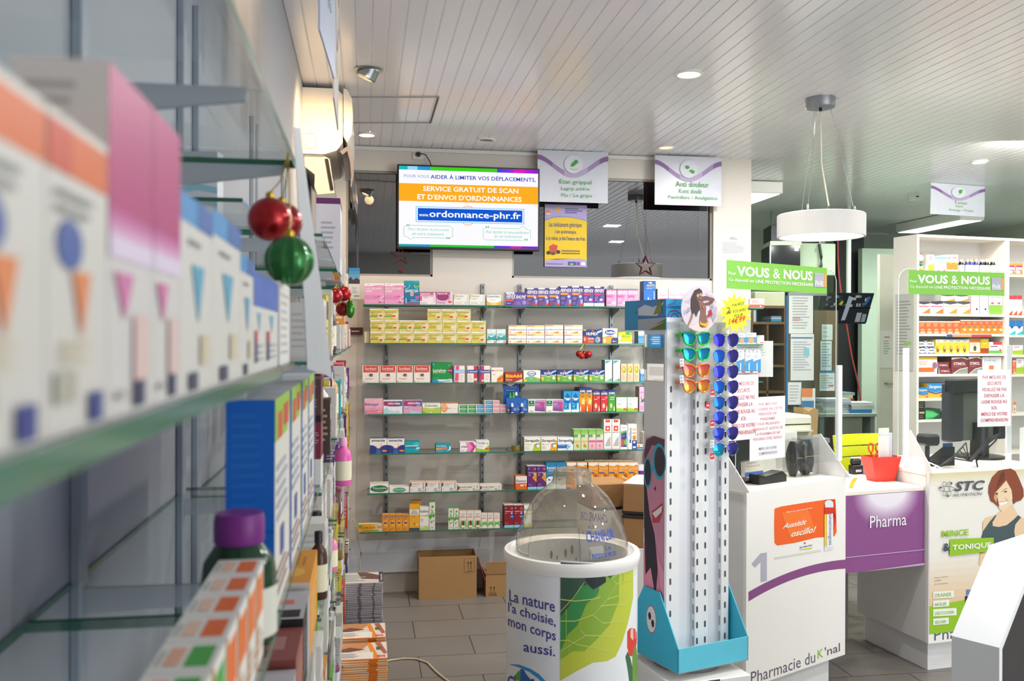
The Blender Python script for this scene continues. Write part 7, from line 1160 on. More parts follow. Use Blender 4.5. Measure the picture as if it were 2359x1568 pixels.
def notice(o, fm, px, lines, nm, lab, c='d0606a', sheet='efedf1', y=sy - .0022):
    a, b = fm(px[0], px[3]), fm(px[1], px[2]); m = MB(); m.box((a[0], y, a[1]), (b[0], y + .0006, b[1]), flatprint(sheet)); n = len(lines)
    els = []
    for i, (s_, wd, cc) in enumerate(lines):
        if s_: els.append(('t', s_, .5 - wd / 2, .93 - (i + .85) * .86 / n, .5 + wd / 2, .93 - (i + .3) * .86 / n, cc or c, .15))
    m.show(els, lambda x, y_: (a[0] + x * (b[0] - a[0]), a[1] + y_ * (b[1] - a[1])), lambda x, y_, z: (x, y - z, y_), .0003); k = m.build(nm, o); k['label'] = lab
safe = [('PAR MESURE DE', .7, 0), ('SECURITE', .42, 0), ('VEUILLEZ NE PAS', .74, 0), ('DEPASSER LA', .6, 0), ('LIGNE ROUGE AU', .76, 0), ('SOL', .18, 0), ('MERCI DE VOTRE', .78, 0), ('COMPREHENSION', .82, 0)]
notice(s2, g2, (2251, 2328, 851, 983), safe, 'notice', 'white notice with red capitals')
notice(s1, g1, (1676, 1746, 862, 1016), safe, 'notice', 'white notice with red capitals', y=sy - .003)
notice(s1, g1, (1726, 1808, 911, 1062), [('PAR MESURE', .52, 0), ("D'HYGIENE EN CETTE", .84, 0), ('PERIODE DE', .5, 0), ('PANDEMIE', .42, 0), ('TOUS PRODUITS', .66, 0), ('VENDUS ET SORTIS DE', .86, 0), ('LA PHARMACIE NE', .7, 0), ('POURRA ETRE REPRIS', .8, 0), ('', 0, 0), ('MERCI DE VOTRE', .5, '8a8a94'), ('COMPREHENSION', .52, '8a8a94')], 'notice', 'longer white notice with pale red capitals', c='e0949a')
def post(o, x, y, za, zb_, lab):
    k = MB().box((x - .016, y - .016, za), (x + .016, y - .002, zb_), mat('f0f1f4', .3), .002).build('edge_post', o); k['label'] = lab
post(s1, g1(1930, 900)[0], sy, g1(1937, 1060)[1], g1(1931, 841)[1], 'white post along the right edge')
post(s2, g2(2084, 900)[0], sy, g2(2088, 1075)[1], g2(2080, 801)[1], 'white post along the left edge'); post(s2, g2(2338, 900)[0], sy + .05, CT + .0005, g2(2336, 795)[1], 'white post right of the notice')
# ---------------------------------------------------------------- things on the counters
C1 = lambda x, y, z=CT: frame(K1, A1) @ Vector((x, y, z + .0004)); C2 = lambda x, y, z=CT: frame(K2, A2) @ Vector((x, y, z + .0004)); CB = lambda x, y, z=.945: frame(o_b, BA) @ Vector((x, y, z + .0004)); o_b = B0 + bd.normalized() * .002
def wrapped(lab, x, y, w_, h, rot):
    o = thing('wrapped_pouch', lab, 'pouch', C1(x, y), A1 + rot, 'dark pouches in clear wrap'); m = MB(); n = 20; V = []; rn = random.Random(lab)
    for j in range(9):
        t = j / 8; k = math.sin(PI * (t * .94 + .03)) ** .35
        V += [(w_ * k * math.cos(2 * PI * i / n) * rn.uniform(.93, 1.05), .035 * k * math.sin(2 * PI * i / n) * rn.uniform(.9, 1.1), h * t) for i in range(n)]
    m.add(V, [(j * n + i, j * n + (i + 1) % n, (j + 1) * n + (i + 1) % n, (j + 1) * n + i) for j in range(8) for i in range(n)] + [tuple(range(n))[::-1], tuple(range(8 * n, 9 * n))], mat('232326', .22, 0, .7), True); m.build('pouch_body', o)
    m = MB(); m.box((-w_ * 1.08, -.039, 0), (w_ * 1.08, .039, h * 1.04), glass('f6f6f6', .98, .05, .8)); m.build('clear_wrap', o); m = MB(); m.tube([(-w_ * 1.08, -.04, h * .55), (w_ * 1.08, -.04, h * .53)], .0008, mat('d8c48a', .4), 4); m.build('rubber_band', o)
wrapped('narrow dark pouch in clear wrap on the first counter', .555, .17, .026, .17, .1); wrapped('wide dark pouch in clear wrap on the first counter', .655, .17, .055, .175, .05)
SPEC['whitebox'] = B('e4dcd2', ('r', .0, .0, 1, .16, '3a6ab4'), ('n', .1, .3, .9, .85, 5, 'c9b8b0'), t='efece6'); q = C1(.40, .28); carton('whitebox', .14, .14, .07, SPEC['whitebox'], 'carton', q, A1, 'pale carton with a blue base behind the notices, first counter', 'box')
q = C1(.64, .27); carton('wb2', .17, .2, .1, B('efede8', t='f4f2ee'), 'carton', q, A1, 'plain white carton behind the wrapped dark pouches', 'box')
o = thing('paper_bag', 'crumpled green bag peeking out beside the notice', 'bag', C1(.40, .37, CT), A1); m = MB(); m.add([(-.05, 0, 0), (.05, 0, 0), (.055, 0, .12), (.045, .0, .205), (.0, .0, .185), (-.02, 0, .215), (-.05, 0, .2), (-.05, .05, 0), (.05, .05, 0), (.05, .05, .12), (.04, .05, .2), (.0, .05, .18), (-.02, .05, .21), (-.05, .05, .195)], [tuple(range(7)), tuple(range(13, 6, -1))] + [(i, i + 7, (i + 1) % 7 + 7, (i + 1) % 7) for i in range(7)], mat('3aa870', .5)); m.build('bag_body', o)
o = thing('monitor', 'dark monitor back behind the notices on the first counter', 'monitor', C1(.2, .22), A1 + .05); m = MB(); m.lathe([(.07, 0), (.07, .012), (.02, .016), (.018, .1)], (0, 0, 0), BLACK, 24); m.build('stand', o); m = MB(); m.box((-.19, -.02, .09), (.19, .02, .30), mat('232427', .4), .008); m.build('display_housing', o)
o = thing('telephone', 'black telephone handset lying behind the notices', 'telephone', C1(.3, .12), A1); m = MB(); m.prism([(0, 0), (.2, 0), (.2, .03), (.17, .05), (.05, .035), (0, .045)], lambda a, b, t: (a - .1, t - .03, b), .06, BLACK); m.build('handset', o)
# red tub, papers, scissors, stamp, yellow holder on the bridging desk
def on_bridge(u, v): return onZ(u, v, .9454)
q = on_bridge(2038, 1108); o = tub = thing('desk_tub', 'red tapered tub of papers and scissors on the low desk', 'tub', (q.x - .004, q.y + .03, .9454), BA - .1); RED = mat('e23a2c', .3, 0, .5)
m = MB(); b0, b1, h, t = (.06, .035), (.09, .05), .13, .003
def ring_(w_, d_, z): return [(-w_, -d_, z), (w_, -d_, z), (w_, d_, z), (-w_, d_, z)]
V = ring_(*b0, 0) + ring_(*b1, h) + ring_(b1[0] - t, b1[1] - t, h) + ring_(b0[0] - t, b0[1] - t, t); fs = [(3, 2, 1, 0), (12, 13, 14, 15)]
for k in range(3): fs += [(k * 4 + i, k * 4 + (i + 1) % 4, k * 4 + 4 + (i + 1) % 4, k * 4 + 4 + i) for i in range(4)]
m.add(V, fs, RED); m.build('tub_body', o)
TB = frame(Vector(o.location), BA - .1)
for i, (x, y, w_, h, rt, col) in enumerate(((.012, -.018, .04, .235, .05, 'ecebe8'), (.04, -.003, .045, .25, -.05, 'd9dde6'), (.035, .012, .04, .275, .1, 'f0ead8'), (.07, .008, .012, .215, .2, '5a6ab4'))):
    qv = TB @ Vector((x, y, .02)); ob = thing('paper_bundle', '%s standing in the red tub' % ('front folded white leaflet', 'middle pale leaflet', 'cream envelope behind the leaflets', 'slim blue card at the right edge')[i], 'paper', qv, BA - .1 + rt * .3); MB().box((-w_, -.003, 0), (w_ * .55, .003, h - .02), flatprint(col)).build('sheet', ob)
qv = TB @ Vector((-.05, .0, .025)); o = thing('scissors', 'orange-handled scissors standing in the red tub', 'scissors', qv, BA - .1); OG = mat('ea5a2a', .35)
m = MB(); m.prism([(-.006, 0), (.006, 0), (.008, .1), (-.004, .1)], lambda a, b, t: (a, t, b), .003, STEEL); m.build('blade', o)
for x, s in ((-.012, 1), (.03, .9)):
    m = MB(); m.tube([(x + .014 * s * math.cos(k), 0, .15 + .024 * s * math.sin(k)) for k in [i * PI / 8 for i in range(17)]] , .0045, OG, 6); m.tube([(.002, .0, .095), (x, 0, .125)], .005, OG, 6); m.build('handle', o)
q = on_bridge(1978, 1092); o = thing('date_stamp', 'black self-inking stamp beside the red tub', 'stamp', q, BA); m = MB(); m.box((-.035, 0, 0), (.035, .045, .05), BLACK, .005); m.build('stamp_base', o); MB().box((-.03, .004, .05), (.03, .041, .085), mat('2c2b2e', .2), .008).build('grip', o); MB().box((-.02, -.001, .012), (.02, .0, .026), mat('c9c9cc', .3)).build('label_plate', o)
q = on_bridge(1962, 1124); o = thing('sticky_note_pad', 'small curled yellow card at the left edge of the low desk', 'note', q, BA); m = MB(); V = []
for i in range(7): t = i / 6; V += [(-.018 + .03 * t * t, -.0, .006 + .05 * t), (.012 + .03 * t * t, .0, .006 + .05 * t), ]
m.add([Vector(p) - Vector((0, 0, .006)) for p in V], [(2 * i, 2 * i + 1, 2 * i + 3, 2 * i + 2) for i in range(6)], mat('eeb43a', .5)); m.build('card', o)
o = thing('white_block', 'small white box behind the stamp', 'box', CB(.2, .3), BA); MB().box((-.03, 0, 0), (.03, .05, .09), mat('e9e4da', .5), .003).build('box_body', o)
# second counter: monitor, scanner, cables
o = thing('monitor', 'black monitor seen from behind on the poster-covered counter', 'monitor', C2(.71, .42), A2 + .2); MK = mat('26282c', .35)
m = MB(); m.lathe([(.13, 0), (.13, .012), (.05, .018), (.045, .2)], (0, 0, 0), MK, 28); m.build('stand', o)
m = MB(); m.box((-.27, -.012, .1), (-.15, .05, .43), mat('33363c', .4), .01); m.box((-.27, -.03, .37), (.2, .03, .45), MK, .008); m.box((.14, -.03, .1), (.2, .03, .45), MK, .008); m.box((-.15, .012, .1), (.15, .02, .38), mat('5a5f58', .3)); m.build('display_housing', o)
o = thing('barcode_scanner', 'black barcode scanner on a stand beside the monitor', 'scanner', C2(.17, .20), A2); m = MB(); m.box((-.03, -.02, 0), (.03, .04, .03), BLACK, .006); m.tube([(0, .01, .03), (.0, .01, .12)], .012, MK, 10); m.build('base', o); m = MB(); m.box((-.045, -.04, .11), (.045, .05, .17), MK, .012); m.build('scanner_head', o)
o = thing('card_reader', 'dark card terminal between the scanner and the monitor stand', 'card terminal', C2(.285, .185), A2); m = MB(); m.prism([(0, 0), (.1, 0), (.1, .03), (0, .10)], lambda a, b, t: (t - .04, a, b), .08, MK); m.build('terminal_body', o); MB().box((-.03, .0, .08), (.03, .012, .12), mat('3a4a6a', .2), .003).build('screen', o)
o = thing('cable_bundle', 'black looped cables lying on the poster-covered counter', 'cable', C2(.3, .085), A2)
for j in range(5):
    m = MB(); rn = random.Random(j); m.tube([(-.16 + .05 * j * .4, .02 + .01 * j, .006), (-.06 + .02 * j, .015, .05 + .02 * j), (.06, .02 + .005 * j, .03), (.14 + .01 * j, .03, .10 + .012 * j), (.24 + .008 * j, .04, .15 + .006 * j), (.245, .05, .13), (.18, .04, .09), (.1, .03, .03), (.08, .0, .005)], .004, BLACK, 6); m.build('cable', o)
o = thing('white_cable', 'white cable beside the black cables on the poster-covered counter', 'cable', C2(.02, .09), A2); MB().tube([(0, .02, .02), (.03, .02, .045), (.08, .01, .03), (.12, -.02, .006)], .004, WHITE, 6).build('cable', o)
o = thing('red_folder', 'red folder edge on the poster-covered counter', 'folder', C2(.07, .13), A2); MB().box((-.06, 0, 0), (.04, .05, .006), mat('e2443c', .4)).build('cover', o)
# ---------------------------------------------------------------- white product cabinets at the right
q = atD(2112, 760, 6.3); KC = Vector((q.x, q.y, 0)); AC_ = math.radians(8); fc = plane_px(KC, AC_); CD_ = .235; CM = mat('efeae0', .4, 0, .4, .01, 2); CBK = mat('dcdad8', .5, 0, .3, .02, 2)
MC = frame(KC, AC_); ztop = fc(2114, 539)[1]; bx = fc(2320, 760)[0]
bays = [(0, bx), (bx, bx + .78)]
shz = [[fc(2116, v)[1] for v in (626, 721.5, 768, 814.5, 862, 918, 967)], [fc(2340, v)[1] for v in (632, 726, 771, 817, 862, 952, 1040)]]
for b, (xa, xb) in enumerate(bays):
    o = thing('product_cabinet', ('white open product cabinet behind the second clear screen', 'second white open cabinet at the right edge')[b], 'cabinet', KC, AC_, 'white product cabinets')
    t = .018
    m = MB(); m.box((xa, 0, 0), (xa + t, CD_, ztop), CM); m.box((xb - t, 0, 0), (xb - .0005, CD_, ztop), CM); m.box((xa + t, 0, ztop - t), (xb - t, CD_, ztop), CM); m.box((xa + t, CD_ - .012, 0), (xb - t, CD_, ztop - t), CBK); m.box((xa + t, .01, 0), (xb - t, CD_ - .012, .7), CM); m.build('carcass', o)
    for z in shz[b]: MB().box((xa + t, .004, z - .018), (xb - t, CD_ - .012, z), CM, .001).build('shelf', o)
zs_ = lambda b, r: shz[b][r]
def cab(key, b, r, u0, u1, vt, lab, group=None, zb=None, h=None, d=.1, y=.02):
    z = zs_(b, r) if zb is None else zb; x0, x1 = fc(u0, vt)[0], fc(u1, vt)[0]; t = .02
    x0 = max(x0, bays[b][0] + t); x1 = min(x1, bays[b][1] - t); h = h or max(.02, fc((u0 + u1) / 2, vt)[1] - z)
    carton(key, x1 - x0 - .001, h, d, SPEC[key], 'supplement_box', MC @ Vector(((x0 + x1) / 2, y, z + .0003)), AC_, lab, 'box', group); return z + h + .0004
def cabn(key, b, r, u0, u1, n, vt, desc, group, where, **kw):
    s = (u1 - u0) / n
    for i in range(n): cab(key, b, r, u0 + s * i, u0 + s * (i + 1), vt, '%s from left of the %s %s, %s' % (ORD[i], NUM[n], desc, where), group, **kw)
cw = lambda c1, c2, tc='8a8a90', t=W_: B(W_, ('r', 0, .0, 1, .42, c1), ('p', [(0, .42), (1, .42), (1, .58), (.5, .46)], c2), ('n', .12, .68, .86, .9, 2, tc), t=t)
SPEC.update(grn=cw('a9c83a', 'c8dc6a', 'c86a8a'), wht=B(W_, ('r', 0, .85, 1, .95, '6ab0d8'), ('n', .1, .3, .9, .75, 4, 'd8c0b8'), ('e', .7, .1, .16, .07, 'd8402c'), t=W_), orj=B(W_, ('r', 0, .18, 1, .58, 'f0863a'), ('n', .1, .75, .9, .9, 1, 'd86a9a'), ('e', .7, .56, .16, .06, '8ac04a'), t='f4e4d4'),
 bact=B(W_, ('p', [(0, 1), (1, 1), (1, .86), (.5, .76), (0, .86)], '4a444c'), ('r', .05, .55, .95, .66, 'e07a90'), ('p', [(.3, 0), (1, .45), (1, 0)], 'ea7a3a'), ('n', .1, .3, .5, .45, 1, 'd8b8a8'), t='4a444c'), bacto=B(W_, ('p', [(0, 1), (1, 1), (1, .86), (.5, .76), (0, .86)], '50545c'), ('n', .05, .55, .95, .68, 1, 'e8a060'), ('p', [(.3, 0), (1, .45), (1, 0)], 'e8963a'), t='50545c'), tallw=B('f4eef0', ('l', [(.4, .7), (.6, .8), (.75, .7)], .002, 'e89aa8'), ('r', 0, 0, .05, 1, 'd8506a'), ('e', .72, .22, .1, .05, '3a3a50'), ('n', .2, .4, .8, .6, 2, 'dcd0d4')), grt=B(W_, ('r', 0, 0, 1, .42, '8cc04a'), ('e', .5, .5, .25, .05, 'd85a8a'), ('n', .15, .7, .85, .92, 2, '9ab8d8'), t='d8e4c8'),
 orr=B('ef6a3a', ('r', 0, .9, 1, 1, 'f2d8c8'), ('n', .1, .55, .85, .85, 3, 'f8b498'), ('e', .5, .3, .3, .1, 'd8a080'), ('r', .2, .04, .9, .16, 'f0c8a0'), t='f2e4d8'), oro=B('f08a2c', ('r', 0, .62, 1, 1, 'ef6038'), ('r', 0, .92, 1, 1, 'f4d8c8'), ('e', .4, .5, .3, .06, '8a7a70'), ('e', .7, .3, .25, .08, 'f4ece0'), ('n', .1, .7, .8, .86, 2, 'f8b498'), t='f2e4d8'),
 pil=B(W_, ('e', .5, .5, .4, .2, 'd8e8d8'), ('r', .2, .42, .4, .6, 'd84a6a'), ('r', .4, .42, .6, .6, '4ab04a'), ('r', .6, .42, .8, .6, '3a7ad8'), ('l', [(.05, .1), (.5, .0), (.95, .1)], .006, '4a3a6a'), ('l', [(.05, .85), (.5, .98), (.95, .85)], .006, '4a3a6a'), t=W_), yel=B('f2d23a', ('r', 0, .8, 1, 1, 'f0ece4'), ('e', .3, .32, .2, .24, '8a5a3a'), ('e', .32, .42, .13, .12, 'e0b48a'), ('e', .8, .12, .18, .1, W_), ('n', .1, .85, .8, .95, 1, 'b07ab8'), t='f0e8c8'), ory=B('f4e0cc', ('r', 0, .75, 1, 1, 'ee7a3a'), ('e', .5, .35, .14, .18, '4a5a44'), ('n', .2, .58, .8, .68, 1, 'e0a080'), ('r', 0, 0, 1, .08, 'ee7a3a')), yeb=B('f0c02c', ('r', 0, 0, 1, .35, 'a8482c'), ('e', .5, .78, .34, .16, 'f6d84a'), ('n', .2, .74, .8, .84, 1, 'b07a1c')), rgr=B(W_, ('r', .3, .75, 1, 1, 'd8444a'), ('n', .1, .5, .9, .7, 1, '6a5aa8'), ('r', 0, 0, 1, .25, '6ab84a'), ('e', .85, .3, .07, .1, 'd83a4a')),
 yow=B('f2ede4', ('r', 0, .85, 1, 1, 'f0c43a'), ('r', 0, .12, .85, .38, 'ee7030'), ('e', .86, .5, .12, .2, 'a86a8a'), ('n', .05, .5, .6, .78, 3, 'e8b498'), t='f0c43a'), stim=B('84383e', ('t', 'STIMOL', .12, .52, .86, .7, 'f0e4e0', 1.4), ('p', [(0, 1), (.8, 1), (1, .9), (1, .86), (.6, .96), (0, .86)], 'ece6e4'), ('p', [(.1, 0), (.5, .26), (1, .36), (1, 0)], '9a9c98'), ('l', [(.1, .02), (.5, .28), (1, .38)], .005, 'e8e4e0'), ('n', .12, .4, .6, .46, 1, 'c08a8c'), t='e8e4e0'), stims=B('84383e', ('t', 'STIMOL', .22, .35, .9, .65, 'f0e4e0', 1), ('p', [(0, 0), (.15, 0), (.1, 1), (0, 1)], '9a9ca0')), liv=B('eceae8', ('t', 'Livénag', .1, .68, .72, .88, '6a9ac4', .5), ('r', .35, .25, .6, .48, 'e8824a'), ('t', '11', .78, .7, .88, .84, 'e8a890', .3)),
 sarg=B('f0b63a', ('p', [(0, 1), (1, 1), (1, .55), (.5, .38), (0, .5)], '2f8fd0'), ('p', [(0, .5), (.5, .34), (1, .52), (1, .4), (.5, .26), (0, .4)], '2a5aa8'), ('t', 'Sargenor', .06, .62, .95, .88, W_, 1.2), ('e', .85, .15, .1, .08, 'f0502a'), t='2f86c4'), sarw=B('efece6', ('t', 'Sargenor', .2, .7, .8, .86, '4a8ac0', .5)), blk=B('2a2826', ('n', .1, .6, .9, .95, 3, '8a7a4a'), ('r', .1, .32, .9, .42, 'c8b48a'), ('n', .1, .05, .9, .25, 2, '6a6a64')), grb=B('1f4a34', ('p', [(.0, .0), (.0, .9), (.5, .8), (.9, .45), (.5, .1)], '3aa85a'), ('p', [(0, .2), (0, .8), (.5, .65), (.8, .45), (.5, .25)], '5ac878'), t='1f4a34'), drk=B('22282c', ('r', 0, 0, 1, .16, '5aa8d8'), ('n', .1, .35, .9, .65, 1, 'e0e0dc')),
 orb=B('d8923f', ('r', .1, .1, .9, .8, W_), ('r', .1, .65, .9, .8, 'a83a7a'), ('e', .75, .25, .14, .16, 'f0502a'), ('n', .2, .35, .8, .5, 1, '6a5a9a')), wrd=B(W_, ('r', 0, .8, 1, 1, 'd8444a'), ('p', [(0, 0), (1, .25), (1, 0)], 'e85a3a'), ('n', .1, .4, .9, .6, 2, 'c8c8d8')), bte=B(W_, ('r', 0, .6, 1, 1, '2f7ac0'), ('p', [(.2, .6), (.5, .4), (.8, .6)], '2a5a9a'), ('p', [(0, 0), (1, .3), (1, 0)], '3ab8c0')))
T1 = 'top cabinet shelf'
cabn('grn', 0, 0, 2143, 2157, 1, 586, 'green and white carton', None, T1); cabn('wht', 0, 0, 2158, 2184, 2, 590, 'white cartons with blue tops', 'white cartons, cabinet top', T1); cabn('orj', 0, 0, 2186, 2212, 2, 586, 'white and orange cartons', 'orange juice-coloured cartons', T1)
for i, (u, cl) in enumerate(((2216, 0), (2229, 0), (2243, 1), (2252, 1), (2263, 1), (2277, 0), (2288, 0), (2302, 0))):
    x = fc(u, 610)[0]; z = zs_(0, 0); o = thing('supplement_bottle', '%s supplement bottle from left on the top cabinet shelf, %s' % (ORD[i], 'blue body' if cl else 'white label and black neck'), 'bottle', MC @ Vector((x, .06, z + .0003)), AC_, 'supplement bottles'); r = .0185; h = fc(u, 596)[1] - z
    m = MB(); m.lathe([(r * .95, 0), (r, .003), (r, h * .68), (r * .7, h * .8), (r * .62, h * .85)], (0, 0, 0), mat('3a4290' if cl else '1f2022', .2), 18); m.build('bottle_body', o); MB().lathe([(r * 1.01, h * .08), (r * 1.01, h * .62)], (0, 0, 0), flatprint('cfd4ea' if cl else 'ebe6e0'), 18, False).build('label', o); MB().lathe([(r * .72, h * .84), (r * .72, h), (0, h)], (0, 0, 0), mat('d8c890' if cl else 'eae6de', .4), 16, False).build('cap', o)
x = fc(2131, 600)[0]; z = zs_(0, 0); h = fc(2128, 580)[1] - z; o = thing('cat_figurine', 'small white seated cat figurine at the left of the top cabinet shelf', 'figurine', MC @ Vector((x, .06, z + .0003)), AC_); CW_ = mat('f0ece4', .3)
m = MB(); m.ball((0, 0, h * .3), .03, CW_, 18, 1, .8, h * .32 / .03); m.ball((0, -.004, h * .72), .028, CW_, 18); m.build('body', o)
for s in (-1, 1): m = MB(); m.lathe([(.010, 0), (.0, .022)], (s * .016, -.004, h * .72 + .02), mat('c8303c' if s > 0 else 'f0ece4', .4), 8); m.build('ear', o)
m = MB(); m.lathe([(.022, h * .5), (.024, h * .53), (.022, h * .56)], (0, 0, 0), mat('b83a3a', .4), 16, False); m.build('collar', o); m = MB(); m.ball((-.004, -.026, h * .4), .013, mat('2f9a6a', .4), 12); m.ball((-.006, -.03, h * .15), .014, mat('d8b83a', .4), 12); m.build('bib', o)
T2_ = 'second cabinet shelf'
z = [0] * 4
for i, (k, a, b) in enumerate((('bact', 2119, 2147), ('bact', 2148, 2178), ('bacto', 2179, 2209), ('bacto', 2210, 2240))): z[i] = cab(k, 0, 1, a, b, 694.5, '%s of four white cartons with dark domed tops, second cabinet shelf' % ORD[i], 'white cartons with dark tops')
for i, (a, b) in enumerate(((2176, 2207), (2208, 2238))): cab('bacto', 0, 1, a, b, 0, '%s white carton lying on the dark-topped row under the green banner' % ('left', 'right')[i], 'white cartons with dark tops', zb=max(z) + .001, h=.045)
cabn('tallw', 0, 1, 2241, 2281, 2, 670, 'tall white cartons with a pink edge', 'tall white cartons', T2_); cabn('grt', 0, 1, 2284, 2314, 2, 672, 'white and green cartons', 'white and green cartons, cabinet', T2_)
cabn('orr', 0, 2, 2122, 2217, 6, 739.5, 'red-orange cartons', 'orange cartons, third cabinet shelf', 'third cabinet shelf'); cabn('oro', 0, 2, 2217.5, 2315, 7, 736.5, 'taller orange cartons', 'orange cartons, third cabinet shelf', 'third cabinet shelf')
for i, (a, b) in enumerate(((2120, 2140), (2141, 2160))):
    zz = cab('pil', 0, 3, a, b, 799.5, '%s lower white carton with a coloured pill emblem' % ('left', 'right')[i], 'stacked pill-emblem cartons'); cab('pil', 0, 3, a, b, 0, '%s upper white carton with a coloured pill emblem' % ('left', 'right')[i], 'stacked pill-emblem cartons', zb=zz, h=.043)
cabn('yel', 0, 3, 2160.5, 2238, 5, 782, 'yellow cartons with a portrait', 'yellow portrait cartons', 'fourth cabinet shelf'); cab('ory', 0, 3, 2239, 2263, 780, 'cream carton with an orange top on the fourth cabinet shelf'); cab('yeb', 0, 3, 2264, 2283, 780, 'yellow and brick-red carton on the fourth cabinet shelf'); cab('rgr', 0, 3, 2284, 2314, 787.5, 'white, red and green carton on the fourth cabinet shelf')
cab('yow', 0, 4, 2120, 2164, 822, 'wide white carton with a yellow top and orange band, fifth cabinet shelf'); zz = cab('stims', 0, 4, 2166, 2195, 848.5, 'lower small maroon carton beside the large maroon ones', 'small maroon cartons'); cab('stims', 0, 4, 2166, 2195, 0, 'upper small maroon carton beside the large maroon ones', 'small maroon cartons', zb=zz, h=.043)
cab('stim', 0, 4, 2197, 2235, 823, 'left large maroon carton on the fifth cabinet shelf', 'large maroon cartons'); cab('stim', 0, 4, 2236, 2267, 822, 'right large maroon carton on the fifth cabinet shelf', 'large maroon cartons'); cab('liv', 0, 4, 2268, 2312, 822, 'pale grey-white carton right of the maroon cartons')
cab('sarg', 0, 5, 2121, 2142, 893, 'small blue and yellow carton on the sixth cabinet shelf', 'blue and yellow cartons'); cab('sarg', 0, 5, 2143, 2180, 883, 'left large blue and yellow carton, sixth cabinet shelf', 'blue and yellow cartons'); cab('sarg', 0, 5, 2181, 2218, 882, 'right large blue and yellow carton, sixth cabinet shelf', 'blue and yellow cartons'); cab('sarw', 0, 5, 2219, 2252, 882, 'white carton right of the blue and yellow cartons')
cab('blk', 0, 6, 2121, 2136, 924, 'tall black carton on the seventh cabinet shelf'); cab('grb', 0, 6, 2137, 2172, 942, 'dark green carton with a bright green leaf shape'); cab('drk', 0, 6, 2173, 2196, 949, 'small dark carton with a blue base, seventh cabinet shelf')
cabn('orb', 1, 0, 2327, 2362, 2, 606, 'white-labelled tan cartons', 'tan cartons, right cabinet', 'right cabinet'); cabn('wrd', 1, 1, 2327, 2360, 3, 680, 'white cartons with red tops', 'white and red cartons, right cabinet', 'right cabinet'); cabn('bte', 1, 2, 2328, 2362, 2, 738, 'white cartons with blue tops', 'white and blue cartons, right cabinet', 'right cabinet'); cabn('grn', 1, 3, 2338, 2362, 1, 795, 'green and white carton, right cabinet', None, 'fourth shelf'); cab('orr', 1, 4, 2338, 2346, 830, 'narrow orange carton on the right cabinet'); cab('grn', 1, 4, 2347, 2364, 826, 'white and green carton beside the narrow orange one, right cabinet'); cab('ory', 1, 5, 2340, 2346, 926, 'slim cream and orange carton low on the right cabinet')
x0 = fc(2181, 769)[0]; x1 = fc(2284, 769)[0]; zz = zs_(0, 2); o = thing('shelf_strip', 'coloured price strip clipped along the third cabinet shelf edge', 'strip', MC @ Vector((x0, 0, zz - .022)), AC_); m = MB(); m.box((0, -.0015, 0), (x1 - x0, .003, .018), flatprint('e2ddd6')); m.show([('r', 0, 0, .12, 1, '3a62a8'), ('r', .12, 0, .55, 1, 'e8a070'), ('r', .55, 0, 1, 1, 'c84a4a')], lambda x, y: (x * (x1 - x0), y * .018), lambda x, y, z: (x, -.0015 - z, y)); m.build('strip_body', o)
# ---------------------------------------------------------------- office behind
def sheet(name, lab, u0, u1, v0, v1, Y, els, col='e6e8e6', cat='paper'):
    a, b = onY(u0, v1, Y), onY(u1, v0, Y); w_, h = b.x - a.x, b.z - a.z; o = thing(name, lab, cat, (a.x, Y, a.z)); m = MB(); m.box((0, -.001, 0), (w_, .001, h), flatprint(col)); m.show(els, lambda x, y: (x * w_, y * h), lambda x, y, z: (x, -.001 - z, y), .0003); m.build('sheet', o); return o
YP = 6.62
a, b = onY(1814, 900, YP), onY(1876, 660, YP); o = thing('glass_partition', 'clear office partition hung with papers behind the first screen', 'partition', (a.x, YP + .006, 0)); m = MB(); w_ = onY(1905, 700, YP).x - a.x
m.add([(0, 0, 0), (w_, 0, 0), (w_, 0, 2.03), (0, 0, 2.03)], [(0, 1, 2, 3)], glass('dfe8e2', .9, .02, .8)); m.build('clear_sheet', o); m = MB(); m.box((-.012, -.01, 0), (.0, .01, 2.05), mat('2f6fae', .4)); m.build('edge_profile', o); MB().box((-.012, -.01, 2.03), (w_, .01, 2.05), GREY).build('top_rail', o)
sheet('notice_sheet', 'long printed sheet at the top of the office partition', 1817, 1873, 674, 768, YP, [('n', .15, .1, .85, .9, 12, 'b0b2b0'), ('n', .15, .3, .6, .4, 2, 'b06a8a')]); sheet('notice_sheet', 'printed form taped under the long sheet on the partition', 1821, 1875, 769, 876, YP, [('r', .02, .9, .95, .93, '3a6aa8'), ('n', .1, .2, .9, .85, 12, 'b0b4ba'), ('r', .55, .52, .8, .7, '8fc8d8')]); sheet('notice_sheet', 'small white sheet at the bottom of the partition', 1815, 1846, 880, 932, YP, [('n', .1, .1, .9, .9, 6, 'bcbcba')])
sheet('leaflet', 'orange and blue leaflet beside the small white sheet', 1847, 1878, 894, 946, YP - .02, [('r', 0, .6, .8, 1, 'e08a4a'), ('r', 0, 0, .9, .45, '3a7aa8'), ('n', .1, .48, .8, .58, 1, 'c8c8c8')])
sheet('hanging_sheet', 'plain grey printed sheet hanging behind the thermometer packs', 1697, 1781, 785, 868, 5.93, [('n', .3, .5, .9, .85, 5, 'aab0b4')], 'cfd0d0'); YO = 7.25; a, b = onY(1729, 900, YO), onY(1812, 672, YO); o = thing('office_shelf', 'brown wooden office shelf seen through the first clear screen', 'shelf', (a.x, YO, 0)); w_ = b.x - a.x; ZT7 = onY(1770, 704, YO).z - .02; WD = mat('8a6a48', .5, 0, .3, .1, 8)
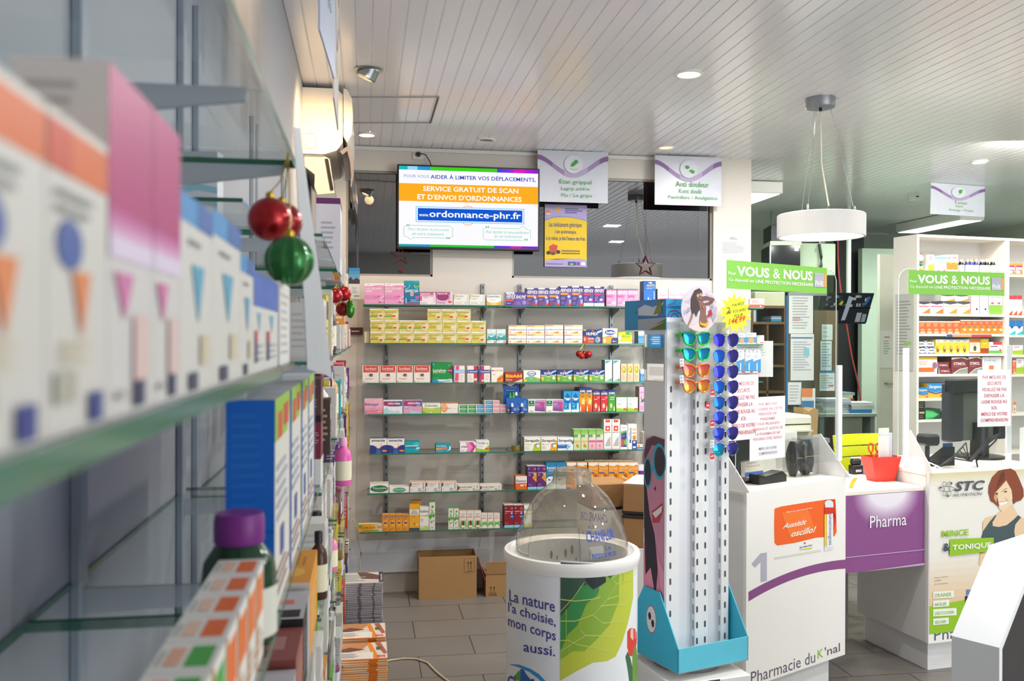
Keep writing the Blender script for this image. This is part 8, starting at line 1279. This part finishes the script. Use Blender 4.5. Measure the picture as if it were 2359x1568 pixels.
m = MB(); m.box((0, 0, 0), (.02, .35, ZT7), WD); m.box((w_ - .02, 0, 0), (w_, .35, ZT7), WD); m.box((.02, .33, 0), (w_ - .02, .35, ZT7), mat('6a5038', .6)); m.box((w_ * .45, 0, 0), (w_ * .5, .33, ZT7 - .14), WD); m.build('carcass', o)
for v in (704, 741, 790, 840, 900): z = onY(1770, v, YO).z; MB().box((.02, .0, z - .02), (w_ - .02, .33, z), WD).build('shelf', o)
z7 = lambda v: onY(1770, v, YO).z; X7 = lambda u: onY(u, 740, YO).x
o = thing('file_box', 'large cream file box on top of the brown office shelf', 'box', (X7(1741), YO + .02, z7(704) + .0005)); MB().box((0, 0, 0), (X7(1810) - X7(1741), .2, z7(672) - z7(704)), mat('efedcc', .6), .003).build('box_body', o)
for i, (v, c) in enumerate(((738, '2fa6d8'), (733.5, '45b4e0'), (729, 'd8dce0'), (725, '7f9ad0'))): o = thing('folder', '%s folder in the short pile on the brown office shelf, %s up' % (('blue', 'bright blue', 'white', 'lavender')[i], ORD[i]), 'folder', (X7(1779), YO + .02, z7(741) + .0006 + i * .0125)); MB().box((0, 0, 0), (X7(1803) - X7(1779), .2, .012), mat(c, .5), .002).build('cover', o)
o = thing('binder', 'white and blue binder standing at the left of the office shelf', 'binder', (X7(1737), YO + .01, z7(741) + .0005)); MB().box((0, 0, 0), (.02, .22, z7(706) - z7(741) - .03), mat('e8ecee', .5)).build('spine', o); MB().box((.0205, 0, 0), (.03, .22, z7(706) - z7(741) - .03), mat('3a7ab0', .5)).build('cover', o)
YW = 7.6; sheet('schedule_sheet', 'pale printed sheet high beside the partition edge', 1893, 1918, 747, 783, YW, [('n', .1, .1, .6, .9, 3, 'b8bcc0')], 'd5e0de'); sheet('schedule_sheet', 'blue-lined sheet below the pale one', 1890, 1916, 785, 853, YW, [('n', .1, .1, .9, .95, 9, '8ab0cc')], 'dfe8ea'); sheet('wall_calendar', 'wall calendar with a blue header left of the edge post', 1888, 1923, 853, 900, YW, [('r', 0, .88, 1, 1, '3a82b8'), ('n', .05, .1, .95, .8, 6, 'a8b4c4'), ('r', .6, .2, .9, .28, 'e06a6a'), ('r', .2, .5, .4, .6, 'f0d86a')], 'e8ecec')
a, b = onY(1876, 900, YW + .01), onY(1931, 640, YW + .01); struct('wall_office_board', MB().box((a.x, YW + .01, 0), (b.x, YW + .05, 1.95), mat('7a6650', .6, 0, .2, .08, 9)))
# hanging monitor showing the shop
a, b = onY(1885, 745, 8.0), onY(2001, 676, 8.0); o = thing('security_monitor', 'wide dark security monitor hanging in the office, tilted forward', 'monitor', (a.x, 8.0, a.z)); w_, h = b.x - a.x, b.z - a.z; fm = lambda x, y: (x * w_, y * h); tl = lambda x, y, z: (x + (y / h) * .02, -z - .1 * (y / h), y)
m = MB(); m.prism([(0, 0), (w_ * .94, 0), (w_, h), (0, h)], lambda x, y, t: (x, t - .1 * y / h, y), .05, BLACK); m.build('bezel', o)
m = MB(); rn = random.Random(5); els = [('r', .02, .04, .95, .96, '2e3436')] + [('r', x, y, x + rn.uniform(.03, .1), y + rn.uniform(.04, .12), rn.choice(('5f6a66', '8a9490', 'b8c4c2', '3f4a4a', '7a8a8a'))) for x, y in [(rn.uniform(.03, .85), rn.uniform(.5, .86)) for _ in range(26)]] + [('r', .02, .5, .95, .53, '14181a'), ('r', .70, .06, .8, .36, 'aab2b4'), ('r', .82, .06, .9, .32, '98a2a4'), ('p', [(.42, .1), (.5, .12), (.55, .85), (.46, .9)], 'b4c4cc'), ('p', [(.3, .62), (.36, .6), (.38, .72), (.34, .74)], 'c4d83a'), ('p', [(.78, .6), (.84, .62), (.9, .85), (.86, .9)], '3a78b0')]
m.show(els, fm, tl, .0004, lambda c: emit(c, .55)); m.build('screen', o)
MB().tube([(w_ * .62, .02, h), (w_ * .62, .02, CEIL - a.z)], .022, mat('c8d0c4', .4), 10).build('hanging_pole', o)
# rack cabinets near the ceiling
YR = 8.3; a, b = onY(1776, 640, YR), onY(1838, 566, YR); o = thing('network_rack', 'black glass-fronted network rack with a white top rim high in the office', 'rack', (a.x, YR, a.z), math.radians(-14)); w_, h = b.x - a.x, b.z - a.z
MB().box((0, .01, 0), (w_, .5, h), mat('24282a', .4)).build('rack_body', o); MB().box((-.01, -.01, h), (w_ + .01, .5, h + .04), mat('d8dccc', .4)).build('top_rim', o); m = MB(); m.box((0, 0, 0), (w_, .009, h), mat('0f1a18', .08)); m.box((w_ * .8, -.002, h * .82), (w_ * .94, 0, h * .92), WHITE); m.build('door', o); MB().box((.0, .02, h + .041), (w_ * .8, .4, h + .20), BLACK, .004).build('router', o); MB().box((-.012, .0, -.0), (-.001, .05, h), STEEL).build('hinge', o)
for k, (x, c) in enumerate(((.03, '4a4ae0'), (.12, '4a4ae0'), (.2, 'e04040'))): MB().box((w_ * x * 3, .018, h + .07), (w_ * x * 3 + .012, .02, h + .082), emit(c, 2)).build('status_light', o)
for px in (.05, w_ - .05): MB().tube([(px, .25, h + .04), (px, .25, CEIL - a.z)], .01, STEEL, 6).build('hanger', o)
a, b = onY(1842, 632, YR), onY(1931, 560, YR); o = thing('wall_cabinet', 'pale green-grey wall cabinet with a hanging cable, high in the office', 'cabinet', (a.x, YR + .05, a.z)); w_, h = b.x - a.x, b.z - a.z; MB().box((0, 0, 0), (w_, .45, h), mat('bcc6b0', .5), .004).build('cabinet_body', o); MB().tube([(w_ * .56, -.01, h * .98), (w_ * .6, -.02, h * .6), (w_ * .6, -.02, h * .3), (w_ * .52, -.01, .0)], .014, mat('3a423c', .5), 6).build('cable', o); MB().box((w_ * .46, -.003, h * .72), (w_ * .5, 0, h * .84), mat('9aa490', .5)).build('lock', o)
for px in (.06, w_ - .06): MB().tube([(px, .2, h), (px, .2, CEIL - a.z)], .01, STEEL, 6).build('hanger', o)
a = onY(1957, 600, 8.6); o = thing('cable_duct', 'slim pale vertical cable duct on the dark office wall', 'duct', (a.x, 8.6, .9)); MB().box((-.024, .54, 0), (.024, .6, CEIL - .9), mat('b9c0b2', .5)).build('duct_body', o)
pts = [onY(u, v, 8.5) for u, v in ((1930, 590), (1933, 640), (1938, 680), (1952, 760), (1962, 820), (1976, 880), (1985, 938))]; pts = [Vector((pts[0].x, 8.5, CEIL - .002))] + pts; tag(MB().tube(pts, .008, mat('a8403c', .5), 6).build('hanging_cable', None, tuple(pts[0]), world=True), 'thin red cable hanging down the dark office wall', 'cord')
# office desk with papers
YD = 7.3; a, b = onY(1888, 946, YD), onY(2030, 958, YD); DZ = onY(1960, 952, YD).z; o = thing('office_desk', 'grey office desk piled with papers behind the yellow chair', 'desk', (a.x, YD, 0)); w_ = b.x - a.x
MB().box((0, 0, DZ - .03), (w_, .7, DZ), mat('aeb6b0', .4), .003).build('desktop', o); MB().box((.16, .03, 0), (w_ * .72, .05, DZ - .03), mat('8d9288', .5)).build('modesty_panel', o)
for x in (.03, w_ - .07): MB().box((x, .05, 0), (x + .04, .65, DZ - .03), GREY).build('leg', o)
rn = random.Random(9)
def pile(x, y, n, t, w_, d, cols, lab, grp):
    z = DZ + .0004
    for i in range(n):
        o = thing('paper_stack', lab % ORD[i], 'paper', (a.x + x + rn.uniform(-.015, .015), YD + y, z), rn.uniform(-.15, .15), grp); MB().box((-w_ / 2, -d / 2, 0), (w_ / 2, d / 2, t), flatprint(cols[i % len(cols)])).build('sheets', o); z += t + .0004
pile(.19, .16, 5, .024, .26, .2, ['c9ced0', 'd8dcde', 'b5bcc2', 'c2c8dc', 'cdd2e4'], '%s layer up of the left paper pile on the office desk', 'papers on the office desk'); pile(.42, .12, 3, .03, .2, .18, ['3a8ac4', 'cdd8dc', 'e2e6e8'], '%s layer up of the right paper pile on the office desk', 'papers on the office desk')
pile(.37, .45, 6, .026, .3, .2, ['8a6a3a', 'c8843a', '6a8aa8', 'c84a3a', 'd8c8a0', '9aa8b4'], '%s folder up in the coloured pile at the desk back', 'coloured folders'); pile(.52, .2, 1, .02, .1, .12, ['8ad83a'], '%s bright green pad at the desk edge', None)
a2 = Vector((a.x + .3, YD + .26, DZ + .0)); o = thing('desk_phone', 'dark desk phone between the paper piles', 'telephone', a2 + Vector((-.27, .3, .0005)), .3); MB().prism([(0, 0), (.12, 0), (.12, .09), (0, .05)], lambda p, q, t: (t - .05, p - .06, q), .07, BLACK).build('phone_body', o)
# door and papers beside the cabinet
YK = 6.95; a, b = onY(2026, 900, YK), onY(2064, 586, YK); o = struct('door_1', MB().box((a.x, YK, 0), (b.x + .25, YK + .04, b.z), mat('c6c6b6', .5))); hp = onY(2044, 883, YK); m = MB(); m.tube([(hp.x - .02, YK - .03, hp.z), (hp.x + .04, YK - .03, hp.z)], .007, STEEL, 8); m.tube([(hp.x - .02, YK, hp.z), (hp.x - .02, YK - .03, hp.z)], .007, STEEL, 8); m.build('door_handle', o)
sheet('door_notice', 'pale notice with a red heading on the grey door', 2027, 2060, 761, 847, YK - .004, [('n', .25, .35, .75, .75, 6, '9aa09a'), ('n', .3, .78, .7, .86, 1, 'c06a6a')], 'cfd0c6')
Xc = MC @ Vector((-.004, 0, 0)); o = thing('cabinet_side_notice', 'tall faded sheet taped to the side of the white cabinet', 'paper', MC @ Vector((-.003, .03, fc(2100, 855)[1])), AC_); m = MB(); hh_ = fc(2100, 675)[1] - fc(2100, 855)[1]; m.box((-.0015, 0, 0), (.0, .18, hh_), flatprint('c9c9c2')); m.show([('n', .1, .2, .9, .92, 18, '9a9c98'), ('r', .5, .34, .9, .38, '9ac86a')], lambda x, y: (.18 - x * .18, y * hh_), lambda x, y, z: (-.0015 - z, x, y)); m.build('sheet', o)
# yellow-green chair
a = atD(1984, 1035, 5.35); o = thing('plastic_chair', 'yellow-green plastic chair behind the red tub', 'chair', (a.x, a.y, 0), BA); YG = mat('c3c91c', .4, 0, .45, .02, 4); zt_ = CAMZ - (1001 - 782) * 5.35 / F; zb_ = CAMZ - (1072 - 782) * 5.35 / F; hw = .19
def bk(x, z): return (x, .035 * (x / hw) ** 2 * -1 + .02 + (z - zb_) * .15, z)
m = MB(); zs = [zb_ - .12, zb_ + (zt_ - zb_) * .27, zb_ + (zt_ - zb_) * .31, zb_ + (zt_ - zb_) * .61, zb_ + (zt_ - zb_) * .65, zt_ - .012, zt_]; N = 12
for (k0, k1) in ((0, 1), (2, 3), (4, 6)):
    V = []
    for yy in (0, .012):
        for z in (zs[k0], zs[k1]): V += [tuple(Vector(bk(-hw + 2 * hw * i / N, z)) + Vector((0, yy, 0))) for i in range(N + 1)]
    n1 = N + 1; m.add(V, [(i, i + 1, n1 + i + 1, n1 + i) for i in range(N)] + [(3 * n1 + i, 3 * n1 + i + 1, 2 * n1 + i + 1, 2 * n1 + i) for i in range(N)] + [(n1 + i, n1 + i + 1, 3 * n1 + i + 1, 3 * n1 + i) for i in range(N)] + [(2 * n1 + i, 2 * n1 + i + 1, i + 1, i) for i in range(N)], YG, True)
for s in (-1, 1): p, q = bk(s * hw * .97, zs[0]), bk(s * hw * .97, zt_); m.tube([p, q], .01, YG, 6)
m.build('backrest', o)
SZc = .47; MB().box((-.2, .02, SZc - .02), (.2, .44, SZc), YG, .008).build('seat', o)
for s in (-1, 1):
    MB().tube([(s * .17, .03, SZc - .01), (s * hw * .97, bk(hw * .97, zs[0])[1], zs[0])], .012, mat('b4b8b6', .3, .6), 8).build('back_post', o)
    for y in (.04, .4): MB().tube([(s * .17, y, SZc - .02), (s * .19, y + (.03 if y > .1 else -.01), 0)], .011, mat('b4b8b6', .3, .6), 8).build('leg', o)
# printer and kraft bag on a low stand behind the first counter
a = atD(1832, 970, 5.95); ZP = CAMZ - (1006 - 780) * 5.95 / F; o = thing('printer_stand', 'grey stand carrying the beige printer behind the first counter', 'stand', (a.x + .03, a.y, 0), math.radians(10)); m = MB(); m.box((-.22, -.1, ZP - .03), (.16, .3, ZP), GREY)
m.build('top', o)
for x, y in ((-.2, -.08), (.12, -.08), (-.2, .26), (.12, .26)): MB().box((x, y, 0), (x + .03, y + .03, ZP - .03), GREY).build('leg', o)
o = thing('printer', 'beige desktop printer behind the wrapped pouches', 'printer', (a.x, a.y, ZP + .0004), math.radians(10)); BG = mat('d8d4c4', .45)
m = MB(); m.box((-.16, -.08, 0), (.075, .18, .15), BG, .014); m.box((-.14, -.081, .09), (.06, -.079, .097), BLACK); m.build('printer_body', o); MB().box((-.13, -.12, .05), (.05, -.08, .058), mat('c9c5b6', .4)).build('paper_tray', o)
o = thing('kraft_bag', 'brown kraft paper bag beside the beige printer', 'bag', (a.x + .15, a.y + .08, ZP + .0004), math.radians(20)); m = MB(); m.prism([(-.06, 0), (.06, 0), (.072, .17), (.03, .185), (-.02, .16), (-.075, .19)], lambda x, y, t: (x, t, y), .08, mat('a98a5c', .8)); m.build('bag_body', o)
# thermometer packs hanging on the right end of the back wall
for i, u in enumerate((1706, 1726, 1744)):
    a, b = onY(u - 9, 858, 5.86), onY(u + 9, 806, 5.86); o = thing('thermometer_pack', '%s of three hanging blue and white thermometer packs' % ('left', 'middle', 'right')[i], 'pack', (a.x, 5.86, a.z), 0, 'thermometer packs'); w_, h = b.x - a.x, b.z - a.z; m = MB(); m.prism([(0, 0), (w_, 0), (w_, h * .8), (w_ * .92, h), (w_ * .08, h), (0, h * .8)], lambda x, y, t: (x, t, y), .004, flatprint('eceef0'))
    m.show([('r', 0, .05, 1, .62, '3f8fc8'), ('p', [(0, .62), (.0, .5), (1, .62)], 'eceef0'), ('r', .44, .1, .56, .6, 'e6eaec'), ('r', .46, .42, .54, .56, '3a4048'), ('n', .1, .66, .9, .78, 2, '9ab0c8'), ('e', .8, .04, .18, .05, 'd8404a'), ('e', .5, .92, .1, .025, '6a6a70')], lambda x, y: (x * w_, y * h), lambda x, y, z: (x, -z, y)); m.build('card', o); MB().tube([(w_ / 2, .0, h * .93), (w_ / 2, .02, h * .95), (w_ / 2, WY - 5.86, h * .95)], .0015, STEEL, 5).build('peg', o)
# posters and stars on the interior windows, notice on the pillar
YG_ = WY + .012; a, b = onY(1254.5, 614, YG_), onY(1352, 473, YG_); w_, h = b.x - a.x, b.z - a.z; o = thing('window_poster', 'yellow and lavender poster about generic medicines on the interior window', 'poster', (a.x, YG_, a.z)); m = MB(); m.box((0, 0, 0), (w_, .0012, h), flatprint('b4a8d8')); YL = 'f2cc2a'
m.show([('r', 0, .12, 1, .68, YL), ('p', [(0, .68), (1, .68), (1, .74), (.8, .785), (.5, .80), (.2, .785), (0, .73)], YL), ('p', [(0, .12), (1, .12), (1, .11), (.75, .14), (.5, .13), (.2, .08), (0, .10)], YL), ('p', [(.3, .12), (.55, .13), (.85, .14), (1, .11), (1, .0), (0, 0), (0, .09)], 'b4a8d8'), ('l', [(0, .755), (.3, .81), (.55, .81), (1, .755)], .004, '6a9ab0'),
 ('t', 'Les médicaments génériques', .1, .62, .88, .72, '4f4a78', .7), ('t', "c'est systématique,", .24, .52, .75, .60, '4f4a78', .7), ('t', "si je refuse, je fais l'avance des frais.", .03, .41, .97, .495, '4f4a78', .7), ('e', .08, .87, .06, .043, 'e8904a'), ('p', [(.02, .86), (.14, .86), (.12, .835), (.05, .835)], 'e6e4f0'), ('e', .31, .925, .065, .045, 'e8b04a'), ('r', .25, .915, .37, .93, '8aa0d8'), ('n', .48, .86, .92, .95, 3, '5a5490'),
 ('p', [(.12, .24), (.28, .24), (.31, .34), (.2, .365), (.11, .33)], 'd8503a'), ('e', .09, .225, .05, .03, '4a3a3a'), ('e', .2, .215, .06, .025, '6a4a3a'), ('e', .32, .24, .05, .03, '3a3a40'), ('n', .4, .2, .96, .28, 2, '7a6a4a'), ('r', .56, .03, .74, .085, '3a5a9a'), ('r', .6, .035, .68, .06, 'd8b83a'), ('r', .76, .03, .83, .085, '8a5aa0'), ('r', .86, .03, .96, .08, W_), ('n', .04, .035, .5, .06, 1, '7a72b0')], lambda x, y: (x * w_, y * h), lambda x, y, z: (x, -z, y), .0002); m.build('sheet', o)
def star_orn(u, v, su, lab, drop):
    c = onY(u, v, WY + .02); r = su; o = thing('star_ornament', lab, 'ornament', c, 0, 'red wire stars'); RD_ = mat('7a2430', .4); P5 = []
    for k in range(10): q = PI / 2 + PI * k / 5; rr_ = r if k % 2 == 0 else r * .42; P5.append((rr_ * math.cos(q), 0, rr_ * math.sin(q)))
    m = MB(); m.tube(P5 + [P5[0], P5[1]], .0045, RD_, 5); m.build('star_frame', o); MB().tube([(0, 0, r), (0, 0, z1 - c.z - .014)], .0007, RD_, 4).build('thread', o)
    if drop: m = MB(); m.tube([(0, 0, -r * .42), (0, 0, -r * 1.3)], .0007, RD_, 4); m.lathe([(.0, -r * 1.25), (.014, -r * 1.55), (.02, -r * 1.66), (.012, -r * 1.72), (0, -r * 1.72)], (0, 0, 0), RD_, 10); m.build('drop_charm', o)
star_orn(923, 588, .066, 'dark red wire star with a hanging charm, half behind the television', 1); star_orn(1488.5, 613, .073, 'dark red wire star hanging low in the right interior window', 0)
a, b = onY(1660, 594, WY - .024), onY(1720, 541, WY - .024); w_, h = b.x - a.x, b.z - a.z; o = thing('pillar_notice', 'small printed white notice on the white pillar', 'paper', (a.x, WY - .0225, a.z)); m = MB(); m.box((0, -.0012, 0), (w_, 0, h), flatprint('efeeea')); m.show([('n', .35, .78, .68, .9, 2, '6a6a6e'), ('n', .06, .2, .95, .68, 7, 'a4a4a6')], lambda x, y: (x * w_, y * h), lambda x, y, z: (x, -.0012 - z, y)); m.build('sheet', o)
for i, (u0, u1, v, c) in enumerate(((1462, 1500, 590, '7a6a52'), (1530, 1570, 590, '8a7a60'), (1590, 1640, 592, '8a785a'))):
    Y = WY + .42; x0, x1 = onY(u0, 600, Y).x, onY(u1, 600, Y).x; o = thing('storage_box', '%s dim box stored behind the right interior window' % ('small', 'middle', 'large')[i], 'box', (x0, Y, z0 - .12), 0); m = MB(); m.box((0, 0, 0), (x1 - x0, .25, .12 + onY(u0, v, Y).z - z0), mat(c, .7), .006); m.build('box_body', o)
struct('trim_3', MB().box((wx[2], WY + .13, z0 - .15), (wx[3], WY + .95, z0 - .1204), mat('5a4e42', .7)))
# ---------------------------------------------------------------- white octagonal kiosk at the lower right
RT = Vector((math.cos(YAW), -math.sin(YAW), 0)); FW = Vector((math.sin(YAW), math.cos(YAW), 0)); kl = RT * 1.394 + FW * 2.6; ke = (RT * .77 + FW * .635).normalized(); ka = math.atan2(ke.y, ke.x); o = thing('display_kiosk', 'white octagonal kiosk with a dark inset front at the lower right corner', 'kiosk', (kl.x, kl.y, 0), ka)
KD = .135; c_ = .2545; dz = .233; zA, zB = .47, .812; kw = .86
octo = lambda i, zi=0: [(c_ + i * .4, zA - dz + i), (kw - c_ - i * .4, zA - dz + i), (kw - i, zA + i * .4), (kw - i, zB - i * .4), (kw - c_ - i * .4, zB + dz - i), (c_ + i * .4, zB + dz - i), (i, zB - i * .4), (i, zA + i * .4)]
A8, B8 = octo(0), octo(.02); V = [(x, 0, z) for x, z in A8] + [(x, KD, z) for x, z in A8] + [(x, 0, z) for x, z in B8] + [(x, .03, z) for x, z in B8]; KW = mat('eef1f4', .3, 0, .5, .01, 2)
m = MB(); m.add(V, [(i, i + 8, (i + 1) % 8 + 8, (i + 1) % 8) for i in range(8)] + [(i, (i + 1) % 8, (i + 1) % 8 + 16, i + 16) for i in range(8)] + [(i + 16, (i + 1) % 8 + 16, (i + 1) % 8 + 24, i + 24) for i in range(8)] + [tuple(range(15, 7, -1))], KW); m.build('housing', o)
m = MB(); m.add([(x, .03, z) for x, z in B8], [tuple(range(8))], mat('4a4548', .5, 0, .3, .25, 5)); m.build('inset_panel', o); PV = mat('6a3ad8', .4); m = MB(); pts = [(x, .004, z) for x, z in octo(.0215)]; m.tube(pts + [pts[0], pts[1]], .0018, PV, 5); m.build('edge_fringe', o)  # lens colour fringe built in as a purple line along the rim
MB().box((.2, .02, 0), (kw - .2, KD - .01, zA - dz + .005), KW).build('foot', o)
